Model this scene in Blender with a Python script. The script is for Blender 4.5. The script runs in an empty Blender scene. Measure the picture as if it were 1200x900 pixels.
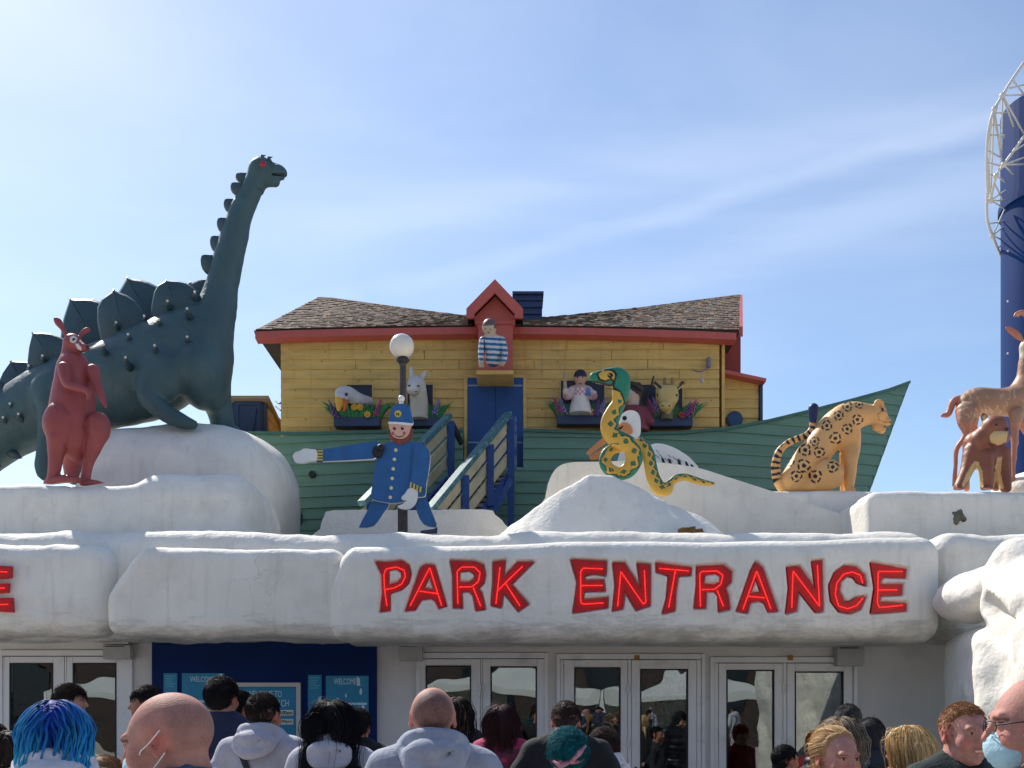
EXPOSURE = 1.06
SUN = (37, 47); SUN_E = 2.8; SKY = 0.08
CLOUD = 0.2; CLOUD_COL = (7.0, 7.4, 8.3, 1.0)
NEON = 0.65; GLASS_REFL = 0.11
import bpy, bmesh, math, random
import numpy as np
from mathutils import Vector, Matrix, noise
from mathutils.geometry import tessellate_polygon
R = math.radians
rnd = random.Random(7)
SC = bpy.context.scene
COL = SC.collection
CAMZ, HY, F = 1.67, 832.0, 1200.0

def P(px, py, d):
    """point seen at photo pixel (px,py) standing d metres in front of the camera"""
    return Vector(((px - 600) * d / F, d, CAMZ + (HY - py) * d / F))
def PX(px, d): return (px - 600) * d / F
def PZ(py, d): return CAMZ + (HY - py) * d / F

def lin(c):
    out = []
    for v in c[:3]:
        v = v / 255.0
        out.append(v / 12.92 if v <= 0.04045 else ((v + 0.055) / 1.055) ** 2.4)
    return tuple(out) + (1.0,)

# ------------------------------------------------------------------ materials
MATS = {}
def mat(name, col=None, rough=0.6, var=0.12, vscale=6.0, bump=0.0, bscale=40.0, dirt=0.0, dcol=(60, 50, 40), dscale=3.0,
        metal=0.0, spec=0.5, emit=0.0, paint=False, coat=0.0, sheen=0.0, stretch=(1, 1, 1), sss=0.0, dlo=0.55, dhi=0.75, drip=0.0, speck=0.0):
    if name in MATS: return MATS[name]
    m = bpy.data.materials.new(name); m.use_nodes = True
    nt = m.node_tree; N = nt.nodes; L = nt.links
    bs = N['Principled BSDF']
    tc = N.new('ShaderNodeTexCoord'); mp = N.new('ShaderNodeMapping')
    mp.inputs['Scale'].default_value = stretch
    L.new(tc.outputs['Object'], mp.inputs['Vector'])
    if paint:
        at = N.new('ShaderNodeAttribute'); at.attribute_name = 'paint'; csock = at.outputs['Color']
    else:
        rgb = N.new('ShaderNodeRGB'); rgb.outputs[0].default_value = lin(col); csock = rgb.outputs[0]
    if var > 0:
        nz = N.new('ShaderNodeTexNoise'); nz.inputs['Scale'].default_value = vscale; nz.inputs['Detail'].default_value = 6
        L.new(mp.outputs[0], nz.inputs['Vector'])
        mr = N.new('ShaderNodeMapRange'); mr.inputs[1].default_value = 0.3; mr.inputs[2].default_value = 0.7
        mr.inputs[3].default_value = 1 - var; mr.inputs[4].default_value = 1 + var
        L.new(nz.outputs[0], mr.inputs[0])
        vm = N.new('ShaderNodeVectorMath'); vm.operation = 'SCALE'
        L.new(csock, vm.inputs[0]); L.new(mr.outputs[0], vm.inputs['Scale']); csock = vm.outputs[0]
    if dirt > 0:
        n2 = N.new('ShaderNodeTexNoise'); n2.inputs['Scale'].default_value = dscale; n2.inputs['Detail'].default_value = 9
        n2.inputs['Roughness'].default_value = 0.65
        L.new(mp.outputs[0], n2.inputs['Vector'])
        m2 = N.new('ShaderNodeMapRange'); m2.inputs[1].default_value = dlo; m2.inputs[2].default_value = dhi
        m2.inputs[3].default_value = 0; m2.inputs[4].default_value = dirt
        L.new(n2.outputs[0], m2.inputs[0])
        mx = N.new('ShaderNodeMix'); mx.data_type = 'RGBA'
        L.new(m2.outputs[0], mx.inputs[0]); L.new(csock, mx.inputs[6]); mx.inputs[7].default_value = lin(dcol)
        csock = mx.outputs[2]
    if drip > 0:                                   # rain streaks running down the face
        m3 = N.new('ShaderNodeMapping'); m3.inputs['Scale'].default_value = (7, 7, .55); L.new(tc.outputs['Object'], m3.inputs['Vector'])
        n3 = N.new('ShaderNodeTexNoise'); n3.inputs['Scale'].default_value = 2.2; n3.inputs['Detail'].default_value = 5; L.new(m3.outputs[0], n3.inputs['Vector'])
        r3 = N.new('ShaderNodeMapRange'); r3.inputs[1].default_value = .56; r3.inputs[2].default_value = .74; r3.inputs[3].default_value = 0; r3.inputs[4].default_value = drip; L.new(n3.outputs[0], r3.inputs[0])
        x3 = N.new('ShaderNodeMix'); x3.data_type = 'RGBA'; x3.inputs[7].default_value = lin(dcol)
        L.new(r3.outputs[0], x3.inputs[0]); L.new(csock, x3.inputs[6]); csock = x3.outputs[2]
    if speck > 0:                                  # fine grain
        n4 = N.new('ShaderNodeTexNoise'); n4.inputs['Scale'].default_value = 420; n4.inputs['Detail'].default_value = 2; L.new(tc.outputs['Object'], n4.inputs['Vector'])
        r4 = N.new('ShaderNodeMapRange'); r4.inputs[1].default_value = .35; r4.inputs[2].default_value = .65; r4.inputs[3].default_value = 1 - speck; r4.inputs[4].default_value = 1 + speck; L.new(n4.outputs[0], r4.inputs[0])
        v4 = N.new('ShaderNodeVectorMath'); v4.operation = 'SCALE'; L.new(csock, v4.inputs[0]); L.new(r4.outputs[0], v4.inputs['Scale']); csock = v4.outputs[0]
    L.new(csock, bs.inputs['Base Color'])
    bs.inputs['Roughness'].default_value = rough
    bs.inputs['Metallic'].default_value = metal
    bs.inputs['Specular IOR Level'].default_value = spec
    bs.inputs['Coat Weight'].default_value = coat
    bs.inputs['Sheen Weight'].default_value = sheen
    if sss > 0:
        bs.inputs['Subsurface Weight'].default_value = sss
        bs.inputs['Subsurface Radius'].default_value = (0.9, 0.3, 0.15)
        bs.inputs['Subsurface Scale'].default_value = 0.012
    if emit > 0:
        L.new(csock, bs.inputs['Emission Color']); bs.inputs['Emission Strength'].default_value = emit
    if bump > 0:
        nb = N.new('ShaderNodeTexNoise'); nb.inputs['Scale'].default_value = bscale; nb.inputs['Detail'].default_value = 8
        L.new(mp.outputs[0], nb.inputs['Vector'])
        bp = N.new('ShaderNodeBump'); bp.inputs['Strength'].default_value = bump; bp.inputs['Distance'].default_value = 0.02
        L.new(nb.outputs[0], bp.inputs['Height']); L.new(bp.outputs[0], bs.inputs['Normal'])
    MATS[name] = m
    return m

# ------------------------------------------------------------------ objects
def thing(name, label, cat, loc=(0, 0, 0), group=None):
    o = bpy.data.objects.new(name, None); COL.objects.link(o)
    o.location = loc; o.empty_display_size = 0.2
    o['label'] = label; o['category'] = cat
    if group: o['group'] = group
    return o
def tag(o, label, cat, group=None):
    o['label'] = label; o['category'] = cat
    if group: o['group'] = group
    return o
def wloc(o):
    v = Vector((0, 0, 0))
    while o is not None:
        v = v + o.location; o = o.parent
    return v

def link(name, verts, faces, m, parent=None, smooth=False, loc=None, paint=None, mi=None, bevel=0.0, auto=None, bseg=2):
    """verts are world coordinates; parent has no rotation"""
    me = bpy.data.meshes.new(name)
    off = np.array(wloc(parent) if parent is not None else (loc if loc is not None else (0, 0, 0)), dtype=np.float64)
    V = np.asarray(verts, dtype=np.float64) - off
    if isinstance(faces, np.ndarray) and faces.ndim == 2:
        n, k = faces.shape
        me.vertices.add(len(V)); me.vertices.foreach_set('co', V.ravel())
        me.loops.add(n * k); me.loops.foreach_set('vertex_index', faces.ravel().astype(np.int32))
        me.polygons.add(n); me.polygons.foreach_set('loop_start', np.arange(0, n * k, k, dtype=np.int32))
        me.polygons.foreach_set('loop_total', np.full(n, k, dtype=np.int32))
        me.update(calc_edges=True)
    else:
        me.from_pydata([tuple(v) for v in V], [], [tuple(int(i) for i in f) for f in faces]); me.update()
    if isinstance(m, (list, tuple)):
        for x in m: me.materials.append(x)
        if mi is not None: me.polygons.foreach_set('material_index', np.asarray(mi, dtype=np.int32))
    elif m is not None: me.materials.append(m)
    if paint is not None:
        a = me.color_attributes.new('paint', 'FLOAT_COLOR', 'POINT')
        c = np.ones((len(V), 4), dtype=np.float32); c[:, :3] = np.asarray(paint)[:, :3]
        a.data.foreach_set('color', c.ravel())
    if smooth: me.polygons.foreach_set('use_smooth', np.ones(len(me.polygons), dtype=bool))
    me.validate()
    o = bpy.data.objects.new(name, me); COL.objects.link(o)
    if parent is not None: o.parent = parent
    elif loc is not None: o.location = loc
    if bevel > 0:
        b = o.modifiers.new('bevel', 'BEVEL'); b.width = bevel; b.segments = bseg; b.limit_method = 'ANGLE'; b.angle_limit = R(40)
    return o

class MB:
    def __init__(s): s.v = []; s.f = []; s.c = []; s.m = []
    def add(s, vs, fs, col=None, mi=0):
        b = len(s.v); s.v += [tuple(x) for x in vs]
        for f in fs: s.f.append(tuple(i + b for i in f)); s.m.append(mi)
        s.c += [col if col is not None else (1, 1, 1)] * len(vs)
        return s
    def box(s, x0, x1, y0, y1, z0, z1, col=None, mi=0):
        vs = [(x0, y0, z0), (x1, y0, z0), (x1, y1, z0), (x0, y1, z0), (x0, y0, z1), (x1, y0, z1), (x1, y1, z1), (x0, y1, z1)]
        fs = [(0, 3, 2, 1), (4, 5, 6, 7), (0, 1, 5, 4), (1, 2, 6, 5), (2, 3, 7, 6), (3, 0, 4, 7)]
        return s.add(vs, fs, col, mi)
    def hexa(s, vs, col=None, mi=0):
        return s.add(vs, [(0, 3, 2, 1), (4, 5, 6, 7), (0, 1, 5, 4), (1, 2, 6, 5), (2, 3, 7, 6), (3, 0, 4, 7)], col, mi)
    def beam(s, a, b, w, h, up=(0, 0, 1), col=None, mi=0):
        a = Vector(a); b = Vector(b); d = (b - a).normalized(); u = Vector(up)
        side = d.cross(u)
        if side.length < 1e-5: side = d.cross(Vector((0, 1, 0)))
        side.normalize(); u = side.cross(d).normalized()
        vs = []
        for q in (a, b):
            for sx, sz in ((-1, -1), (1, -1), (1, 1), (-1, 1)): vs.append(q + side * sx * w / 2 + u * sz * h / 2)
        return s.add(vs, [(0, 1, 2, 3), (7, 6, 5, 4), (0, 4, 5, 1), (1, 5, 6, 2), (2, 6, 7, 3), (3, 7, 4, 0)], col, mi)
    def tube(s, pts, rad, n=8, cap=True, col=None, mi=0):
        pts = [Vector(p) for p in pts]
        rr = rad if hasattr(rad, '__len__') else [rad] * len(pts)
        vs = []; up = None
        for i, p in enumerate(pts):
            a = pts[max(i - 1, 0)]; b = pts[min(i + 1, len(pts) - 1)]
            d = (b - a)
            if d.length < 1e-9: d = Vector((0, 0, 1))
            d.normalize()
            if up is None:
                up = d.orthogonal().normalized()
            else:
                up = up - d * up.dot(d)
                if up.length < 1e-6: up = d.orthogonal()
                up.normalize()
            sd = d.cross(up)
            for k in range(n):
                t = 2 * math.pi * k / n
                vs.append(p + (up * math.cos(t) + sd * math.sin(t)) * rr[i])
        fs = []
        for i in range(len(pts) - 1):
            for k in range(n):
                fs.append((i * n + k, i * n + (k + 1) % n, (i + 1) * n + (k + 1) % n, (i + 1) * n + k))
        if cap:
            fs.append(tuple(reversed(range(n)))); fs.append(tuple((len(pts) - 1) * n + k for k in range(n)))
        return s.add(vs, fs, col, mi)
    def lathe(s, c, prof, n=24, col=None, mi=0):
        c = Vector(c); vs = []; fs = []
        for r, z in prof:
            for k in range(n):
                t = 2 * math.pi * k / n; vs.append(c + Vector((r * math.cos(t), r * math.sin(t), z)))
        for i in range(len(prof) - 1):
            for k in range(n): fs.append((i * n + k, i * n + (k + 1) % n, (i + 1) * n + (k + 1) % n, (i + 1) * n + k))
        fs.append(tuple(reversed(range(n)))); fs.append(tuple((len(prof) - 1) * n + k for k in range(n)))
        return s.add(vs, fs, col, mi)
    def ball(s, c, r, n=12, m=8, col=None, mi=0, sc=(1, 1, 1)):
        c = Vector(c); vs = [c + Vector((0, 0, -r * sc[2]))]; fs = []
        for i in range(1, m):
            ph = math.pi * i / m - math.pi / 2
            for k in range(n):
                t = 2 * math.pi * k / n
                vs.append(c + Vector((r * sc[0] * math.cos(ph) * math.cos(t), r * sc[1] * math.cos(ph) * math.sin(t), r * sc[2] * math.sin(ph))))
        vs.append(c + Vector((0, 0, r * sc[2]))); last = len(vs) - 1
        for k in range(n): fs.append((0, 1 + (k + 1) % n, 1 + k))
        for i in range(m - 2):
            for k in range(n):
                a = 1 + i * n; fs.append((a + k, a + (k + 1) % n, a + n + (k + 1) % n, a + n + k))
        a = 1 + (m - 2) * n
        for k in range(n): fs.append((a + k, a + (k + 1) % n, last))
        return s.add(vs, fs, col, mi)
    def build(s, name, m, parent=None, smooth=False, loc=None, bevel=0.0, paint=False, bseg=2):
        return link(name, s.v, s.f, m, parent, smooth, loc, s.c if paint else None, s.m if isinstance(m, (list, tuple)) else None, bevel, bseg=bseg)

def catmull(pts, n=6, closed=True):
    out = []; N_ = len(pts); pts = [Vector(p) for p in pts]
    for i in range(N_ if closed else N_ - 1):
        p0 = pts[(i - 1) % N_] if closed or i > 0 else pts[i]
        p1 = pts[i]; p2 = pts[(i + 1) % N_]
        p3 = pts[(i + 2) % N_] if closed or i + 2 < N_ else p2
        for k in range(n):
            t = k / n
            out.append(0.5 * ((2 * p1) + (-p0 + p2) * t + (2 * p0 - 5 * p1 + 4 * p2 - p3) * t * t + (-p0 + 3 * p1 - 3 * p2 + p3) * t ** 3))
    if not closed: out.append(pts[-1])
    return out
def area2(p): return 0.5 * sum(p[i][0] * p[(i + 1) % len(p)][1] - p[(i + 1) % len(p)][0] * p[i][1] for i in range(len(p)))

def slab_geo(outer, holes, d, t, front=True):
    """prism of a flat outline given in (x,z) world coords, front face at y=d, thickness t"""
    loops = [list(outer)] + [list(h) for h in holes]
    if area2(loops[0]) < 0: loops[0].reverse()
    for h in loops[1:]:
        if area2(h) > 0: h.reverse()
    tris = tessellate_polygon([[Vector((p[0], p[1], 0)) for p in l] for l in loops])
    flat = [p for l in loops for p in l]; n = len(flat)
    vs = [(p[0], d, p[1]) for p in flat] + [(p[0], d + t, p[1]) for p in flat]
    fs = []
    for a, b, c in tris:
        A, B, C = flat[a], flat[b], flat[c]
        cr = (B[0] - A[0]) * (C[1] - A[1]) - (B[1] - A[1]) * (C[0] - A[0])
        if cr < 0: a, c = c, a
        fs.append((a, b, c)); fs.append((c + n, b + n, a + n))
    s = 0
    for l in loops:
        k = len(l)
        for i in range(k):
            a = s + i; b = s + (i + 1) % k
            fs.append((a, a + n, b + n, b))
        s += k
    return vs, fs
def pxloop(pts, d, smooth=0):
    q = [Vector((PX(p[0], d), PZ(p[1], d))) for p in pts]
    return catmull([Vector((v.x, v.y, 0)) for v in q], smooth) if smooth else q
def cutout(name, pts, d, t, m, parent=None, smooth=0, holes=(), edge=None, loc=None, mb=None, shift=0.0):
    """board cut to an outline traced at depth d; `shift` moves it towards the viewer from d"""
    o = pxloop(pts, d, smooth); hs = [pxloop(h, d, smooth) for h in holes]
    vs, fs = slab_geo([(p[0], p[1]) for p in o], [[(p[0], p[1]) for p in h] for h in hs], d - shift, t)
    mi = [0 if len(f) == 3 else 1 for f in fs]
    if mb is not None:
        b = len(mb.v); mb.v += vs
        for f in fs: mb.f.append(tuple(i + b for i in f)); mb.m.append(0)
        mb.c += [(1, 1, 1)] * len(vs); return mb
    return link(name, vs, fs, [m, edge] if edge else m, parent, mi=mi if edge else None, loc=loc)

# ------------------------------------------------------------------ signed-distance sculpting
def rot_to(R_): return np.array(R_.to_3x3() if hasattr(R_, 'to_3x3') else R_)
class Sculpt:
    def __init__(s, ax, ay, az):
        s.ax, s.ay, s.az = [np.asarray(a, dtype=np.float32) for a in (ax, ay, az)]
        s.F = np.full((len(s.ax), len(s.ay), len(s.az)), 0.5, dtype=np.float32)
    @classmethod
    def uniform(c, lo, hi, res):
        return c(*[np.arange(lo[i], hi[i] + res, res) for i in range(3)])
    def win(s, lo, hi):
        sl = []
        for a, l, h in zip((s.ax, s.ay, s.az), lo, hi):
            i0 = max(int(np.searchsorted(a, l)) - 1, 0); i1 = min(int(np.searchsorted(a, h)) + 1, len(a))
            if i1 <= i0: return None
            sl.append(slice(i0, i1))
        X = s.ax[sl[0]][:, None, None]; Y = s.ay[sl[1]][None, :, None]; Z = s.az[sl[2]][None, None, :]
        return tuple(sl), X, Y, Z
    def comb(s, sl, d, k, op):
        A = s.F[sl]
        if op == 'add':
            if k > 0:
                h = np.clip(0.5 + 0.5 * (d - A) / k, 0, 1); A2 = d * (1 - h) + A * h - k * h * (1 - h)
            else: A2 = np.minimum(A, d)
        else:
            d = -d
            if k > 0:
                h = np.clip(0.5 - 0.5 * (d - A) / k, 0, 1); A2 = d * (1 - h) + A * h + k * h * (1 - h)
            else: A2 = np.maximum(A, d)
        s.F[sl] = A2
    def cone(s, a, b, ra, rb, k=0.02, op='add', flat=None):
        a = np.array(a, dtype=float); b = np.array(b, dtype=float); m = max(ra, rb) + k + 0.04
        if flat: m *= max(1, 1 / min(flat))
        w = s.win(np.minimum(a, b) - m, np.maximum(a, b) + m)
        if w is None: return s
        sl, X, Y, Z = w; ba = b - a; L2 = float(ba @ ba) + 1e-9
        px, py, pz = X - a[0], Y - a[1], Z - a[2]
        h = np.clip((px * ba[0] + py * ba[1] + pz * ba[2]) / L2, 0, 1)
        dx, dy, dz = px - h * ba[0], py - h * ba[1], pz - h * ba[2]
        if flat: dx, dy, dz = dx / flat[0], dy / flat[1], dz / flat[2]
        d = np.sqrt(dx * dx + dy * dy + dz * dz) - (ra + (rb - ra) * h)
        if flat: d = d * min(flat)
        s.comb(sl, d.astype(np.float32), k, op); return s
    def chain(s, pts, k=0.02, op='add', flat=None):
        A = np.array([p[:4] for p in pts], dtype=float)
        if len(A) > 2:                                   # smooth the run through its points
            E_ = np.vstack([2 * A[0] - A[1], A, 2 * A[-1] - A[-2]]); out = []
            for i in range(1, len(E_) - 2):
                p0, p1, p2, p3 = E_[i - 1], E_[i], E_[i + 1], E_[i + 2]
                for t in (0, .25, .5, .75):
                    out.append(.5 * (2 * p1 + (p2 - p0) * t + (2 * p0 - 5 * p1 + 4 * p2 - p3) * t * t + (3 * p1 - p0 - 3 * p2 + p3) * t ** 3))
            out.append(A[-1]); A = np.array(out); A[:, 3] = np.maximum(A[:, 3], .001)
        m = A[:, 3].max() + k + .04
        if flat: m *= max(1, 1 / min(flat))
        w = s.win(A[:, :3].min(0) - m, A[:, :3].max(0) + m)
        if w is None: return s
        sl, X, Y, Z = w; D = None
        for a, b in zip(A[:-1], A[1:]):
            ba = b[:3] - a[:3]; L2 = float(ba @ ba) + 1e-9
            px, py, pz = X - a[0], Y - a[1], Z - a[2]
            h = np.clip((px * ba[0] + py * ba[1] + pz * ba[2]) / L2, 0, 1)
            dx, dy, dz = px - h * ba[0], py - h * ba[1], pz - h * ba[2]
            if flat: dx, dy, dz = dx / flat[0], dy / flat[1], dz / flat[2]
            d = np.sqrt(dx * dx + dy * dy + dz * dz) - (a[3] + (b[3] - a[3]) * h)
            D = d if D is None else np.minimum(D, d)
        if flat: D = D * min(flat)
        s.comb(sl, D.astype(np.float32), k, op); return s
    def ell(s, c, r, k=0.02, op='add', M=None):
        c = np.array(c, dtype=float); r = np.array(r, dtype=float)
        m = (max(r) if M is not None else r) + k + 0.04
        w = s.win(c - m, c + m)
        if w is None: return s
        sl, X, Y, Z = w; px, py, pz = X - c[0], Y - c[1], Z - c[2]
        if M is not None:
            T = rot_to(M).T
            px, py, pz = (T[0][0] * px + T[0][1] * py + T[0][2] * pz, T[1][0] * px + T[1][1] * py + T[1][2] * pz, T[2][0] * px + T[2][1] * py + T[2][2] * pz)
        k0 = np.sqrt((px / r[0]) ** 2 + (py / r[1]) ** 2 + (pz / r[2]) ** 2) + 1e-6
        k1 = np.sqrt((px / r[0] ** 2) ** 2 + (py / r[1] ** 2) ** 2 + (pz / r[2] ** 2) ** 2) + 1e-6
        s.comb(sl, (k0 * (k0 - 1) / k1).astype(np.float32), k, op); return s
    def box(s, c, h, r=0.02, k=0.02, op='add', M=None):
        c = np.array(c, dtype=float); h = np.array(h, dtype=float)
        m = (np.linalg.norm(h) if M is not None else h) + k + 0.04
        w = s.win(c - m, c + m)
        if w is None: return s
        sl, X, Y, Z = w; px, py, pz = X - c[0], Y - c[1], Z - c[2]
        if M is not None:
            T = rot_to(M).T
            px, py, pz = (T[0][0] * px + T[0][1] * py + T[0][2] * pz, T[1][0] * px + T[1][1] * py + T[1][2] * pz, T[2][0] * px + T[2][1] * py + T[2][2] * pz)
        qx, qy, qz = np.abs(px) - h[0] + r, np.abs(py) - h[1] + r, np.abs(pz) - h[2] + r
        d = np.sqrt(np.maximum(qx, 0) ** 2 + np.maximum(qy, 0) ** 2 + np.maximum(qz, 0) ** 2) + np.minimum(np.maximum(np.maximum(qx, qy), qz), 0) - r
        s.comb(sl, (d + 0 * X + 0 * Y + 0 * Z).astype(np.float32), k, op); return s
    def half(s, p, n, k=0.0):
        """keep only the side the normal points away from"""
        n = np.array(n, dtype=float); n /= np.linalg.norm(n)
        d = (s.ax[:, None, None] - p[0]) * n[0] + (s.ay[None, :, None] - p[1]) * n[1] + (s.az[None, None, :] - p[2]) * n[2]
        sl = (slice(None),) * 3
        s.comb(sl, (-d).astype(np.float32), k, 'sub'); return s
    def mesh(s):
        F_ = s.F.copy(); F_[0] = F_[-1] = 0.5; F_[:, 0] = F_[:, -1] = 0.5; F_[:, :, 0] = F_[:, :, -1] = 0.5
        S = F_ < 0; nx, ny, nz = S.shape
        cnt = np.zeros((nx - 1, ny - 1, nz - 1), dtype=np.int8)
        for i in (0, 1):
            for j in (0, 1):
                for k in (0, 1): cnt += S[i:nx - 1 + i, j:ny - 1 + j, k:nz - 1 + k]
        act = (cnt > 0) & (cnt < 8)
        I, J, K = np.nonzero(act); n = len(I)
        idx = np.full(act.shape, -1, dtype=np.int64); idx[I, J, K] = np.arange(n)
        acc = np.zeros((n, 3)); w = np.zeros(n)
        for ax_ in range(3):
            o1, o2 = [a for a in range(3) if a != ax_]
            for u in (0, 1):
                for v in (0, 1):
                    c = [0, 0, 0]; c[o1] = u; c[o2] = v; e = list(c); e[ax_] = 1
                    fa = F_[I + c[0], J + c[1], K + c[2]]; fb = F_[I + e[0], J + e[1], K + e[2]]
                    m = (fa < 0) != (fb < 0)
                    t = np.where(m, fa / np.where(m, fa - fb, 1), 0)
                    pos = np.tile(np.array(c, dtype=float), (n, 1)); pos[:, ax_] += t
                    acc[m] += pos[m]; w += m
        p = acc / np.maximum(w, 1)[:, None] + np.stack([I, J, K], 1)
        V = np.stack([np.interp(p[:, a], np.arange(len(A)), A) for a, A in enumerate((s.ax, s.ay, s.az))], 1)
        Q = []
        sh = ((0, 1, 2), (1, 2, 0), (2, 0, 1))
        for d0, d1, d2 in sh:
            a = [slice(1, -1)] * 3; b = [slice(1, -1)] * 3
            a[d0] = slice(0, -1); b[d0] = slice(1, None)
            s0 = S[tuple(a)]; s1 = S[tuple(b)]; m = s0 != s1
            ii = list(np.nonzero(m)); fl = s0[m]
            ii[d1] = ii[d1] + 1; ii[d2] = ii[d2] + 1
            def cell(e1, e2):
                q = [ii[0], ii[1], ii[2]]; q[d1] = q[d1] + e1; q[d2] = q[d2] + e2
                return idx[q[0], q[1], q[2]]
            q = np.stack([cell(-1, -1), cell(0, -1), cell(0, 0), cell(-1, 0)], 1)
            q[~fl] = q[~fl][:, ::-1]
            Q.append(q)
        Q = np.concatenate(Q); Q = Q[(Q >= 0).all(1)]
        return V, Q

def vnormals(V, Q):
    n = np.zeros_like(V)
    fn = np.cross(V[Q[:, 2]] - V[Q[:, 0]], V[Q[:, 3]] - V[Q[:, 1]])
    for k in range(4): np.add.at(n, Q[:, k], fn)
    return n / (np.linalg.norm(n, axis=1)[:, None] + 1e-12)
def nz3(V, sc, seed=0.0, octv=3):
    out = np.empty(len(V))
    for i, v in enumerate(V):
        out[i] = noise.fractal(Vector((v[0] * sc + seed, v[1] * sc, v[2] * sc)), 1.0, 2.0, octv)
    return out
def roughen(V, Q, amp, sc, seed=0.0, octv=3):
    return V + vnormals(V, Q) * (nz3(V, sc, seed, octv) * amp)[:, None]
# ------------------------------------------------------------------ render, camera, light
SC.render.engine = 'CYCLES'
SC.cycles.max_bounces = 6; SC.cycles.transparent_max_bounces = 12
SC.cycles.use_denoising = True
try: SC.cycles.denoiser = 'OPENIMAGEDENOISE'
except Exception: pass
SC.view_settings.view_transform = 'Standard'; SC.view_settings.look = 'None'
SC.view_settings.exposure = EXPOSURE; SC.view_settings.gamma = 1.0
cd = bpy.data.cameras.new('camera'); cam = bpy.data.objects.new('camera', cd); COL.objects.link(cam)
cam.location = (0, 0, CAMZ); cam.rotation_euler = (R(90), 0, 0)
cd.sensor_width = 36; cd.lens = 36; cd.shift_y = (HY - 450) / 1200.0; cd.clip_start = 0.05; cd.clip_end = 5000
SC.camera = cam

SUN_AZ, SUN_EL = SUN            # azimuth measured from straight ahead towards the left, elevation
sd = Vector((-math.sin(R(SUN_AZ)) * math.cos(R(SUN_EL)), math.cos(R(SUN_AZ)) * math.cos(R(SUN_EL)), math.sin(R(SUN_EL))))
ld = bpy.data.lights.new('sun', 'SUN'); ld.energy = SUN_E; ld.angle = R(0.5); ld.color = (1.0, 0.95, 0.86)
lo = bpy.data.objects.new('sun', ld); COL.objects.link(lo); lo.location = (-20, 20, 40)
lo.rotation_euler = (-sd).to_track_quat('-Z', 'Y').to_euler()
W = bpy.data.worlds.new('World'); SC.world = W; W.use_nodes = True
nt = W.node_tree; N = nt.nodes; L = nt.links; bg = N['Background']
sky = N.new('ShaderNodeTexSky'); sky.sky_type = 'NISHITA'; sky.sun_disc = False
sky.sun_elevation = R(SUN_EL); sky.sun_rotation = R(-SUN_AZ); sky.air_density = 1.0; sky.dust_density = 0.5; sky.ozone_density = 2.3
tc = N.new('ShaderNodeTexCoord'); mp = N.new('ShaderNodeMapping')
mp.inputs['Scale'].default_value = (0.7, 1.2, 3.2); mp.inputs['Rotation'].default_value = (0, R(17), 0)
L.new(tc.outputs['Generated'], mp.inputs['Vector'])
nz = N.new('ShaderNodeTexNoise'); nz.inputs['Scale'].default_value = 2.3; nz.inputs['Detail'].default_value = 9; nz.inputs['Roughness'].default_value = 0.55
nz.inputs['Distortion'].default_value = 0.4
L.new(mp.outputs[0], nz.inputs['Vector'])
mr = N.new('ShaderNodeMapRange'); mr.inputs[1].default_value = 0.42; mr.inputs[2].default_value = 0.78; mr.inputs[3].default_value = 0; mr.inputs[4].default_value = CLOUD
L.new(nz.outputs[0], mr.inputs[0])
mx = N.new('ShaderNodeMix'); mx.data_type = 'RGBA'; mx.inputs[7].default_value = CLOUD_COL
L.new(mr.outputs[0], mx.inputs[0]); L.new(sky.outputs[0], mx.inputs[6])
csk = mx.outputs[2]
for (ax_, ay_, bx_, by_, wd, am, sd_) in ((470, 332, 1150, 146, .014, .12, 1.0), (620, 372, 1190, 205, .03, .09, 5.0), (60, 330, 420, 262, .03, .1, 9.0)):   # thin diagonal streaks of cirrus
    da = Vector(((ax_ - 600) / F, 1, (HY - ay_) / F)); db = Vector(((bx_ - 600) / F, 1, (HY - by_) / F)); nn_ = da.cross(db).normalized()
    dp = N.new('ShaderNodeVectorMath'); dp.operation = 'DOT_PRODUCT'; dp.inputs[1].default_value = nn_; L.new(tc.outputs['Generated'], dp.inputs[0])
    n5 = N.new('ShaderNodeTexNoise'); n5.inputs['Scale'].default_value = 5; n5.inputs['Detail'].default_value = 8; n5.noise_dimensions = '4D'; n5.inputs['W'].default_value = sd_; L.new(tc.outputs['Generated'], n5.inputs['Vector'])
    o5 = N.new('ShaderNodeMath'); o5.operation = 'MULTIPLY_ADD'; o5.inputs[1].default_value = .05; o5.inputs[2].default_value = -.025; L.new(n5.outputs[0], o5.inputs[0])
    a5 = N.new('ShaderNodeMath'); a5.operation = 'ADD'; L.new(dp.outputs['Value'], a5.inputs[0]); L.new(o5.outputs[0], a5.inputs[1])
    b5 = N.new('ShaderNodeMath'); b5.operation = 'ABSOLUTE'; L.new(a5.outputs[0], b5.inputs[0])
    r5 = N.new('ShaderNodeMapRange'); r5.interpolation_type = 'SMOOTHSTEP'; r5.inputs[1].default_value = wd; r5.inputs[2].default_value = 0; r5.inputs[3].default_value = 0; r5.inputs[4].default_value = am; L.new(b5.outputs[0], r5.inputs[0])
    c5 = N.new('ShaderNodeMath'); c5.operation = 'MULTIPLY'; L.new(r5.outputs[0], c5.inputs[0])
    k5 = N.new('ShaderNodeMapRange'); k5.inputs[1].default_value = .38; k5.inputs[2].default_value = .62; L.new(nz.outputs[0], k5.inputs[0]); L.new(k5.outputs[0], c5.inputs[1])
    x5 = N.new('ShaderNodeMix'); x5.data_type = 'RGBA'; x5.inputs[7].default_value = CLOUD_COL; L.new(c5.outputs[0], x5.inputs[0]); L.new(csk, x5.inputs[6]); csk = x5.outputs[2]
L.new(csk, bg.inputs['Color']); bg.inputs['Strength'].default_value = SKY

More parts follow.
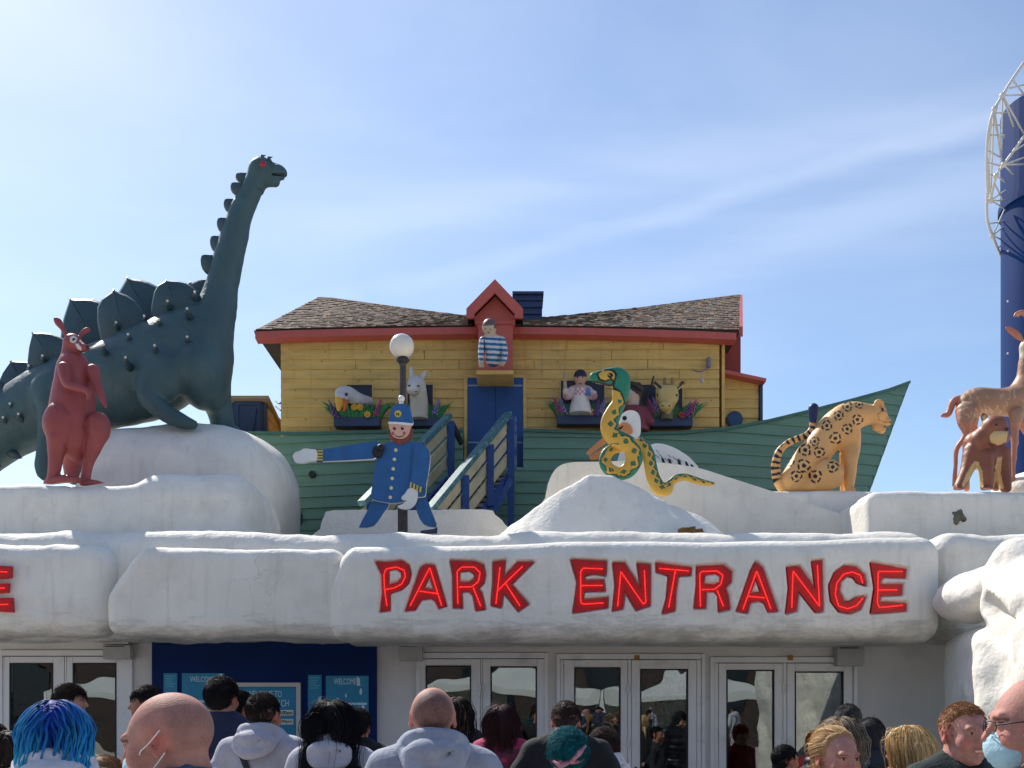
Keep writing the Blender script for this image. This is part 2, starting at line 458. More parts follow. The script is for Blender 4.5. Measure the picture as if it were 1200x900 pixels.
# ------------------------------------------------------------------ common materials
M_WHITE = mat('white_painted_render', (238, 232, 220), 0.75, 0.06, 2.2, 0.4, 26, drip=.16, dirt=0.34, dcol=(150, 138, 122), dscale=2.0, dlo=0.5, dhi=0.8)
def crack(m):
    """hairline cracks in the render, present only in places"""
    nt = m.node_tree; N = nt.nodes; L = nt.links; bs = N['Principled BSDF']; src = bs.inputs['Base Color'].links[0].from_socket
    tc = N.new('ShaderNodeTexCoord'); nw = N.new('ShaderNodeTexNoise'); nw.inputs['Scale'].default_value = 3; nw.inputs['Detail'].default_value = 6; L.new(tc.outputs['Object'], nw.inputs['Vector'])
    va = N.new('ShaderNodeVectorMath'); va.operation = 'MULTIPLY_ADD'; va.inputs[1].default_value = (.5, .5, .5); L.new(nw.outputs['Color'], va.inputs[0]); L.new(tc.outputs['Object'], va.inputs[2])
    vo = N.new('ShaderNodeTexVoronoi'); vo.feature = 'DISTANCE_TO_EDGE'; vo.inputs['Scale'].default_value = 1.3; L.new(va.outputs[0], vo.inputs['Vector'])
    r1 = N.new('ShaderNodeMapRange'); r1.inputs[1].default_value = .002; r1.inputs[2].default_value = .006; r1.inputs[3].default_value = .2; r1.inputs[4].default_value = 0; L.new(vo.outputs['Distance'], r1.inputs[0])
    nm = N.new('ShaderNodeTexNoise'); nm.inputs['Scale'].default_value = .9; L.new(tc.outputs['Object'], nm.inputs['Vector'])
    r2 = N.new('ShaderNodeMapRange'); r2.inputs[1].default_value = .57; r2.inputs[2].default_value = .66; L.new(nm.outputs[0], r2.inputs[0])
    mu = N.new('ShaderNodeMath'); mu.operation = 'MULTIPLY'; L.new(r1.outputs[0], mu.inputs[0]); L.new(r2.outputs[0], mu.inputs[1])
    mx = N.new('ShaderNodeMix'); mx.data_type = 'RGBA'; mx.inputs[7].default_value = lin((84, 78, 70)); L.new(mu.outputs[0], mx.inputs[0]); L.new(src, mx.inputs[6]); L.new(mx.outputs[2], bs.inputs['Base Color'])
crack(M_WHITE)
M_PVC = mat('white_door_plastic', (222, 222, 220), 0.45, 0.05, 3.0, 0.0, dirt=0.35, dcol=(130, 122, 112), dscale=4)
M_WALL = mat('grey_painted_wall', (210, 207, 202), 0.8, 0.08, 1.6, 0.2, 60, dirt=0.35, dcol=(140, 134, 128), dscale=1.5)
M_NAVY = mat('navy_board', (3, 36, 88), 0.6, 0.12, 3.0, 0.05, 20, spec=.15, dirt=0.3, dcol=(14, 52, 104), dscale=2.5)
M_TEAL = mat('teal_sign', (22, 128, 165), 0.35, 0.08, 8, dirt=0.5, dcol=(110, 165, 190), dscale=9, dlo=0.6, dhi=0.75)
M_SIGNW = mat('white_sign_print', (190, 215, 222), 0.4, 0.03)
M_DARK = mat('dark_metal', (38, 38, 42), 0.5, 0.15, 12, 0.1, 60)
M_INK = mat('black_ink', (18, 18, 24), 0.6, 0.0)
M_GROUND = mat('paving', (186, 180, 172), 0.85, 0.1, 1.2, 0.3, 40, dirt=0.4, dcol=(90, 86, 80), dscale=1.4)
M_ROOFD = mat('roof_felt', (120, 120, 120), 0.9, 0.15, 2)
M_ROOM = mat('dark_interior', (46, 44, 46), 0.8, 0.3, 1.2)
M_RED = mat('red_letter_paint', (196, 16, 22), 0.45, 0.12, 14, 0.05, 30, dirt=0.3, dcol=(110, 10, 14), dscale=16)
M_NEON = mat('lit_red_tube', (255, 46, 40), 0.4, 0.0, emit=NEON)
def glassmat():
    m = bpy.data.materials.new('door_glass'); m.use_nodes = True; nt = m.node_tree; N = nt.nodes; L = nt.links
    N.remove(N['Principled BSDF']); out = N['Material Output']
    tr = N.new('ShaderNodeBsdfTransparent'); tr.inputs[0].default_value = (0.62, 0.7, 0.7, 1)
    gl = N.new('ShaderNodeBsdfGlossy'); gl.inputs['Roughness'].default_value = 0.0; gl.inputs[0].default_value = (0.9, 0.95, 0.95, 1)
    mx = N.new('ShaderNodeMixShader'); fr = N.new('ShaderNodeFresnel'); fr.inputs[0].default_value = 1.5
    ad = N.new('ShaderNodeMath'); ad.operation = 'ADD'; ad.inputs[1].default_value = GLASS_REFL; ad.use_clamp = True
    L.new(fr.outputs[0], ad.inputs[0]); L.new(ad.outputs[0], mx.inputs[0]); L.new(tr.outputs[0], mx.inputs[1]); L.new(gl.outputs[0], mx.inputs[2])
    # faint waviness of the sheet
    tcn = N.new('ShaderNodeTexCoord'); nb = N.new('ShaderNodeTexNoise'); nb.inputs['Scale'].default_value = 1.6; nb.inputs['Detail'].default_value = 1
    bp = N.new('ShaderNodeBump'); bp.inputs['Strength'].default_value = 0.3; bp.inputs['Distance'].default_value = 0.02
    L.new(tcn.outputs['Object'], nb.inputs['Vector']); L.new(nb.outputs[0], bp.inputs['Height']); L.new(bp.outputs[0], gl.inputs['Normal'])
    L.new(mx.outputs[0], out.inputs['Surface']); return m
M_GLASS = glassmat()

# ------------------------------------------------------------------ ground
g = MB(); S_ = 1500
g.add([(-S_, -S_, 0), (S_, -S_, 0), (S_, S_, 0), (-S_, S_, 0)], [(0, 1, 2, 3)])
go = g.build('ground', M_GROUND); go['kind'] = 'structure'

# ------------------------------------------------------------------ entrance building
EB = thing('entrance_building', 'low park entrance building with snow-like canopy lettered PARK ENTRANCE in red', 'building', (0, 10, 0))
WD = 10.0
def wx(px): return PX(px, WD)
def wz(py): return PZ(py, WD)
sets = [  # opening px range, head px, leaves (outer0, outer1, glass0, glass1, glass top)
    (0, 156, 768, [(4, 76, 12, 63, 777), (79, 152, 86, 137, 777)]),
    (488, 642, 771, [(491, 563, 499, 552, 780), (566, 638, 575, 629, 781)]),
    (652, 826, 772, [(661, 735, 673, 727, 782), (740, 816, 750, 806, 784)]),
    (832, 1004, 776, [(842, 917, 851, 907, 785), (922, 998, 931, 988, 787)])]
w = MB(); edges = [-420] + [e for s_ in sets for e in s_[:2]] + [1400]
for i in range(0, len(edges), 2):
    w.box(wx(edges[i]), wx(edges[i + 1]), WD, WD + 0.25, 0, 2.75)
for s_ in sets: w.box(wx(s_[0]), wx(s_[1]), WD, WD + 0.25, wz(s_[2]) + 0.055, 2.75)
w.build('wall', M_WALL, EB)
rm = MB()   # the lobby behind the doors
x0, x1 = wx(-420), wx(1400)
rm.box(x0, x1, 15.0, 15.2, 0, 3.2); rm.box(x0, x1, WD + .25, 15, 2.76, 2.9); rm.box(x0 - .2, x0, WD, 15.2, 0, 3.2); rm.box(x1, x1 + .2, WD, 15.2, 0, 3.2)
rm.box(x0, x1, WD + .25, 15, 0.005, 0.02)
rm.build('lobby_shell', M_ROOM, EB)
rf = MB(); rf.box(wx(-420) - .3, wx(1400) + .3, 10.3, 24, 3.2, 3.3); rf.build('flat_roof', M_ROOFD, EB)
for x0p, x1p, hd, leaves in sets:
    z1 = wz(hd)
    f = MB()
    f.box(wx(x0p), wx(x0p) + .035, WD - .03, WD + .10, 0.0, z1 + .05); f.box(wx(x1p) - .035, wx(x1p), WD - .03, WD + .10, 0.0, z1 + .05)
    f.box(wx(x0p) + .036, wx(x1p) - .036, WD - .03, WD + .10, z1 - .005, z1 + .05)
    gaps = [(x0p, leaves[0][0]), (leaves[0][1], leaves[1][0]), (leaves[1][1], x1p)]
    for ga_, gb_ in gaps:
        f.box(wx(ga_) + (.037 if ga_ == x0p else .004), wx(gb_) - (.037 if gb_ == x1p else .004), WD - .012, WD + .06, 0.0, z1 - .008)
    f.build('door_frame', M_PVC, EB, bevel=.006)
    for (a, b, ga, gb, gt) in leaves:
        A, B, GA, GB, ZT, GT = wx(a), wx(b), wx(ga), wx(gb), z1 - .012, wz(gt)
        m = MB(); y0, y1 = WD - .015, WD + .05
        m.box(A, GA, y0, y1, 0.02, ZT); m.box(GB, B, y0, y1, 0.02, ZT); m.box(GA, GB, y0 + .001, y1, GT, ZT); m.box(GA, GB, y0 + .001, y1, 0.02, 0.32)
        d = m.build('door', M_PVC, EB, bevel=.005)
        gl = MB()  # rubber gasket and pane
        t = .012
        gl.box(GA, GA + t, y0 - .004, y0 + .02, .32, GT); gl.box(GB - t, GB, y0 - .004, y0 + .02, .32, GT)
        gl.box(GA + t, GB - t, y0 - .004, y0 + .02, GT - t, GT); gl.box(GA + t, GB - t, y0 - .004, y0 + .02, .32, .32 + t)
        gl.build('gasket', M_INK, d)
        pn = MB(); pn.box(GA + t, GB - t, y0 + .02, y0 + .026, .32 + t, GT - t); pn.build('pane', M_GLASS, d)
        h = MB(); hx = (B - .035) if (a + b) < (x0p + x1p) else (A + .035)
        h.tube([(hx, y0 - .05, 0.92), (hx, y0 - .05, 1.12)], .012); h.box(hx - .015, hx + .015, y0 - .05, y0, .94, .96); h.box(hx - .015, hx + .015, y0 - .05, y0, 1.08, 1.10)
        h.build('handle', M_DARK, d)
        for zz in (0.5, 1.35, 1.88):
            k = MB(); hx2 = A + .004 if (a + b) > (x0p + x1p) else B - .004
            k.tube([(hx2, y0 - .012, zz - .04), (hx2, y0 - .012, zz + .04)], .009); k.build('hinge', M_PVC, d)
M_BOX = mat('grey_operator_box', (168, 166, 162), 0.5, 0.08, 6, dirt=0.4, dcol=(110, 100, 95), dscale=5)
for a, b, t, bt in ((127, 159, 752, 773), (470, 496, 752, 775), (976, 1007, 754, 781)):
    m = MB(); m.box(wx(a), wx(b), WD - .14, WD - .032, wz(bt), wz(t + 5)); m.box(wx(a) - .01, wx(b) - .02, WD - .13, WD - .032, wz(t + 4), wz(t - 3))
    bx = m.build('shutter_box', M_BOX, EB, bevel=.006)
    k = MB(); k.box(wx(a) + .02, wx(b) - .06, WD - .144, WD - .139, wz(t + 7), wz(t + 6)); k.build('cover_seam', M_INK, bx)
m = MB(); m.box(wx(180), wx(442), WD - .05, WD - .001, 0.02, 2.7); m.build('blue_panel', M_NAVY, EB)
for px_ in (746, 925):
    m = MB(); m.box(wx(px_ - 3), wx(px_ + 3), WD - .042, WD - .031, wz(774), wz(768)); m.build('warning_sticker', mat('yellow_sticker', (150, 105, 20), .5, .3, 40), EB)
def grimy():
    """the white render of the canopy with patchy algae along its wet lower lip"""
    m = M_WHITE.copy(); m.name = 'grimy_white_render'; nt = m.node_tree; N = nt.nodes; L = nt.links; bs = N['Principled BSDF']
    src = bs.inputs['Base Color'].links[0].from_socket
    tc = N.new('ShaderNodeTexCoord'); sp = N.new('ShaderNodeSeparateXYZ'); L.new(tc.outputs['Object'], sp.inputs[0])
    mp = N.new('ShaderNodeMapping'); mp.inputs['Scale'].default_value = (1.1, 1, 4.5); L.new(tc.outputs['Object'], mp.inputs[0])
    n = N.new('ShaderNodeTexNoise'); n.inputs['Scale'].default_value = 2.6; n.inputs['Detail'].default_value = 10; n.inputs['Roughness'].default_value = .7; L.new(mp.outputs[0], n.inputs['Vector'])
    mr = N.new('ShaderNodeMapRange'); mr.inputs[1].default_value = 2.62; mr.inputs[2].default_value = 2.3; mr.inputs[3].default_value = 0; mr.inputs[4].default_value = .34; L.new(sp.outputs['Z'], mr.inputs[0])
    ad = N.new('ShaderNodeMath'); ad.operation = 'ADD'; L.new(n.outputs[0], ad.inputs[0]); L.new(mr.outputs[0], ad.inputs[1])
    m2 = N.new('ShaderNodeMapRange'); m2.inputs[1].default_value = .66; m2.inputs[2].default_value = .9; m2.inputs[3].default_value = 0; m2.inputs[4].default_value = .5; L.new(ad.outputs[0], m2.inputs[0])
    mx = N.new('ShaderNodeMix'); mx.data_type = 'RGBA'; mx.inputs[7].default_value = lin((112, 106, 88)); L.new(m2.outputs[0], mx.inputs[0]); L.new(src, mx.inputs[6]); L.new(mx.outputs[2], bs.inputs['Base Color'])
    return m
M_GRIME = grimy()
# canopy: a long rounded bank with boulders in front
def rbox(x0, x1, y0, y1, z0, z1, r, nx, ny, nz_, shape=None):
    """rounded block without its hidden back face; returns verts, quads, front-mask"""
    idx = {}; V = []; Q = []
    xs = np.linspace(x0, x1, nx + 1); ys = np.linspace(y0, y1, ny + 1); zs = np.linspace(z0, z1, nz_ + 1)
    def vid(i, j, k):
        key = (i, j, k)
        if key not in idx:
            idx[key] = len(V); V.append((xs[i], ys[j], zs[k]))
        return idx[key]
    for i in range(nx):
        for k in range(nz_): Q.append((vid(i, 0, k), vid(i + 1, 0, k), vid(i + 1, 0, k + 1), vid(i, 0, k + 1)))
    for i in range(nx):
        for j in range(ny):
            Q.append((vid(i, j, nz_), vid(i + 1, j, nz_), vid(i + 1, j + 1, nz_), vid(i, j + 1, nz_)))
            Q.append((vid(i, j, 0), vid(i, j + 1, 0), vid(i + 1, j + 1, 0), vid(i + 1, j, 0)))
    for j in range(ny):
        for k in range(nz_):
            Q.append((vid(0, j, k), vid(0, j, k + 1), vid(0, j + 1, k + 1), vid(0, j + 1, k)))
            Q.append((vid(nx, j, k), vid(nx, j + 1, k), vid(nx, j + 1, k + 1), vid(nx, j, k + 1)))
    V = np.array(V); Q = np.array(Q)
    lo = np.array([x0 + r, y0 + r, z0 + r]); hi = np.array([x1 - r, y1 + 1.0, z1 - r])
    c = np.clip(V, lo, hi); dlt = V - c; n = np.linalg.norm(dlt, axis=1)[:, None]
    U = c + dlt / np.maximum(n, 1e-9) * r * (n > 1e-9)
    return U, Q
def bank(name, px0, px1, pt, pb, d, depth, r, seed, amp=.03, res=.035, parent=EB, taper=None, m=M_GRIME):
    x0, x1, z0, z1 = PX(px0, d), PX(px1, d), PZ(pb, d), PZ(pt, d)
    V, Q = rbox(x0, x1, d, d + depth, z0, z1, r, int((x1 - x0) / res), max(6, int(depth / res / 1.5)), int((z1 - z0) / res))
    if taper: V = taper(V, x0, x1, z0, z1)
    V = roughen(V, Q, amp, 1.5, seed, 2); V = roughen(V, Q, amp * .22, 8, seed + 3, 3)
    return link(name, V, Q, m, parent, True)
bank('canopy_bank', -420, 1102, 620, 749, 9.42, 0.9, .24, 1.0, .035)
def right_bank(V, x0, x1, z0, z1):
    V = V.copy(); t = np.clip((V[:, 0] - x0) / (x1 - x0), 0, 1); u = (V[:, 2] - z0) / (z1 - z0)
    V[:, 2] -= u * t * .1; return V
bank('canopy_bank', 1098, 1420, 618, 704, 9.22, 1.1, .2, 4.0, .035, taper=right_bank)
bank('canopy_bank', 1112, 1420, 690, 752, 9.35, 0.9, .12, 5.0, .03)
def tap2(V, x0, x1, z0, z1):
    V = V.copy(); u = (V[:, 2] - z0) / (z1 - z0); s_ = np.clip(1 - (V[:, 0] - x0) / 0.55, 0, 1)
    V[:, 0] += s_ * np.clip(u - .45, 0, 1) * 0.62 * 1.0
    s2 = np.clip((V[:, 0] - (x1 - .5)) / .5, 0, 1); V[:, 0] -= s2 * np.clip(u - .5, 0, 1) * .2
    return V
bank('canopy_boulder', 122, 412, 640, 746, 9.16, 0.7, .14, 9.0, .03, taper=tap2)
bank('canopy_boulder', -330, 128, 634, 745, 9.2, 0.6, .2, 12.0, .04)

LZ = lambda ox: (lambda pts: [(ox + x / 3.33333, 620 + y / 3.33333) for x, y in pts])
A1, A2 = LZ(400), LZ(740)
LETTERS = [
 (A1([(133,126),(175,128),(235,122),(262,140),(270,175),(262,210),(235,235),(205,245),(190,250),(190,318),(150,323),(160,250),(157,180)]), [A1([(185,160),(215,155),(235,168),(236,190),(218,208),(184,215)])],
  [A1([(178,300),(168,235),(166,175),(175,155),(215,148),(245,160),(250,185),(235,215),(205,230),(170,236)])]),
 (A1([(248,320),(310,150),(330,138),(362,140),(412,300),(380,310),(366,280),(350,271),(312,277),(288,316)]), [A1([(343,180),(362,236),(322,230)])],
  [A1([(268,300),(345,150),(392,300)]), A1([(305,242),(378,252)])]),
 (A1([(426,122),(520,125),(555,140),(562,175),(555,210),(535,230),(548,250),(562,312),(526,318),(515,257),(500,243),(470,243),(473,308),(436,308),(436,180)]), [A1([(460,165),(500,160),(522,175),(520,195),(500,208),(460,205)])],
  [A1([(455,292),(452,165),(470,148),(520,148),(542,170),(535,205),(510,225),(460,226)]), A1([(515,228),(545,302)])]),
 (A1([(594,128),(640,121),(632,190),(690,127),(752,127),(662,215),(730,292),(692,319),(632,242),(624,305),(586,297),(594,200)]), [],
  [A1([(604,292),(620,148)]), A1([(708,145),(640,210),(614,238)]), A1([(640,210),(698,300)])]),
 (A1([(898,118),(1036,124),(1033,180),(985,173),(952,180),(950,200),(1025,197),(1030,240),(948,242),(942,276),(1042,267),(1042,306),(906,326),(925,210)]), [],
  [A1([(1022,155),(945,152),(935,165),(935,285),(945,293),(1025,288)]), A1([(935,220),(1022,220)])]),
 (A1([(1063,130),(1106,130),(1172,232),(1158,132),(1208,138),(1206,298),(1152,316),(1110,240),(1100,310),(1060,319),(1073,220)]), [],
  [A1([(1080,302),(1092,165),(1180,293),(1190,285),(1184,160)])]),
 (A2([(98,130),(236,150),(233,179),(184,182),(174,240),(170,318),(123,329),(140,270),(147,180),(99,166)]), [],
  [A2([(108,153),(225,163)]), A2([(172,162),(165,200),(146,306)])]),
 (A2([(256,145),(360,139),(393,165),(391,205),(370,229),(380,260),(386,312),(343,322),(340,260),(325,243),(295,243),(291,308),(246,309),(256,220)]), [A2([(288,178),(330,172),(350,185),(348,205),(325,215),(285,212)])],
  [A2([(270,302),(267,175),(275,165),(335,163),(358,180),(350,215),(325,235),(275,236)]), A2([(335,238),(360,302)])]),
 (A2([(488,128),(513,150),(573,319),(537,323),(520,286),(500,278),(465,286),(455,326),(413,320),(470,160)]), [A2([(488,190),(508,247),(466,247)])],
  [A2([(436,314),(490,163),(546,312)]), A2([(455,262),(522,268)])]),
 (A2([(610,148),(656,144),(722,232),(707,125),(746,121),(749,319),(722,323),(655,240),(646,318),(606,329),(618,230)]), [],
  [A2([(627,308),(632,163),(736,302),(727,140)])]),
 (A2([(920,218),(912,175),(878,146),(835,142),(797,168),(776,220),(784,280),(814,320),(855,327),(897,311),(917,262),(880,268),(855,285),(832,280),(812,240),(820,200),(845,180),(870,186),(885,207)]), [],
  [A2([(905,212),(895,180),(865,167),(830,175),(803,210),(797,255),(810,300),(845,311),(880,299),(906,268)])]),
 (A2([(938,130),(1077,155),(1073,190),(985,185),(976,200),(976,216),(1061,214),(1059,256),(976,258),(970,285),(1077,289),(1077,319),(940,327),(955,230)]), [],
  [A2([(1060,165),(965,165),(962,290),(970,306),(1062,297)]), A2([(965,237),(1040,237)])]),
]
LEFT_E = ([(-32,661),(11,663),(10,677),(-14,678),(-14,684),(8,683),(7,694),(-14,695),(-14,701),(12,700),(13,717),(-32,715)], [], [[(8,670),(-24,669),(-25,709),(9,708)], [(-24,689),(5,689)]])
DS = 9.05  # sign boulder front
def seg_sd(pts2, polys):
    """signed distance (inside negative) of 2-D points to closed loops, even-odd"""
    d = np.full(len(pts2), 1e9); ins = np.zeros(len(pts2), dtype=bool)
    for lp in polys:
        n = len(lp)
        for i in range(n):
            ax, az = lp[i][0], lp[i][1]; bx, bz = lp[(i + 1) % n][0], lp[(i + 1) % n][1]
            ex, ez = bx - ax, bz - az
            t = np.clip(((pts2[:, 0] - ax) * ex + (pts2[:, 1] - az) * ez) / (ex * ex + ez * ez + 1e-12), 0, 1)
            d = np.minimum(d, np.hypot(pts2[:, 0] - ax - t * ex, pts2[:, 1] - az - t * ez))
            c = (az > pts2[:, 1]) != (bz > pts2[:, 1])
            with np.errstate(divide='ignore', invalid='ignore'):
                xc = (bx - ax) * (pts2[:, 1] - az) / (bz - az) + ax
            ins ^= c & (pts2[:, 0] < xc)
    return np.where(ins, -d, d)
def wl(pts, d): return [(PX(x, d), PZ(y, d)) for x, y in pts]
def sign_bank():
    x0, x1, z0, z1 = PX(384, DS), PX(1106, DS), PZ(752, DS), PZ(638, DS)
    res = .0085
    V, Q = rbox(x0, x1, DS, DS + 0.75, z0, z1, .17, int((x1 - x0) / res), 14, int((z1 - z0) / res))
    t = np.clip(1 - (V[:, 0] - x0) / .35, 0, 1); u = (V[:, 2] - z0) / (z1 - z0)
    V[:, 0] += t * np.clip(u - .5, 0, 1) * .25
    V[:, 2] += u * .085 * (V[:, 0] - x0) / (x1 - x0) + .012 * np.sin(V[:, 0] * 2.1) * u
    base = np.stack([V[:, 0], V[:, 1], V[:, 2]], 1)
    n1 = np.empty(len(V)); 
    for i, v in enumerate(V):
        n1[i] = noise.noise(Vector((v[0] * 1.4, v[1] * 1.4 + 31, v[2] * 1.4))) * .03 + noise.noise(Vector((v[0] * 6, v[1] * 6, v[2] * 6 + 9))) * .006 + noise.noise(Vector((v[0] * 19, v[1] * 19, v[2] * 19))) * .0025
    V[:, 1] += n1; V[:, 2] += n1 * .6 * np.clip((np.abs(u - .5) - .3) / .12, 0, 1)
    front = base[:, 1] < DS + .05
    for outer, holes, tubes in LETTERS:
        lo = [wl(outer, DS)] + [wl(h, DS) for h in holes]
        xs = [p[0] for p in lo[0]]; zs = [p[1] for p in lo[0]]
        sel = np.nonzero(front & (base[:, 0] > min(xs) - .05) & (base[:, 0] < max(xs) + .05) & (base[:, 2] > min(zs) - .05) & (base[:, 2] < max(zs) + .05))[0]
        sdv = seg_sd(V[sel][:, [0, 2]], lo)
        k = np.clip((0.022 - sdv) / .02, 0, 1); k = k * k * (3 - 2 * k)
        lip = np.exp(-((sdv - .035) / .012) ** 2) * .006
        V[sel, 1] += k * .05 - lip
    return link('lettered_boulder', V, Q, M_GRIME, EB, True)
SB = sign_bank()
def letter(outer, holes, tubes, d):
    o = wl(outer, d); hs = [wl(h, d) for h in holes]
    vs, fs = slab_geo(o, hs, d + .022, .05)
    lt = link('sign_letter', vs, fs, M_RED, EB)
    tb = MB()
    for t in tubes:
        pts = [Vector((PX(x, d), d + .008, PZ(y, d))) for x, y in t]
        q = []
        for a, b in zip(pts[:-1], pts[1:]):
            n = max(1, int((b - a).length / .03)); q += [a.lerp(b, i / n) for i in range(n)]
        q.append(pts[-1])
        # a rope of small lamps: beads along a thin tube
        tb.tube(q, .004, 6)
        acc = 0.0
        for a, b in zip(q[:-1], q[1:]):
            tb.ball(a.lerp(b, .5), .0065, 6, 4)
    tb.build('light_tube', M_NEON, lt, True)
for l in LETTERS: letter(*l, DS)
letter(*LEFT_E, 9.12)

# signs on the blue panel
def text_mesh(body, width, height, x, y, z, name, m, parent, thick=.002, align='C'):
    cu = bpy.data.curves.new('lettering', 'FONT'); cu.body = body; cu.extrude = thick; cu.resolution_u = 3
    ob = bpy.data.objects.new('lettering', cu); COL.objects.link(ob)
    dg = bpy.context.evaluated_depsgraph_get(); dg.update()
    me = bpy.data.meshes.new_from_object(ob.evaluated_get(dg))
    bpy.data.objects.remove(ob); bpy.data.curves.remove(cu)
    V = np.array([v.co[:] for v in me.vertices]); Fc = [tuple(p.vertices) for p in me.polygons]; bpy.data.meshes.remove(me)
    lo, hi = V.min(0), V.max(0)
    X = (V[:, 0] - lo[0]) / (hi[0] - lo[0]) * width; Z = (V[:, 1] - lo[1]) / (hi[1] - lo[1]) * height
    W_ = np.stack([x + X, y - V[:, 2], z + Z], 1)
    return link(name, W_, Fc, m, parent)
PD = WD - .05
def signboard(px0, px1, pt, pb, label, frame=0.0):
    o = thing('sign', label, 'sign', (PX((px0 + px1) / 2, PD), PD, PZ(pb, PD)))
    y1 = PD - .001; y0 = y1 - .008
    m = MB(); m.box(PX(px0, PD), PX(px1, PD), y0, y1, PZ(pb, PD), PZ(pt, PD)); m.build('board', M_TEAL, o)
    if frame:
        f = MB(); a, b, c, e = PX(px0, PD), PX(px1, PD), PZ(pb, PD), PZ(pt, PD); t = frame
        f.box(a - t, a, y0 - .03, y1, c - t, e + t); f.box(b, b + t, y0 - .03, y1, c - t, e + t); f.box(a, b, y0 - .03, y1, e, e + t); f.box(a, b, y0 - .03, y1, c - t, c)
        f.build('frame', mat('pale_aluminium', (190, 188, 180), .4, .06, 8, metal=.2), o, bevel=.004)
    return o, y0
def scuffs(o, y, rects, seed):
    r_ = random.Random(seed)
    for (a, b, c, e) in rects:
        vs = []; n = 9
        for i in range(n):
            t = 2 * math.pi * i / n; k = r_.uniform(.55, 1.1)
            vs.append(((a + b) / 2 + (b - a) / 2 * math.cos(t) * k, (c + e) / 2 + (e - c) / 2 * math.sin(t) * k))
        loop = wl(vs, PD); v, f = slab_geo(loop, [], y - .003, .002); link('torn_paper', v, f, M_SIGNW, o)
o, y = signboard(192, 208, 789, 838, 'narrow teal notice at the far left of the blue panel')
for k in range(5):
    m = MB(); m.box(PX(194, PD), PX(206 - k % 3 * 2, PD), y - .002, y - .0005, PZ(793 + k * 3, PD), PZ(791.6 + k * 3, PD)); m.build('small_print', mat('faded_print', (80, 165, 190), .5, .1), o)
o, y = signboard(213.5, 263, 789, 862, 'wide teal WELCOME board left of the framed notice on the blue panel')
text_mesh('WELCOME', .245, .052, PX(223, PD), y - .001, PZ(799, PD), 'lettering', M_SIGNW, o)
m = MB(); m.box(PX(217, PD), PX(260, PD), y - .003, y - .0005, PZ(823, PD), PZ(820.5, PD)); m.build('white_rule', M_SIGNW, o)
scuffs(o, y, [(240, 246, 802, 818), (254, 262, 789, 796)], 3)
o, y = signboard(279, 348, 805, 905, 'large teal welcome notice in a pale metal frame between the boards', .042)
text_mesh('WELCOME TO', .335, .062, PX(290, PD), y - .001, PZ(817, PD), 'lettering', M_SIGNW, o)
text_mesh('PLEASURE BEACH', .445, .066, PX(285, PD), y - .001, PZ(828, PD), 'lettering', M_SIGNW, o)
text_mesh('Open today', .2, .04, PX(282, PD), y - .001, PZ(838.5, PD), 'lettering', M_SIGNW, o)
for (pt, tx) in ((832, '10.00am'), (842.5, '5.00pm')):
    m = MB(); m.box(PX(324, PD), PX(344, PD), y - .003, y - .0005, PZ(pt + 6.5, PD), PZ(pt, PD)); pl = m.build('time_plate', mat('cream_plate', (205, 205, 190), .5, .05), o)
    text_mesh(tx, .14, .035, PX(325.5, PD), y - .005, PZ(pt + 5.3, PD), 'lettering', M_INK, pl)
o, y = signboard(361, 377, 791, 872, 'narrow teal notice right of the framed notice on the blue panel')
for k in range(5):
    m = MB(); m.box(PX(363, PD), PX(375 - k % 3 * 2, PD), y - .002, y - .0005, PZ(795 + k * 3, PD), PZ(793.6 + k * 3, PD)); m.build('small_print', MATS['faded_print'], o)
scuffs(o, y, [(373, 377, 815, 824), (368, 371, 834, 842)], 5)
o, y = signboard(382, 432, 792, 872, 'wide teal WELCOME board with torn paper at the right of the blue panel')
text_mesh('WELCOME', .215, .058, PX(391.5, PD), y - .001, PZ(802, PD), 'lettering', M_SIGNW, o)
m = MB(); m.box(PX(399, PD), PX(430, PD), y - .003, y - .0005, PZ(826, PD), PZ(823.5, PD)); m.build('white_rule', M_SIGNW, o)
scuffs(o, y, [(417, 423, 792, 806), (421, 425, 804, 816), (404, 407, 812, 818), (424, 428, 825, 832), (394, 398, 817, 822)], 8)

# ------------------------------------------------------------------ rock work on and beside the roof
def sculpt_rock(name, label, build, lo, hi, res, amp, sc, seed, loc, cat='rock'):
    s = Sculpt.uniform(lo, hi, res); build(s); V, Q = s.mesh()
    V = roughen(V, Q, amp, sc, seed, 4)
    o = link(name, V, Q, M_WHITE, None, True, loc=loc); return tag(o, label, cat)
def b_left(s):
    s.box(((PX(-320, 10.9) + PX(306, 10.9)) / 2, 11.2, 2.9), ((PX(306, 10.9) - PX(-320, 10.9)) / 2, .85, PZ(569, 10.5) - 2.9), .16, 0)
    s.box((PX(243, 11), 11.1, 2.9), (.58, .7, PZ(556, 10.6) - 2.9), .2, .1)
def b_mound(s):
    s.box((PX(196, 12), 13.0, 2.9), (PX(316, 12) - PX(196, 12), 1.25, PZ(493, 12) - 2.9), .62, .05)
    s.ell((PX(215, 12), 13.0, PZ(560, 12)), (1.05, 1.1, .78), .25)
    s.chain([(PX(195, 12), 13, PZ(556, 12), .6), (PX(110, 12), 13, PZ(588, 12), .6), (PX(20, 12), 13, PZ(622, 12), .55), (PX(-100, 12), 13, PZ(660, 12), .5)], .2)
sculpt_rock('rock_ledge', 'long low white rock ledge that the red kangaroo stands on', b_left, (-9.6, 10.0, 3.0), (-2.0, 12.2, 4.8), .05, .035, 1.4, 2.0, (-5, 11, 3.3))
sculpt_rock('rock_mound', 'big rounded white mound under the green dinosaur', b_mound, (-7.6, 11.4, 3.0), (-2.3, 14.4, 5.4), .05, .04, 1.1, 6.0, (-4, 13, 3.3))
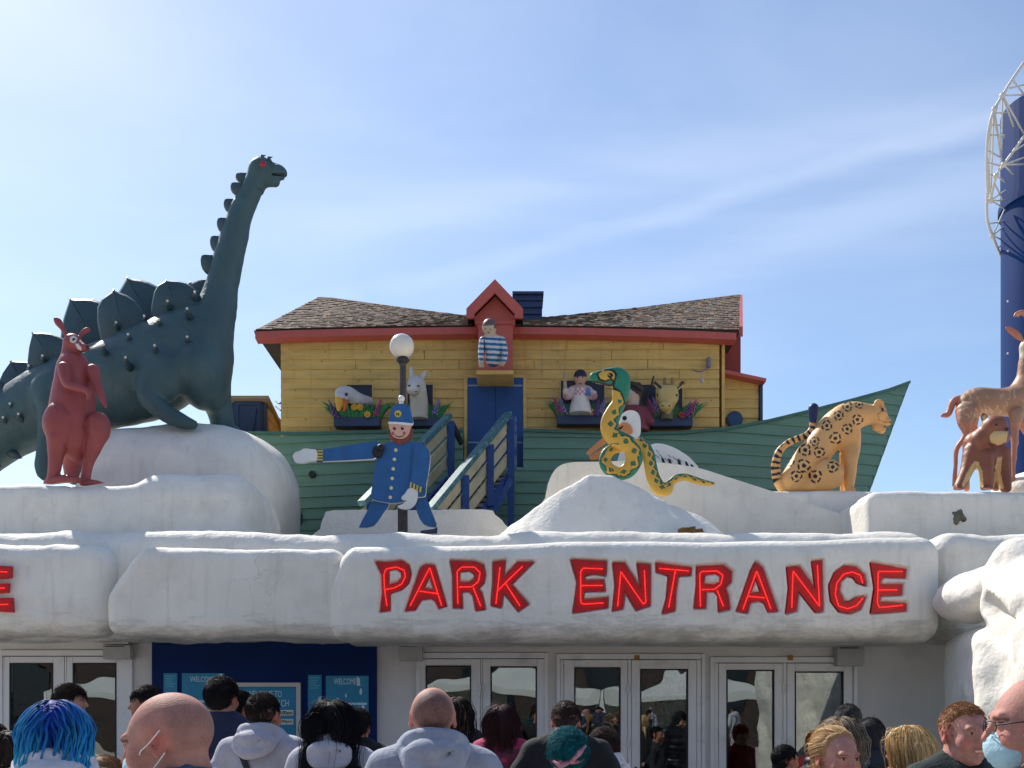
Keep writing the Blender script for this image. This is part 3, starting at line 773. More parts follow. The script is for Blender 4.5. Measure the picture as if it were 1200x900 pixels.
# snake peak
def ragged(c, r, sc_, m, parent, seed):
    b = MB(); b.ball(c, r, 28, 20, sc=sc_); V = np.array(b.v); cc = np.array(c)
    k = nz3((V - cc) / r, 1.3, seed, 4)
    V = cc + (V - cc) * (1 + .75 * k)[:, None]
    link('bare_patch', V, b.f, m, parent, True)
def peak():
    prof = [(572, 636), (585, 626), (600, 613), (640, 588), (668, 570), (690, 556), (702, 555), (716, 558), (740, 569), (765, 581), (790, 589), (815, 600), (838, 616), (856, 634)]
    d = 10.7; xs = [PX(a, d) for a, b in prof]; zs = [PZ(b, d) for a, b in prof]
    X = np.linspace(xs[0], xs[-1], 110); Yv = np.linspace(10.18, 11.5, 60); zb = 3.2
    V = []; 
    for x in X:
        h = np.interp(x, xs, zs) - zb
        for y in Yv:
            t = (y - 10.7) / (.5 if y < 10.7 else .75)
            f = max(0, 1 - (abs(t) ** 1.12 if t < 0 else abs(t) ** 1.6))
            z = zb + h * f
            z += .05 * noise.fractal(Vector((x * 1.8, y * 1.8, 3)), 1, 2, 4) * min(1, f * 3)
            V.append((x, y, z))
    ny = len(Yv); Q = [(i * ny + j, (i + 1) * ny + j, (i + 1) * ny + j + 1, i * ny + j + 1) for i in range(len(X) - 1) for j in range(ny - 1)]
    o = link('rock_peak', V, np.array(Q), M_WHITE, None, True, loc=(.9, 10.7, 3.3)); tag(o, 'small pointed white rock peak under the yellow snake', 'rock')
    ragged(P(811, 622, 10.25), .085, (1.15, .5, .6), mat('bare_brown', (120, 88, 44), .9, .3, 10, .4, 20), o, 7.0)
peak()
wv = cutout('rock_wall', [(640, 640), (640, 582), (644, 562), (653, 548), (668, 542), (700, 541), (752, 540), (812, 547), (850, 558), (900, 574), (960, 594), (1012, 613), (1016, 640)], 11.8, .4, M_WHITE, smooth=4, loc=(1, 11.8, 3.3))
tag(wv, 'smooth white wall sloping down to the right in front of the pelican', 'wall')
b = wv.modifiers.new('bevel', 'BEVEL'); b.width = .05; b.segments = 3; b.limit_method = 'ANGLE'; b.angle_limit = R(50)
wv = cutout('rock_wall', [(374, 640), (375, 620), (380, 605), (392, 598), (480, 598), (568, 597), (580, 603), (592, 615), (598, 640)], 11.75, .4, M_WHITE, smooth=3, loc=(-1.2, 11.7, 3.3))
tag(wv, 'low white wall behind the legs of the cutout policeman', 'wall')
b = wv.modifiers.new('bevel', 'BEVEL'); b.width = .05; b.segments = 3; b.limit_method = 'ANGLE'; b.angle_limit = R(50)
def b_slab(s): s.box((PX(955, 12.3), 12.75, 3.4), (PX(1040, 12.3) - PX(955, 12.3), .7, PZ(579, 12.3) - 3.4), .08, 0)
sculpt_rock('rock_slab', 'flat white block that the leopard sits on', b_slab, (2.4, 11.9, 3.1), (4.8, 13.7, 4.7), .035, .015, 2.0, 3.0, (3.6, 12.6, 3.3))
def b_rl(s):
    s.box((PX(1220, 11), 11.9, 3.2), (PX(1220, 11) - PX(1014, 11), 1.0, PZ(576, 11) - 3.2), .12, 0)
    s.ell((PX(1215, 11.8), 11.9, PZ(578, 11.8)), (.45, .5, .26), .12)
def b_rl_done():
    o = sculpt_rock('rock_ledge', 'white rock ledge on the right under the antelope and the brown bear', b_rl, (3.5, 10.6, 3.1), (7.9, 13.1, 4.7), .04, .02, 1.6, 8.0, (5, 11.8, 3.3))
    ragged((PX(1124, 10.9), 10.9, PZ(606, 10.9)), .075, (.8, .3, 1.1), mat('bare_stone', (112, 108, 92), .9, .3, 12, .5, 30), o, 3.0)
b_rl_done()
def b_rock(s):
    d = 8.0
    def q(px, py, dd=0.0): return P(px, py, d) + Vector((0, dd, 0))
    Mz = Matrix.Rotation(R(-12.4), 3, 'Z')
    s.box((4.12, 7.75, 1.1), (.5, 1.75, 1.28), .2, .0, M=Mz)
    s.ell((4.25, 7.15, 2.46), (.78, 1.3, .42), .05)
    s.ell((*P(1140, 702, 8.75)[:2], PZ(702, 8.75)), (.27, .5, .2), .08)
    s.chain([(*P(1132, 684, 8.9), .1), (*P(1160, 684, 8.5), .14), (*P(1195, 664, 7.8), .22)], .1)
    s.chain([(*P(1168, 760, 7.6), .16), (*P(1176, 830, 7.5), .2), (3.72, 7.5, .6, .3), (3.75, 7.5, -.3, .4)], .1)
    s.ell((3.62, 6.6, 1.9), (.3, .4, .6), .12)
    s.box((PX(1158, 9.35), 9.35, 1.1), (.34, .3, 1.3), .12, .05, M=Matrix.Rotation(R(2), 3, 'Y'))
    s.ell((3.46, 7.5, PZ(724, 7.5)), (.3, .62, .15), .03, 'sub', Matrix.Rotation(R(24), 3, 'X'))
    s.ell((3.6, 8.35, 1.7), (.14, .12, .6), .08, 'sub')
sculpt_rock('rock_pillar', 'rugged white rock pillar with a hollow at the right edge', b_rock, (2.7, 5.4, 0.0), (5.6, 9.9, 3.4), .032, .035, 2.2, 21.0, (4, 8, 0))

# ------------------------------------------------------------------ what the door glass mirrors, behind the viewer
mq = thing('marquee', 'white open-sided marquee mirrored in the entrance door glass', 'marquee', (0, -9, 0))
m = MB()
for i in range(5):
    x = -10 + i * 5
    m.add([(x - 2.4, -11.5, 2.2), (x + 2.4, -11.5, 2.2), (x + 2.4, -7, 2.2), (x - 2.4, -7, 2.2), (x, -9.2, 2.85)], [(0, 1, 4), (1, 2, 4), (2, 3, 4), (3, 0, 4), (3, 2, 1, 0)])
    m.box(x - 2.4, x + 2.4, -6.99, -6.95, 2.02, 2.22)
m.build('canopy', mat('white_canvas', (205, 204, 200), .7, .06, 2), mq)
for i in range(6):
    k = MB(); k.box(-12.5 + i * 5 - .06, -12.5 + i * 5 + .06, -7.1, -6.98, 0, 2.2); k.build('pole', M_PVC, mq)
for x in (-7.5, -1.5, 4.0, 9.0):
    k = MB(); k.box(x - 1.3, x + 1.3, -11.4, -11.35, 0.2, 2.15); k.build('side_panel', mat('grey_canvas', (168, 168, 162), .7, .1, 2), mq)
bb = thing('sky_block_building', 'added dark brick building behind the viewer blocking sky reflections in the door glass', 'building', (0, -24, 0))  # unseen backdrop, added to keep bright sky out of the pane reflections
m = MB(); m.box(-45, 45, -30, -24, 0, 11); m.build('wall', mat('dark_brick', (58, 46, 42), .85, .25, 2), bb)
for i in range(18):
    for zz in (1.5, 5.5):
        k = MB(); k.box(-42 + i * 5, -40 + i * 5, -24.02, -23.9, zz, zz + 2.2); k.build('window', mat('dark_window', (30, 36, 44), .15, .1), bb)
# ------------------------------------------------------------------ the ark: clapboard cabin on a green hull
ARK = thing('wooden_ark', 'toy ark with yellow clapboard cabin, brown shingle roof and green plank hull', 'ark', (0, 15, 3.3))
M_YEL = mat('yellow_boards', (206, 171, 98), 0.6, 0.14, 3.5, 0.2, 30, drip=.35, dirt=0.5, dcol=(140, 116, 74), dscale=3.2, stretch=(.6, 1, 3), paint=False)
M_GRN = mat('green_boards', (100, 136, 116), 0.6, 0.16, 2.6, 0.2, 30, drip=.3, dirt=0.45, dcol=(86, 104, 98), dscale=2.6, stretch=(.5, 1, 4), dlo=.5, dhi=.8)
M_BRED = mat('red_woodwork', (186, 88, 78), 0.55, 0.1, 4, 0.06, 30, dirt=0.3, dcol=(110, 40, 36), dscale=4)
M_BLUE = mat('blue_door_paint', (22, 68, 128), 0.5, 0.1, 4, 0.05, 30, dirt=0.25, dcol=(10, 40, 90), dscale=5)
M_NVP = mat('navy_paint', (44, 58, 90), 0.5, 0.12, 6, 0.05, 30, dirt=0.25, dcol=(60, 70, 100), dscale=8)
M_SHIN = mat('weathered_shingle', None, 0.9, 0.18, 12, 0.3, 60, paint=True)
M_HOLE = mat('window_hole_shade', (18, 18, 38), 0.35, 0.1, 6)  # dark panel colour stands in for the shade inside the open windows
DH = 14.8
def siding(mb, x0, x1, z0, z1, y, bh, seed, lap=.022, joint=(1.0, 2.4), step=None):
    r_ = random.Random(seed); z = z0; k = 0
    while z < z1 - .01:
        zt = min(z + bh, z1); x = x0
        jz = r_.uniform(-.004, .004) if k else 0
        while x < x1 - .001:
            xe = min(x1, x + r_.uniform(*joint))
            if x1 - xe < .3: xe = x1
            jy = r_.uniform(-.004, .003); dz1 = r_.uniform(-.004, .004); dz2 = r_.uniform(-.004, .004)
            a, b = x + .004, xe - .004
            mb.hexa([(a, y - lap + jy, z + jz + dz1), (b, y - lap + jy, z + jz + dz2), (b, y + .01, z + jz + dz2), (a, y + .01, z + jz + dz1),
                     (a, y - .003 + jy, zt + .004), (b, y - .003 + jy, zt + .004), (b, y + .01, zt + .004), (a, y + .01, zt + .004)])
            x = xe
        z = zt; k += 1
hx0, hx1 = PX(329, DH), PX(843, DH); hz0, hz1 = PZ(512, DH), PZ(388, DH)
m = MB(); siding(m, hx0, hx1, hz0, hz1, DH, .139, 3)
m.box(hx0 + .03, hx1 - .03, DH + .012, DH + .1, hz0, hz1 - .002)
m.box(hx0 + .01, hx0 + .1, DH + .1, 18.8, hz0, hz1); m.box(hx1 - .1, hx1 - .01, DH + .1, 18.8, hz0, hz1); m.box(hx0 + .1, hx1 - .1, 18.7, 18.8, hz0, hz1)
r_ = random.Random(4)
for i in range(60):
    x = r_.uniform(hx0 + .1, hx1 - .1); z = hz0 + .139 * r_.randint(0, 9) + .11
    m.ball((x, DH - .016, z), .008, 5, 4, mi=1)
wall = m.build('clapboard_wall', [M_YEL, M_INK], ARK)
m = MB(); m.box(hx0 - .004, hx1 + .004, DH - .03, DH - .001, PZ(396, DH), PZ(390, DH)); m.build('frieze_board', M_YEL, ARK)
# roof
def lerpt(tab, x): return float(np.interp(x, [t[0] for t in tab], [t[1] for t in tab]))
EAV = [(300, 387), (350, 385), (450, 382.5), (560, 381), (600, 381), (700, 382.5), (800, 385), (866, 387)]
RDG = [(375, 348), (390, 349), (440, 356), (500, 364), (540, 369), (600, 373), (640, 372), (700, 366), (760, 359), (820, 351), (867, 345)]
DE, DR = 14.64, 16.9
def roofpt(u, v):
    pe = 300 + 566 * u; pr = 375 + 492 * u
    e = P(pe, lerpt(EAV, pe), DE); r = P(pr, lerpt(RDG, pr), DR)
    return e.lerp(r, v)
sh = MB(); r_ = random.Random(11); cols = [(118, 92, 76), (126, 102, 84), (108, 86, 72), (130, 106, 86), (100, 82, 70), (136, 112, 92), (112, 96, 76)]
rows = 19
for k in range(rows):
    v0, v1 = k / rows, min(1, (k + 1.15) / rows); u = 0.0; 
    while u < 1:
        u1 = min(1, u + r_.uniform(.006, .013))
        if not (.447 < (u + u1) / 2 < .527 and k < 13):
            c = np.array(lin(cols[r_.randrange(7)])[:3]) * r_.uniform(.75, 1.2)
            if u > .45 and r_.random() < .06: c = np.array(lin((60, 96, 100))[:3])
            t = r_.uniform(.008, .02); a, b, c2, e = roofpt(u, v0), roofpt(u1 - .0006, v0), roofpt(u1 - .0006, v1), roofpt(u, v1)
            up = Vector((0, -.35, .94)); dv = (r_.uniform(-.014, .014))
            a2 = a + Vector((0, dv, dv * .4)); b2 = b + Vector((0, dv, dv * .4))
            sh.hexa([a2, b2, c2, e, a2 + up * t, b2 + up * t, c2 + up * .004, e + up * .004], tuple(c))
        u = u1
sh.build('shingle_roof', M_SHIN, ARK, paint=True)
m = MB(); n = 40
vs = []; fs = []
for i in range(n + 1):
    u = i / n; a = roofpt(u, 0); r = roofpt(u, 1); b = Vector((a.x, 2 * DR - DE, a.z))
    vs += [a - Vector((0, 0, .012)), r - Vector((0, 0, .012)), b, b - Vector((0, 0, .06)), a - Vector((0, 0, .06))]
for i in range(n):
    p, q = i * 5, i * 5 + 5
    fs += [(p, q, q + 1, p + 1), (p + 1, q + 1, q + 2, p + 2), (p + 2, q + 2, q + 3, p + 3), (p + 3, q + 3, q + 4, p + 4), (p + 4, q + 4, q, p)]
fs += [(0, 1, 2, 3, 4), tuple(n * 5 + i for i in (4, 3, 2, 1, 0))]
m.add(vs, fs); m.build('roof_deck', mat('dark_roof_board', (62, 50, 46), .9, .2, 6), ARK)
for pts in ([(299, 388.5), (340, 387), (400, 385.5), (480, 384), (560, 383)], [(595, 383), (680, 384), (760, 386), (820, 388), (863, 390)]):
    f = MB(); d = DE - .03
    top = [P(a, b, d) for a, b in pts]
    for a, b in zip(top[:-1], top[1:]):
        f.hexa([(a.x, d, a.z - .1), (b.x, d, b.z - .1), (b.x, d + .028, b.z - .1), (a.x, d + .028, a.z - .1), (a.x, d, a.z), (b.x, d, b.z), (b.x, d + .028, b.z), (a.x, d + .028, a.z)])
        f.hexa([(a.x, d + .03, a.z - .1), (b.x, d + .03, b.z - .1), (b.x, DH - .024, b.z - .12), (a.x, DH - .024, a.z - .12), (a.x, d + .03, a.z - .085), (b.x, d + .03, b.z - .085), (b.x, DH - .024, b.z - .105), (a.x, DH - .024, a.z - .105)])
    f.build('fascia_board', M_BRED, ARK)
f = MB(); f.beam(roofpt(1, 0) + Vector((.03, 0, -.02)), roofpt(1, 1) + Vector((.02, 0, -.08)), .05, .14); f.build('barge_board', M_BRED, ARK)
f = MB(); f.beam(roofpt(0, 0) + Vector((-.01, 0, -.03)), roofpt(0, 1) + Vector((-.01, 0, -.03)), .03, .05); f.build('barge_board', MATS['dark_roof_board'], ARK)
m = MB(); m.box(PX(846, 15.4), PX(868, 15.4), 15.4, 17.6, PZ(446, 15.4), PZ(378, 15.4)); m.build('end_panel', mat('deep_red_boards', (150, 58, 48), .6, .12, 4, .05, 30), ARK)
# dormer
DM = 14.15
cutout('dormer_gable', [(580, 327), (613, 361.5), (613, 372.5), (603, 372.5), (603, 367), (580, 343), (556, 367), (556, 372.5), (546.5, 372.5), (546.5, 361.5)], DM, .05, M_BRED, ARK)
cutout('dormer_front', [(580, 341), (604, 366), (601, 372), (601, 430), (560, 430), (560, 372), (555, 366)], DM, .35, M_BRED, ARK, shift=-.18)
m = MB(); m.box(PX(557, DM), PX(603, DM), DM + .15, DM + .178, PZ(374.5, DM), PZ(370.5, DM)); m.build('lintel', M_BRED, ARK)
m = MB()
ap, lf, rt = P(580, 327.6, DM), P(547, 362, DM), P(613, 362, DM)
for a in (lf, rt):
    o = Vector((0, .055, -.012)); bk = Vector((0, 2.5, -.012))
    m.hexa([a + o, ap + o, ap + bk, a + bk, a + o + Vector((0, 0, -.04)), ap + o + Vector((0, 0, -.05)), ap + bk + Vector((0, 0, -.05)), a + bk + Vector((0, 0, -.04))])
m.build('dormer_roof', mat('dark_slate', (52, 48, 50), .85, .2, 10), ARK)
m = MB(); m.box(PX(558, DM), PX(602, DM), DM + .06, DH - .026, PZ(437, DM), PZ(432, DM)); m.build('dormer_sill', M_YEL, ARK, bevel=.01)
# chimney
DC = 16.0
ch = MB(); ch.box(PX(603, DC), PX(635, DC), DC, DC + .5, PZ(390, DC), PZ(345, DC)); chm = ch.build('chimney', M_NVP, ARK)
m = MB(); siding(m, PX(602, DC), PX(635.5, DC), PZ(385, DC), PZ(346, DC), DC - .02, .105, 9, .03, (.15, .3)); m.box(PX(600.5, DC), PX(637, DC), DC - .06, DC + .55, PZ(346, DC), PZ(343, DC))
m.build('chimney_shingles', M_NVP, chm)
# door, windows
m = MB(); x0, x1, z0, z1 = PX(548, DH), PX(613, DH), PZ(548, DH), PZ(444, DH)
for i in range(2):
    m.box(x0 + (x1 - x0) / 2 * i + .002, x0 + (x1 - x0) / 2 * (i + 1) - .002, DH - .06, DH - .03, z0, z1)
dr = m.build('door', M_BLUE, ARK, bevel=.004)
for a, b in ((548, 562), (597, 612)):
    for zz in (453.5, 520):
        k = MB(); k.box(PX(a, DH), PX(b, DH), DH - .068, DH - .061, PZ(zz + 1, DH), PZ(zz - 1, DH)); k.build('hinge', mat('pale_hinge', (120, 140, 170), .4, .1), dr)
m = MB(); m.box(x0 - .05, x0 - .002, DH - .05, DH - .025, z0, z1 + .03); m.box(x1 + .002, x1 + .05, DH - .05, DH - .025, z0, z1 + .03); m.box(x0 - .05, x1 + .05, DH - .052, DH - .024, z1 + .002, z1 + .05); m.build('door_frame', M_YEL, ARK)
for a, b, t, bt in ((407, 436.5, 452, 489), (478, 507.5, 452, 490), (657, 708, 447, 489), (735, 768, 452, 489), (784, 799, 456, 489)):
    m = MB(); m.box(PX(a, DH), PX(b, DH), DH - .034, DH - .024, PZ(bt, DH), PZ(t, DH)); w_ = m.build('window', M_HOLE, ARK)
    m = MB(); x0, x1, z0, z1 = PX(a, DH), PX(b, DH), PZ(bt, DH), PZ(t, DH); s_ = .016
    m.box(x0 - s_, x0, DH - .045, DH - .02, z0, z1); m.box(x1, x1 + s_, DH - .045, DH - .02, z0, z1); m.box(x0 - s_, x1 + s_, DH - .045, DH - .02, z1, z1 + s_); m.build('window_frame', M_YEL, w_)
# lean-to at the right end
DA = 15.05
m = MB(); siding(m, PX(844, DA), PX(889, DA), PZ(512, DA), PZ(449, DA), DA, .139, 21); m.box(PX(844, DA), PX(888, DA), DA + .012, DA + 1.6, PZ(512, DA), PZ(450, DA))
m.hexa([(PX(844, DA), DA - .01, PZ(450, DA)), (PX(889, DA), DA - .01, PZ(453, DA)), (PX(889, DA), DA + .1, PZ(453, DA)), (PX(844, DA), DA + .1, PZ(450, DA)),
        (PX(844, DA), DA - .01, PZ(442, DA)), (PX(889, DA), DA - .01, PZ(451, DA)), (PX(889, DA), DA + .1, PZ(451, DA)), (PX(844, DA), DA + .1, PZ(442, DA))])
m.build('lean_to_wall', M_YEL, ARK)
m = MB(); m.beam(P(842, 439.5, DA) + Vector((0, .6, 0)), P(894, 450.5, DA) + Vector((0, .6, 0)), 1.6, .05); m.build('lean_to_roof', M_BRED, ARK)
m = MB(); m.box(PX(889.5, DA), PX(893, DA), DA - .05, DA + 1.5, PZ(500, DA), PZ(452, DA)); m.build('corner_board', M_NVP, ARK)
m = MB(); m.box(PX(842, DA), PX(845.5, DA), DA - .24, DA - .03, PZ(508, DA), PZ(394, DA)); m.build('corner_board', M_YEL, ARK)
ph = MB(); c = P(861, 491, DA - .06); t = [(c + Vector((math.cos(2 * math.pi * i / 24) * .118, 0, math.sin(2 * math.pi * i / 24) * .118))) for i in range(24)]
v, f = slab_geo([(p.x, p.z) for p in t], [], DA - .06, .05); pt = link('porthole', v, f, M_NVP, ARK)
t = [(c + Vector((math.cos(2 * math.pi * i / 24) * .095, 0, math.sin(2 * math.pi * i / 24) * .095))) for i in range(24)]
v, f = slab_geo([(p.x, p.z) for p in t], [], DA - .067, .006); link('porthole_pane', v, f, mat('teal_pane', (14, 56, 100), .2, .3, 10), pt)
# hull
SHEER = [(228, 508), (300, 507), (350, 508), (480, 505), (545, 504), (605, 503.5), (680, 506), (750, 508), (800, 507), (850, 502), (900, 493), (950, 481), (1000, 468), (1040, 457), (1066, 447.5)]
def yh(px): return 14.42 + 1.25 * abs((px - 600) / 466.0) ** 2.2
def prow_px(py): return 1066 - max(0, (py - 448)) * (46 / 126.0)
hb = MB(); r_ = random.Random(5)
cols_ = list(range(228, 1066, 7)) + [1066]
bh = .158; zmin = 3.3; k = 0
def hullpt(px, z):
    """surface point for a column pixel at height z, pulled in along the raked stem"""
    d = yh(px); py = HY - (z - CAMZ) * F / d
    lim = prow_px(py)
    if px > lim: px = lim; d = yh(px)
    return PX(px, d), d
z = zmin
while z < 6.7:
    jit = r_.uniform(-.005, .005)
    for a, b in zip(cols_[:-1], cols_[1:]):
        ta, tb = PZ(lerpt(SHEER, a), yh(a)), PZ(lerpt(SHEER, b), yh(b))
        if 546 < (a + b) / 2 < 614: ta = tb = PZ(547.5, yh(580))          # the doorway cuts through the bulwark
        za, zb = min(z + bh, ta), min(z + bh, tb)
        if za - z < .01 and zb - z < .01: continue
        za = max(za, z + .002); zb = max(zb, z + .002)
        xa0, ya0 = hullpt(a, z); xb0, yb0 = hullpt(b, z); xa1, ya1 = hullpt(a, za); xb1, yb1 = hullpt(b, zb)
        if xb0 - xa0 < 1e-4 and xb1 - xa1 < 1e-4: continue
        L_ = .024 + jit
        hb.add([(xa0, ya0 + .02, z), (xb0, yb0 + .02, z), (xa0, ya0 - L_, z), (xb0, yb0 - L_, z), (xb1, yb1 - .004, zb), (xa1, ya1 - .004, za)], [(0, 1, 3, 2), (2, 3, 4, 5)])
    z += bh
hull = hb.build('hull', M_GRN, ARK)
ib = MB()
for a, b in zip(cols_[:-1], cols_[1:]):
    zt = [PZ(lerpt(SHEER, q), yh(q)) - .012 for q in (a, b)]
    if 546 < (a + b) / 2 < 614: zt = [PZ(547.5, yh(580)) - .012] * 2
    bot = [hullpt(q, zmin) for q in (a, b)]; top = [hullpt(q, t) for q, t in zip((a, b), zt)]
    ya, yb = [18.8 - 2.2 * ((q - 600) / 466.0) ** 2 for q in (a, b)]
    ib.add([(top[0][0], top[0][1], zt[0]), (top[1][0], top[1][1], zt[1]), (top[1][0], yb, zt[1]), (top[0][0], ya, zt[0]), (bot[0][0], ya, zmin), (bot[1][0], yb, zmin)], [(0, 1, 2, 3), (3, 2, 5, 4)])
a = 1066
e = [hullpt(a, zmin + (PZ(448, yh(a)) - zmin) * i / 8) for i in range(9)]; yb = 16.6
for i in range(8):
    z0 = zmin + (PZ(448, yh(a)) - zmin) * i / 8; z1 = zmin + (PZ(448, yh(a)) - zmin) * (i + 1) / 8
    ib.add([(e[i][0], e[i][1] - .02, z0), (e[i][0], yb, z0), (e[i + 1][0], yb, z1), (e[i + 1][0], e[i + 1][1] - .02, z1)], [(0, 1, 2, 3)])
ib.build('hull_deck', M_GRN, ARK)
rl = MB()
for a, b in zip(cols_[:-1], cols_[1:]):
    if 546 < (a + b) / 2 < 614: continue
    pa, pb = Vector((PX(a, yh(a)), yh(a) - .015, PZ(lerpt(SHEER, a), yh(a)))), Vector((PX(b, yh(b)), yh(b) - .015, PZ(lerpt(SHEER, b), yh(b))))
    rl.hexa([pa + Vector((0, -.025, -.03)), pb + Vector((0, -.025, -.03)), pb + Vector((0, .06, -.03)), pa + Vector((0, .06, -.03)),
             pa + Vector((0, -.025, .012)), pb + Vector((0, -.025, .012)), pb + Vector((0, .06, .012)), pa + Vector((0, .06, .012))])
rl.build('gunwale', mat('green_rail', (62, 104, 92), .6, .15, 5, dirt=.4, dcol=(110, 130, 120), dscale=6), ARK)
for px_, py_ in ((366, 556), (345, 607)):
    m = MB(); d = yh(px_) - .04; r = .05 if py_ < 600 else .12
    m.tube([(PX(px_, d), d - .02, PZ(py_, d)), (PX(px_, d), d + .03, PZ(py_, d))], r, 16); m.build('hawse_hole', M_INK, ARK)

# ------------------------------------------------------------------ gangway
GW = thing('gangway', 'blue and tan railed gangway climbing to the blue ark door', 'gangway', (-.9, 13, 3.3))
M_TRAIL = mat('teal_peeling_rail', (58, 104, 112), .6, .2, 8, .1, 40, dirt=.8, dcol=(120, 150, 150), dscale=14, dlo=.52, dhi=.62)
M_TAN = mat('tan_rail_board', (190, 176, 142), .65, .12, 5, .1, 30, dirt=.4, dcol=(140, 128, 104), dscale=6, stretch=(1, 1, 1))
M_GBLUE = mat('blue_post_paint', (28, 66, 128), .6, .15, 6, .08, 30, dirt=.6, dcol=(110, 130, 160), dscale=9, dlo=.6, dhi=.7)
M_PEEL = mat('peeled_blue_board', (96, 116, 150), .7, .2, 10, .2, 40, dirt=.9, dcol=(30, 62, 120), dscale=12, dlo=.45, dhi=.6)
M_DECK = mat('grey_deck_board', (118, 112, 106), .85, .2, 6, .2, 30)
rails = [(P(424, 590, 12.0), P(526, 487.5, 14.0)), (P(503, 598, 12.0), P(596, 485, 14.0))]
dn = Vector((0, 0, 1))
for ri, (a, b) in enumerate(rails):
    m = MB(); m.beam(a, b, .11, .07); m.build('handrail', M_TRAIL, GW, bevel=.008)
    for off in (.15, .37, .59):
        m = MB(); ex = 0.0 if ri else 0.25
        m.beam(a.lerp(b, .02) - dn * off, a.lerp(b, .985) - dn * off, .03, .125); m.build('rail_board', M_TAN, GW, bevel=.004)
    for t in ((.04, .36, .68, .97) if ri else (.05, .5, .97)):
        c = a.lerp(b, t); m = MB(); low = .85 if t < .9 else 2.3
        m.beam(c - dn * .045 + Vector((.062, 0, 0)), c - dn * low + Vector((.062, 0, 0)), .09, .09); m.build('post', M_GBLUE, GW, bevel=.005)
m = MB(); n = 17
for i in range(n):
    t = i / n; a = rails[0][0].lerp(rails[0][1], t) - dn * .78; b = rails[1][0].lerp(rails[1][1], t) - dn * .78
    m.box(a.x + .05, b.x, a.y - .02, a.y + 2.0 / n - .012, a.z - .04, a.z)
a = rails[0][1] - dn * .78; b = rails[1][1] - dn * .78; m.box(a.x + .05, b.x, a.y, DH - .07, a.z - .04, a.z); m.build('step_boards', M_DECK, GW)
m = MB()
for (a, b) in rails: m.beam(a - dn * .92, b - dn * .92, .05, .2)
m.build('stringer', M_GBLUE, GW)
m = MB(); m.beam(P(571, 612, 13.6), P(597, 562, 13.9), .07, .1); m.build('brace', M_GBLUE, GW)
m = MB(); m.box(PX(597.5, 13.9), PX(605.5, 13.9), 13.9, 13.96, PZ(549, 13.9), PZ(488, 13.9)); m.build('end_board', M_PEEL, GW, bevel=.006)
m = MB(); m.beam(P(530, 497, 14.1) , P(541, 520, 14.3), .05, .07); m.build('brace', M_DARK, GW)

# ------------------------------------------------------------------ shed behind the mound
SH = thing('shed', 'small dark blue wooden shed between the dinosaur and the ark', 'shed', (-4, 15.6, 3.3))
ds = 15.5; x0, x1, z0, z1 = PX(250, ds), PX(312, ds), 3.3, PZ(466, ds)
m = MB(); m.box(x0, x1 - .002, ds, ds + 1.9, z0, z1 - .05); m.build('wall', M_NVP, SH)
m = MB(); m.box(PX(275, ds), PX(308, ds), ds - .03, ds - .002, z0, PZ(470, ds)); dd = m.build('door', M_NVP, SH)
m = MB(); a, b, t = PX(277, ds), PX(306, ds), PZ(472, ds); w_ = .045
m.box(a, a + w_, ds - .045, ds - .032, z0, t); m.box(b - w_, b, ds - .045, ds - .032, z0, t); m.box(a + w_, b - w_, ds - .045, ds - .032, t - w_, t); m.beam((a + .06, ds - .038, z0 + 1.2), (b - .06, ds - .038, t - .1), .012, .04, up=(0, 1, 0)); m.build('door_batten', M_NVP, dd)
m = MB(); zz = z0; r_ = random.Random(2)
while zz < z1 - .2:
    m.box(x1, x1 + .03, ds + .02, ds + 1.0, zz, zz + .145); zz += .155
m.build('side_boards', mat('brown_shed_boards', (138, 108, 80), .7, .15, 4, .1, 30), SH)
m = MB(); m.hexa([(x0, ds - .1, z1 - .045), (x1 + .06, ds - .1, z1 - .045), (x1 + .1, ds + 1.1, z1 - .36), (x0, ds + 1.1, z1 - .36), (x0, ds - .1, z1), (x1 + .06, ds - .1, z1), (x1 + .1, ds + 1.1, z1 - .31), (x0, ds + 1.1, z1 - .31)])
m.build('roof', mat('tan_roof_edge', (150, 130, 104), .8, .15, 6), SH)
m = MB(); m.tube(catmull([P(323, 470, 15.6), P(327, 473, 15.2), P(330, 471, 15.0)], 5, False), .012, 6); m.tube([P(323, 476, 15.6), P(329, 481, 15.2)], .012, 6); m.build('cable', M_INK, SH)

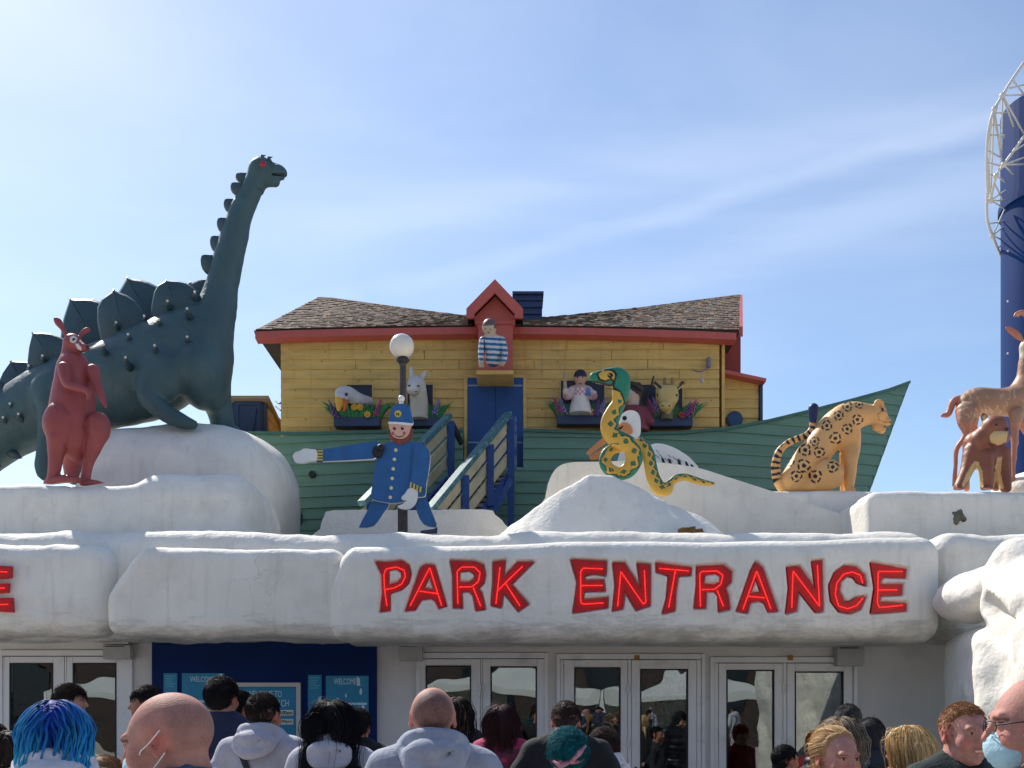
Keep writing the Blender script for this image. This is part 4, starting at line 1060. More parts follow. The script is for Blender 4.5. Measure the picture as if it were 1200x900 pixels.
# ------------------------------------------------------------------ flower boxes
M_LEAF = mat('painted_leaf', (36, 118, 66), .55, .3, 14)
def flowerbox(a, b, t, bt, label, seed, blooms, d=14.55):
    o = thing('flower_box', label, 'flower box', (PX((a + b) / 2, d), d, PZ(bt, d)), 'flower boxes under the ark windows')
    m = MB(); m.box(PX(a, d), PX(b, d), d, d + .2, PZ(bt, d), PZ(t, d)); m.build('box', M_NVP, o, bevel=.008)
    r_ = random.Random(seed); lf = MB()
    for i in range(int((b - a) * 4.5)):
        x = PX(r_.uniform(a, b), d); z = PZ(t, d); y = d + r_.uniform(.0, .14)
        edge = (x - PX((a + b) / 2, d)) / (PX(b, d) - PX(a, d)) * 2
        h = r_.uniform(.09, .19) * (1 + .35 * abs(edge)); lean = edge * .8 + r_.uniform(-.5, .5)
        w_ = r_.uniform(.012, .022); p0 = Vector((x, y, z - .01)); p1 = p0 + Vector((lean * h * .35, -.03, h * .6)); p2 = p0 + Vector((lean * h * .9, -.05, h * .95))
        s_ = Vector((w_, 0, 0)); bk = Vector((0, .012, 0))
        lf.add([p0 - s_ * .6, p0 + s_ * .6, p1 + s_, p1 - s_, p2, p0 - s_ * .6 + bk, p0 + s_ * .6 + bk, p1 + s_ + bk, p1 - s_ + bk], [(0, 1, 2, 3), (3, 2, 4), (6, 5, 8, 7), (7, 8, 4), (0, 3, 8, 5), (2, 1, 6, 7), (3, 4, 8), (4, 2, 7)])
    lf.build('leaves', M_LEAF, o)
    for kind, px_, py_, col in blooms:
        f = MB(); c = P(px_, py_, d - .03); mm = mat('bloom_%d_%d_%d' % col, col, .55, .12, 20)
        if kind == 'd':
            for q in range(7):
                t_ = 2 * math.pi * q / 7; f.ball(c + Vector((math.cos(t_) * .03, 0, math.sin(t_) * .03)), .021, 7, 5, sc=(1, .5, 1))
            f.ball(c + Vector((0, -.012, 0)), .016, 7, 5); f.build('daisy', mm, o, True)
        else:
            for q in range(26):
                tt = q / 26; hgt = .22 * tt; rr = .034 * (1 - tt * .75); t_ = q * 2.4
                f.ball(c + Vector((math.cos(t_) * rr + kind_lean(px_, a, b) * hgt, math.sin(t_) * rr, hgt - .1)), .016 * (1.15 - tt * .5), 6, 4)
            f.build('flower_spike', mm, o, True)
def kind_lean(px_, a, b): return (px_ - (a + b) / 2) / (b - a) * .9
YL, OR_, PK, PU, RD, LV = (205, 160, 50), (200, 84, 56), (180, 74, 128), (126, 72, 150), (170, 52, 50), (150, 130, 190)
flowerbox(391, 445, 488.5, 499, 'navy flower box with yellow daisies under the goose', 1, [('d', 415, 477, YL), ('d', 422, 477, YL), ('d', 430.5, 485.5, YL), ('s', 440, 478, PK), ('s', 393.5, 480, PU)])
flowerbox(474, 515, 488.5, 499, 'navy flower box with red daisies under the white llama', 2, [('d', 483, 476, OR_), ('d', 490, 476, OR_), ('d', 498, 485, RD), ('s', 509, 477, LV), ('s', 477, 478, PU)])
flowerbox(653, 708, 486.5, 497, 'navy flower box with pink spikes under the figure in an apron', 3, [('s', 656, 475, PK), ('s', 662, 476, LV), ('d', 692.5, 482.5, YL), ('s', 703, 476, LV), ('s', 697, 478, PU)])
flowerbox(757, 812, 488.5, 499, 'navy flower box with pink spikes under the giraffe head', 4, [('s', 765, 476, PK), ('s', 770, 475, LV), ('d', 799, 486, RD), ('s', 809, 477, PK), ('s', 804, 480, PU)])

# small lamp on the cabin wall
o = thing('wall_lamp', 'small bracket lamp high on the right of the yellow cabin wall', 'lamp', P(829, 432, 14.7))
m = MB(); m.box(PX(829, 14.7), PX(833, 14.7), 14.7, 14.77, PZ(430, 14.7), PZ(418, 14.7)); m.build('lamp_box', mat('grey_box', (110, 112, 130), .5, .1), o, bevel=.01)
m = MB(); m.tube(catmull([P(811, 433, 14.6), P(818, 435.5, 14.6), P(824, 434.5, 14.65), P(831, 431, 14.72)], 5, False), .011, 7); m.build('arm', mat('grey_box2', (110, 108, 116), .5, .1), o, True)
m = MB(); m.ball(P(822.5, 446, 14.62), .032, 10, 8, sc=(.9, .9, 1.3)); m.tube([P(822.5, 443, 14.62), P(823, 434, 14.64)], .008, 6); m.build('bulb', mat('pale_bulb', (175, 165, 160), .3, .05), o, True)

# ------------------------------------------------------------------ street lamp and cutout policeman
LP = thing('street_lamp', 'dark street lamp post with a white globe in front of the ark', 'street lamp', P(472, 640, 11.2))
m = MB(); x, z = PX(472, 11.2), 3.25
m.tube([(x, 11.2, 3.25), (x, 11.2, PZ(588, 11.2))], .07, 4); m.tube([(x, 11.2, PZ(588, 11.2)), (x, 11.2, PZ(423, 11.2))], [.045, .036], 12)
m.build('post', mat('weathered_post', (70, 62, 62), .7, .3, 12, .3, 40, dirt=.4, dcol=(120, 110, 104), dscale=20), LP)
m = MB(); m.lathe((x, 11.2, PZ(421, 11.2)), [(.04, -.05), (.05, -.035), (.07, -.02), (.07, 0), (.055, .02)], 16); m.build('collar', M_DARK, LP, True)
m = MB(); m.ball((PX(471, 11.2), 11.2, PZ(406, 11.2)), .134, 32, 20); m.build('globe', mat('opal_globe', (232, 222, 204), .25, .04, 3, coat=.3, sss=.0), LP, True)

POL = thing('policeman_cutout', 'cutout wooden policeman in blue pointing to the left', 'figure', P(470, 560, 10.95))
DP = 10.95
M_PBLUE = mat('bright_blue_paint', (38, 94, 150), .45, .12, 8, drip=.35, dirt=.3, dcol=(44, 72, 112), dscale=12)
M_PWH = mat('white_gloss_paint', (226, 224, 220), .4, .05, 6)
M_SKINP = mat('pink_face_paint', (222, 170, 150), .5, .05, 10)
M_GING = mat('ginger_paint', (128, 66, 56), .6, .3, 40, .3, 60)
M_GOLD = mat('yellow_paint', (208, 182, 66), .4, .1, 20)
Z5 = lambda pts: [(420 + x / 5, 460 + y / 5) for x, y in pts]
Z4 = lambda pts: [(330 + x / 4.286, 440 + y / 4.286) for x, y in pts]
def disc(px_, py_, r, sq=1.0, n=20): return [(px_ + r * math.cos(2 * math.pi * i / n), py_ + r * sq * math.sin(2 * math.pi * i / n)) for i in range(n)]
cutout('coat', Z5([(150, 306), (186, 290), (310, 288), (375, 305), (410, 335), (420, 380), (415, 440), (398, 540), (390, 604), (340, 614), (230, 646), (150, 641), (78, 618), (82, 540), (98, 430), (120, 360)]), DP, .06, M_PBLUE, POL, 4, edge=M_PWH)
ra = cutout('sleeve', Z5([(332, 322), (375, 308), (411, 338), (419, 380), (413, 450), (402, 520), (372, 570), (306, 540), (312, 500), (322, 430)]), DP, .03, M_PBLUE, POL, 4, shift=.034, edge=M_PBLUE)
m = MB()
for i in range(4):
    x = 306 + i * 19; y = 528 + i * 9
    cutout('', Z5([(x, y), (x + 10, y + 4), (x + 6, y + 36), (x - 5, y + 30)]), DP, .006, None, mb=m, shift=.041)
m.build('cuff_stripes', M_GOLD, ra)
cutout('glove', Z5([(302, 562), (345, 576), (347, 620), (327, 664), (290, 686), (245, 681), (231, 668), (262, 655), (284, 636), (262, 633), (254, 618), (274, 595)]), DP, .04, M_PWH, POL, 3, shift=.03)
cutout('leg', Z5([(84, 626), (176, 640), (142, 700), (86, 776), (12, 786), (0, 776), (40, 700)]), DP, .045, M_PBLUE, POL, 2, edge=M_PWH, shift=-.065)
cutout('leg', Z5([(328, 612), (392, 602), (422, 680), (456, 765), (441, 781), (380, 766), (342, 700)]), DP, .045, M_PBLUE, POL, 2, edge=M_PWH, shift=-.065)
cutout('shoe', Z5([(362, 804), (440, 794), (461, 782), (457, 817), (361, 820)]), DP, .06, M_NVP, POL, 0, shift=-.05)
cutout('sleeve', Z4([(205, 374), (340, 352), (478, 331), (500, 345), (494, 398), (462, 421), (340, 428), (208, 433)]), DP, .05, M_PBLUE, POL, 0, edge=M_PWH, shift=.02)
m = MB()
for i in range(4): cutout('', Z4([(181 + i * 0, 378 + i * 14.5), (209, 377 + i * 14.5), (209, 385 + i * 14.5), (181, 386 + i * 14.5)]), DP, .052, None, mb=m, shift=.022)
m.build('cuff_stripes', M_GOLD, POL)
cutout('cuff', Z4([(178, 374), (206, 374), (206, 433), (178, 434)]), DP, .046, M_NVP, POL, 0, shift=.018)
cutout('glove', Z4([(58, 404), (72, 387), (92, 382), (115, 369), (150, 372), (178, 380), (179, 428), (140, 434), (100, 443), (72, 438), (62, 420)]), DP, .05, M_PWH, POL, 3, shift=.02)
m = MB(); m.ball(P(442.5, 529.5, DP - .03), .07, 12, 8, sc=(.8, .5, 1)); m.ball(P(446, 525, DP - .04), .045, 10, 6); m.build('shoulder_joint', M_INK, POL, True)
m = MB()
for i, (bx, by) in enumerate([(219, 337), (211, 391), (204, 447), (198, 503), (192, 559), (187, 614)]):
    q = MB(); q.ball(P(420 + bx / 5, 460 + by / 5, DP - .004), .02, 10, 6, sc=(1, .6, 1)); q.build('button', mat('cream_button', (225, 215, 165), .4, .05), POL, True)
# beard ruff with a ragged edge
r_ = random.Random(3); rag = []
for i in range(46):
    t = math.pi * (-.12 + 1.24 * i / 45); k = 1.0 if i % 2 else .86
    rag.append((248 + 72 * k * math.cos(t), 232 + 78 * k * math.sin(t)))
cutout('beard', Z5(rag + [(186, 190), (310, 190)]), DP, .05, M_GING, POL, 0, shift=.006)
hd = cutout('head', Z5([(188, 186), (300, 186), (302, 225), (290, 254), (262, 271), (228, 272), (200, 256), (188, 226)]), DP, .05, M_SKINP, POL, 3, shift=.022)
m = MB()
for ex in (213, 259): cutout('', Z5(disc(ex, 213, 9, 1.15)), DP, .004, None, mb=m, shift=.0265)
cutout('', Z5([(212, 250), (225, 258), (243, 262), (262, 257), (274, 247), (262, 261), (243, 267), (224, 262)]), DP, .004, None, mb=m, shift=.0265); m.build('face_lines', M_INK, hd)
m = MB()
for ex, ey in ((203, 242), (270, 242)): cutout('', Z5(disc(ex, ey, 9)), DP, .003, None, mb=m, shift=.026)
m.build('cheeks', mat('cheek_paint', (172, 96, 80), .5, .05), hd)
m = MB()
for ex in (216, 262): cutout('', Z5(disc(ex, 209, 3)), DP, .003, None, mb=m, shift=.029)
m.build('eye_glints', M_PWH, hd)
hm = cutout('helmet', Z5([(184, 188), (186, 140), (198, 98), (222, 76), (252, 70), (282, 76), (304, 98), (315, 140), (318, 190), (250, 184)]), DP, .05, M_PBLUE, POL, 3, shift=.03, edge=M_PWH)
cutout('helmet_trim', Z5([(178, 178), (215, 178), (270, 182), (321, 187), (318, 201), (268, 196), (212, 190), (179, 190)]), DP, .02, M_PWH, hm, 0, shift=.045)
m = MB(); m.ball(P(420 + 252 / 5, 460 + 36 / 5, DP), .036, 14, 10); m.tube([P(470.4, 470, DP), P(470.4, 475, DP)], .022, 10); m.build('helmet_knob', M_PWH, hm, True)
bdg = []
for i in range(24):
    t = 2 * math.pi * i / 24; k = 22 if i % 2 else 19; bdg.append((234 + k * math.cos(t), 130 + k * math.sin(t)))
bg_ = cutout('badge', Z5(bdg), DP, .006, M_GOLD, hm, 0, shift=.037)
text_mesh('P8', .034, .03, P(464.7, 486, DP).x, DP - .039, PZ(488.5, DP), 'badge_mark', M_INK, hm)

# ------------------------------------------------------------------ snake
M_PAINT = mat('fibreglass_paint', None, .45, .06, 9, .08, 30, paint=True, dirt=.25, dcol=(90, 80, 70), dscale=5, dlo=.58, dhi=.8)
def snake():
    d = 10.85; S5 = lambda x, y: (680 + x / 5.294, 425 + y / 5.294)
    def q(t): a, b = S5(t[0], t[1]); v = P(a, b, d); return (v.x, v.y + (t[3] if len(t) > 3 else 0), v.z, t[2] * 1.12 / 5.294 * d / F)
    body = [q(t) for t in [(250, 165, 38), (247, 210, 38), (236, 258, 40), (205, 315, 46), (183, 370, 50), (185, 425, 50), (215, 465, 50), (270, 492, 50), (318, 525, 50), (334, 575, 50), (327, 625, 45), (290, 672, 42), (238, 688, 37), (186, 667, 36), (156, 615, 34, .03), (167, 560, 32, .05), (205, 527, 28, .07), (245, 520, 24, .08)]]
    tail = [q(t) for t in [(352, 488, 24, .05), (392, 500, 32, .05), (425, 560, 36, .05), (438, 630, 36, .04), (455, 710, 38, .03), (490, 775, 40, .02), (530, 785, 38, 0), (562, 745, 22, 0), (598, 718, 22, 0), (650, 710, 20, 0), (710, 728, 20, 0), (770, 745, 17, 0), (815, 750, 12, 0), (832, 750, 7, 0)]]
    head = [q(t) for t in [(250, 190, 42), (256, 125, 50), (235, 95, 58), (190, 90, 52), (140, 90, 42), (90, 92, 30)]]
    s = Sculpt.uniform((PX(685, d), d - .14, PZ(590, d)), (PX(845, d), d + .2, PZ(427, d)), .0085)
    fl = (1, .55, 1)
    s.chain(body, .004, flat=fl); s.chain(tail, .004, flat=fl); s.chain(head, .03, flat=fl)
    V, Q = s.mesh()
    yel = np.array(lin((212, 166, 66))[:3]); gr = np.array(lin((36, 124, 96))[:3]); bl = np.array(lin((16, 24, 22))[:3])
    C = np.tile(yel, (len(V), 1))
    def param(ch):
        best = np.full(len(V), 1e9); S_ = np.zeros(len(V)); T_ = np.zeros(len(V)); acc = 0.0
        for a, b in zip(ch[:-1], ch[1:]):
            ex, ez = b[0] - a[0], b[2] - a[2]; L_ = math.hypot(ex, ez)
            t = np.clip(((V[:, 0] - a[0]) * ex + (V[:, 2] - a[2]) * ez) / L_ ** 2, 0, 1)
            dx, dz = V[:, 0] - a[0] - t * ex, V[:, 2] - a[2] - t * ez
            r = a[3] + (b[3] - a[3]) * t; dd = np.hypot(dx, dz) / r
            lat = (ex * dz - ez * dx) / L_ / r
            m = dd < best; best[m] = dd[m]; S_[m] = (acc + t * L_)[m]; T_[m] = lat[m]; acc += L_
        return best, S_, T_, acc
    b1, s1, t1, L1 = param(body); b2, s2, t2, L2 = param(tail)
    first = b1 <= b2
    for msk, s_, t, per, side in ((first, s1, t1, .135, 1), (~first, s2, t2, .1, 1)):
        tt = t * side
        ph = (s_ / per) % 1.0; tri = np.abs(ph * 2 - 1)
        edge = .42 + .42 * tri
        inb = (s_ > .1) if per > .12 else (s_ > .02)
        C[msk & inb & (tt > edge - .13)] = bl; C[msk & inb & (tt > edge)] = gr
        dm = np.abs(((s_ / per + .5) % 1.0) - .5) * per / .026 + np.abs(tt - .05) / .28
        C[msk & inb & (dm < 1.25) & (tt < edge - .16)] = bl; C[msk & inb & (dm < .85) & (tt < edge - .16)] = gr
    X = (V[:, 0] / d * F + 600 - 680) * 5.294; Y = (HY - (V[:, 2] - CAMZ) * F / d - 425) * 5.294
    p2 = np.stack([X, Y], 1)
    def poly(pts, col, grow=0):
        sdv = seg_sd(p2, [pts]); C[sdv < grow] = col
    hm_ = (Y < 235)
    C[hm_ & (s1 < .14) & first] = yel
    poly([(150, 20), (230, 20), (330, 70), (340, 260), (280, 260), (248, 190), (205, 168), (210, 120), (220, 85), (195, 55), (150, 52)], bl, 6)
    poly([(150, 20), (230, 20), (330, 70), (340, 260), (284, 258), (250, 186), (212, 160), (216, 118), (228, 82), (200, 48), (150, 44)], gr)
    poly([(30, 90), (70, 50), (150, 40), (130, 52), (105, 80), (118, 110), (150, 122), (190, 112), (206, 128), (196, 146), (150, 136), (100, 122), (60, 122)], bl, 5)
    poly([(30, 90), (70, 50), (140, 44), (124, 54), (98, 80), (112, 116), (150, 129), (188, 119), (198, 128), (190, 138), (150, 130), (100, 117), (60, 118)], gr)
    poly(disc(183, 90, 17), bl); poly(disc(178, 86, 5), yel)
    o = link('snake', V, Q, M_PAINT, None, True, loc=(PX(760, d), d, PZ(560, d)), paint=C)
    tag(o, 'yellow snake with green zigzag markings on the white rock peak', 'sculpture')
snake()

# ------------------------------------------------------------------ pelican (flat board figure behind the wall)
PEL = thing('pelican_cutout', 'white board pelican with an orange bill behind the yellow snake', 'sculpture', P(750, 560, 12.4))
DQ = 12.4
S5p = lambda pts: [(680 + x / 5.294, 425 + y / 5.294) for x, y in pts]
M_ORB = mat('orange_bill_paint', (205, 130, 74), .45, .08, 8)
cutout('body', S5p([(248, 390), (250, 335), (285, 300), (335, 298), (368, 330), (376, 400), (370, 450), (345, 470), (300, 540), (310, 600), (420, 520), (480, 500), (560, 518), (640, 560), (700, 610), (735, 680), (600, 760), (240, 760), (245, 560), (300, 460)]), DQ, .06, M_PWH, PEL, 4)
cutout('bill', S5p([(228, 408), (262, 376), (305, 388), (323, 425), (312, 446), (250, 438)]), DQ, .03, M_ORB, PEL, 3, shift=.034)
cutout('bill', S5p([(60, 575), (38, 562), (50, 545), (150, 458), (250, 400), (262, 420), (170, 490)]), DQ, .04, M_ORB, PEL, 0, shift=.02, edge=M_PWH)
cutout('bill', S5p([(55, 582), (140, 530), (240, 460), (270, 470), (200, 570), (130, 600), (62, 602)]), DQ, .03, M_ORB, PEL, 0, shift=.0)
m = MB(); cutout('', S5p(disc(275, 345, 14)), DQ, .005, None, mb=m, shift=.006); cutout('', S5p([(232, 412), (268, 394), (255, 415), (236, 425)]), DQ, .005, None, mb=m, shift=.04)
for fx, fy in ((508, 596), (548, 600), (608, 606), (655, 618), (690, 635)): cutout('', S5p([(fx - 6, fy - 6), (fx + 8, fy), (fx + 26, fy + 40), (fx + 4, fy + 34)]), DQ, .005, None, mb=m, shift=.006)
m.build('painted_marks', M_INK, PEL)
m = MB(); r_ = random.Random(6)
for i in range(16):
    x = r_.uniform(450, 640); y = 520 + (x - 450) * .35 + r_.uniform(5, 60)
    cutout('', S5p([(x, y), (x + 4, y - 1), (x + 22, y + 16), (x + 19, y + 18)]), DQ, .004, None, mb=m, shift=.0055)
m.build('feather_lines', mat('feather_grey', (120, 120, 124), .5, .1), PEL)
m = MB(); m.box(PX(728, DQ), PX(733, DQ), DQ + .061, DQ + .12, 3.3, PZ(520, DQ)); m.build('prop', M_DARK, PEL)

# ------------------------------------------------------------------ drop tower with its ring truss
TW = thing('ride_tower', 'tall navy blue ride tower column at the right edge', 'tower', (29.2, 55, 0))
M_TB = mat('tower_blue', (3, 42, 96), .6, .08, .3, spec=.12, dirt=.15, dcol=(30, 60, 110), dscale=.4)
cx = 29.25
m = MB(); m.lathe((cx, 55, 0), [(2.72, 0), (2.72, .05), (2.72, PZ(243, 55) - .05), (2.72, PZ(243, 55))], 48); m.build('column', M_TB, TW, True)
m = MB(); m.lathe((cx, 55, PZ(243, 55)), [(2.72, -.06), (2.86, -.05), (2.86, -.04), (2.86, .29), (2.86, .3), (2.74, .32), (2.74, .34), (2.74, PZ(129, 55) - PZ(243, 55)), (2.74, PZ(128, 55) - PZ(243, 55)), (2.5, PZ(127, 55) - PZ(243, 55))], 48); tp = m.build('upper_section', M_TB, TW)
for px_, py_ in ((1180, 295), (1180, 354), (1180, 415)):
    m = MB(); m.ball((PX(px_, 54.5), 54.4, PZ(py_, 54.5)), .06, 8, 6); m.build('bolt', mat('pale_bolt', (200, 200, 205), .4, .05), TW)
TR = thing('ring_truss', 'pale grey curved steel ring truss around the blue tower', 'truss', (29.2, 52, 30))
M_TR = mat('pale_truss_paint', (200, 196, 188), .5, .08, .5, dirt=.3, dcol=(130, 90, 60), dscale=.8)
Zt = lambda x, y, d: P(1140 + x / 3.46, 60 + y / 3.46, d + 7.5 * (max(y, 0) / 852.0) ** 3)
d1, d2, d3 = 49.5, 51.5, 53.5
C1 = [(208, 45), (160, 115), (120, 180), (88, 235), (68, 300), (57, 400), (57, 500), (60, 560), (56, 640), (62, 700), (80, 750), (100, 800), (125, 852), (165, 905), (215, 940)]
C2 = [(208, 345), (165, 405), (125, 460), (95, 505), (72, 605)]
C3 = [(120, 180), (85, 250), (72, 330), (66, 450), (70, 605)]
strut = [((120, 180), (208, 176)), ((120, 180), (208, 335)), ((120, 180), (116, 440)), ((120, 180), (165, 305)), ((85, 250), (112, 430)), ((85, 250), (135, 250)), ((85, 250), (72, 605)),
         ((125, 460), (208, 432)), ((125, 460), (208, 459)), ((125, 460), (165, 500)), ((95, 505), (132, 530)), ((72, 605), (132, 565)), ((72, 605), (132, 606)), ((72, 605), (128, 638)), ((90, 540), (122, 605)),
         ((80, 748), (130, 640)), ((80, 748), (132, 705)), ((80, 748), (132, 772)), ((116, 440), (95, 505)), ((150, 150), (208, 135)), ((57, 400), (110, 430)), ((57, 500), (95, 505)), ((68, 300), (112, 300)), ((62, 700), (130, 690)), ((100, 800), (132, 772)), ((160, 115), (208, 176)), ((57, 400), (72, 605)), ((165, 405), (208, 380)), ((88, 235), (116, 440)), ((57, 450), (130, 470)), ((69, 340), (130, 340)), ((100, 350), (128, 350))]
pc = cx
def mir(v): return Vector((2 * pc - v.x, v.y, v.z))
for nm, ch, d, r in (('chord', C1, d1, .075), ('chord', C2, d1, .065), ('chord', C3, d2, .05)):
    pts = catmull([Zt(x, y, d) for x, y in ch], 4, False); m = MB(); m.tube(pts, r, 7); m.build(nm, M_TR, TR, True)
    m = MB(); m.tube([mir(p) for p in pts], r, 7); m.build(nm, M_TR, TR, True)
m = MB(); m.tube([Zt(208, 45, d1), mir(Zt(208, 45, d1))], .075, 7); m.tube([Zt(208, 345, d1), mir(Zt(208, 345, d1))], .065, 7); m.build('chord', M_TR, TR, True)
for a, b in strut:
    p, q = Zt(*a, d1 + .1), Zt(*b, d2)
    m = MB(); m.tube([p, q], .042, 6); m.build('strut', M_TR, TR, True)
    m = MB(); m.tube([mir(p), mir(q)], .042, 6); m.build('strut', M_TR, TR, True)
for a in ((120, 180), (125, 460), (95, 505), (72, 605), (80, 748), (88, 235)):
    m = MB(); m.ball(Zt(*a, d1), .15, 8, 6); m.build('node', M_TR, TR, True)
# ------------------------------------------------------------------ sculpted figures
def mk(ox, oy, sc, d):
    def q(x, y, r, dy=0.0):
        px_, py_ = ox + x / sc, oy + y / sc
        v = P(px_, py_, d + dy); return (v.x, d + dy, v.z, r / sc * (d + dy) / F)
    return q
def proj(V, d, ox, oy, sc):
    return np.stack([(V[:, 0] * F / V[:, 1] + 600 - ox) * sc, (HY - (V[:, 2] - CAMZ) * F / V[:, 1] - oy) * sc], 1)
def rgb(*c): return np.array(lin(c)[:3])
M_FIB = mat('weathered_fibreglass', None, .5, .1, 5, .25, 18, paint=True, dirt=.22, dcol=(70, 62, 56), dscale=3, dlo=.55, dhi=.8)
M_DINO = mat('dinosaur_green_paint', (60, 86, 90), .55, .16, 2.5, .4, 18, drip=.35, dirt=.4, dcol=(70, 96, 96), dscale=2.2)
M_PLATE = mat('dinosaur_plate_paint', (52, 74, 80), .45, .14, 4, .15, 20)
M_STUD = mat('pale_stud_tip', (210, 205, 195), .4, .05)

def dinosaur():
    d = 12.4; q = mk(0, 0, 1, d)
    D = thing('dinosaur', 'huge dark green long-necked dinosaur with back plates on the left mound', 'sculpture', (PX(190, d), d, PZ(500, d)))
    s = Sculpt.uniform((-9.3, d - 1.3, 3.9), (PX(345, d), d + 1.3, PZ(176, d)), .035)
    s.chain([q(*t) for t in [(-250, 640, 20), (-120, 592, 26), (-40, 540, 31), (0, 506, 35), (60, 474, 43), (115, 455, 48), (175, 437, 52), (215, 410, 45), (247, 376, 28), (259, 338, 19), (268, 302, 17), (280, 258, 14.5), (296, 220, 12.2), (304, 206, 12)]], .07)
    for dy in (-.42, .42):
        s.ell(q(64, 462, 0, dy)[:3], (.27, .16, .3), .05)
        s.chain([q(62, 478, 18, dy), q(54, 520, 10, dy * 1.1), q(52, 552, 10, dy * 1.1), q(66, 558, 6, dy * 1.1)], .05)
    s.ell(q(188, 440, 0, -.4)[:3], (.28, .22, .34), .06)
    s.chain([q(180, 440, 17, -.45), q(174, 464, 13, -.5), q(192, 482, 11, -.5), q(212, 493, 9, -.5), q(226, 497, 6, -.5)], .05)
    s.chain([q(245, 430, 26, .25), q(253, 462, 17, .3), q(260, 494, 14, .3), q(262, 505, 14, .3), q(276, 508, 8, .25)], .1)
    s.ell(q(238, 440, 0, -.1)[:3], (.3, .5, .4), .1)
    s.ell(q(244, 408, 0)[:3], (.29, .42, .42), .1)
    V, Q = s.mesh(); V = roughen(V, Q, .012, 3.0, 2.0, 3)
    link('body', V, Q, M_DINO, D, True)
    # head at finer detail
    h = Sculpt.uniform((PX(286, d), d - .3, PZ(226, d)), (PX(342, d), d + .3, PZ(178, d)), .011)
    h.chain([q(296, 222, 12.5), q(305, 202, 13)], .05); h.ell(q(307, 200, 0)[:3], (.15, .16, .15), .05)
    h.chain([q(314, 201, 11), q(325, 202, 9), q(329, 203, 7.5)], .04); h.chain([q(312, 210, 9), q(322, 213, 6)], .03)
    for dy in (-.075, .075):
        h.ell(q(325, 196, 0, dy)[:3], (.035, .03, .03), .02); h.ell(q(326, 195.5, 0, dy * 1.4)[:3], (.014, .02, .014), .01, 'sub')
        h.ell(q(307, 192, 0, dy * 1.6)[:3], (.06, .035, .05), .02)
    h.cone(q(318, 208, 0)[:2] + (PZ(208, d),), (PX(340, d), d, PZ(206.5, d)), .01, .016, .006, 'sub', flat=(1, 14, 1))
    V, Q = h.mesh(); hd = link('head', V, Q, M_DINO, D, True)
    for dy in (-.135, .135):
        m = MB(); m.ball(q(308, 193, 0, dy)[:3], .042, 12, 8); e = m.build('eye', mat('red_eye', (170, 30, 46), .2, .05), hd, True)
    for (a, b) in ((308.5, 184.5), (316.5, 186.5)):
        for dy in (-.08, .08):
            m = MB(); m.tube([q(a, b + 4, 0, dy)[:3], q(a - 1.5, b - 2, 0, dy)[:3], q(a + 3, b - 2.5, 0, dy)[:3]], [.03, .022, .004], 8); m.build('horn', M_PLATE, hd, True)
    # plates: two rows of leaf shapes
    def plate(pts, dy, lean):
        dd = d + dy; ti = min(range(len(pts)), key=lambda i: pts[i][1]); cxp = sum(p[0] for p in pts) / len(pts); pts = [(cxp + (p[0] - cxp) * 1.25, p[1]) if len(pts) > 6 or True else p for p in pts]; pts = list(pts[:ti + 1]) + list(pts[ti:]); loop = catmull([Vector((PX(x, dd), 0, PZ(y, dd))) for x, y in pts], 3)
        c = sum(loop, Vector()) / len(loop); vs = []; fs = []; n = len(loop)
        base = min(p.z for p in loop); th = .05
        for p in loop: vs.append((p.x, dd + lean * (p.z - base), p.z))
        for p in loop:
            k = c.lerp(p, .86); vs.append((k.x, dd + lean * (k.z - base) - th, k.z))
        for p in loop:
            k = c.lerp(p, .86); vs.append((k.x, dd + lean * (k.z - base) + th, k.z))
        vs += [(c.x, dd + lean * (c.z - base) - th * 1.2, c.z), (c.x, dd + lean * (c.z - base) + th * 1.2, c.z)]
        for i in range(n):
            j = (i + 1) % n
            fs += [(i, j, n + j, n + i), (n + i, n + j, 3 * n), (j, i, 2 * n + i, 2 * n + j), (2 * n + j, 2 * n + i, 3 * n + 1)]
        link('plate', vs, fs, M_PLATE, D, True)
    row = [[(-22, 470), (-30, 448), (-16, 434), (2, 450), (4, 478)], [(8, 466), (4, 444), (14, 422), (36, 424), (52, 436), (40, 470)], [(42, 445), (39, 418), (44, 392), (62, 393), (84, 408), (86, 440)],
           [(82, 425), (77, 385), (84, 348), (105, 348), (126, 362), (140, 395), (120, 430)], [(128, 410), (122, 362), (138, 343), (158, 355), (172, 390), (160, 420)],
           [(145, 400), (141, 352), (151, 323), (172, 328), (190, 345), (204, 378), (190, 405)], [(186, 390), (187, 344), (199, 331), (218, 334), (232, 352), (226, 385)], [(218, 372), (221, 338), (232, 327), (244, 326), (250, 345), (246, 365)]]
    for p in ([(96, 420), (92, 372), (108, 350), (124, 362), (130, 415)], [(132, 405), (130, 360), (146, 338), (160, 352), (166, 400)], [(176, 395), (174, 350), (190, 334), (204, 348), (206, 390)], [(206, 385), (206, 346), (222, 330), (236, 340), (236, 380)], [(52, 440), (50, 408), (64, 398), (76, 410), (80, 440)]): plate(p, .34, .06)
    for i, p in enumerate(row): plate(p, -.16 if i % 2 == 0 else .16, -.08 if i % 2 == 0 else .08)
    for i, (x, y, s_) in enumerate([(246, 311, 12), (257, 288, 11), (265, 266, 10), (273, 243, 9), (281, 223, 8), (287, 210, 6)]):
        plate([(x + 4, y + s_ * 1.25), (x - 6.5, y + s_ * .4), (x - 7.5, y - s_ * .9), (x + 3, y - s_ * .95), (x + 12, y - s_ * .3), (x + 12, y + s_ * .9)], (-.04, .04)[i % 2], 0)
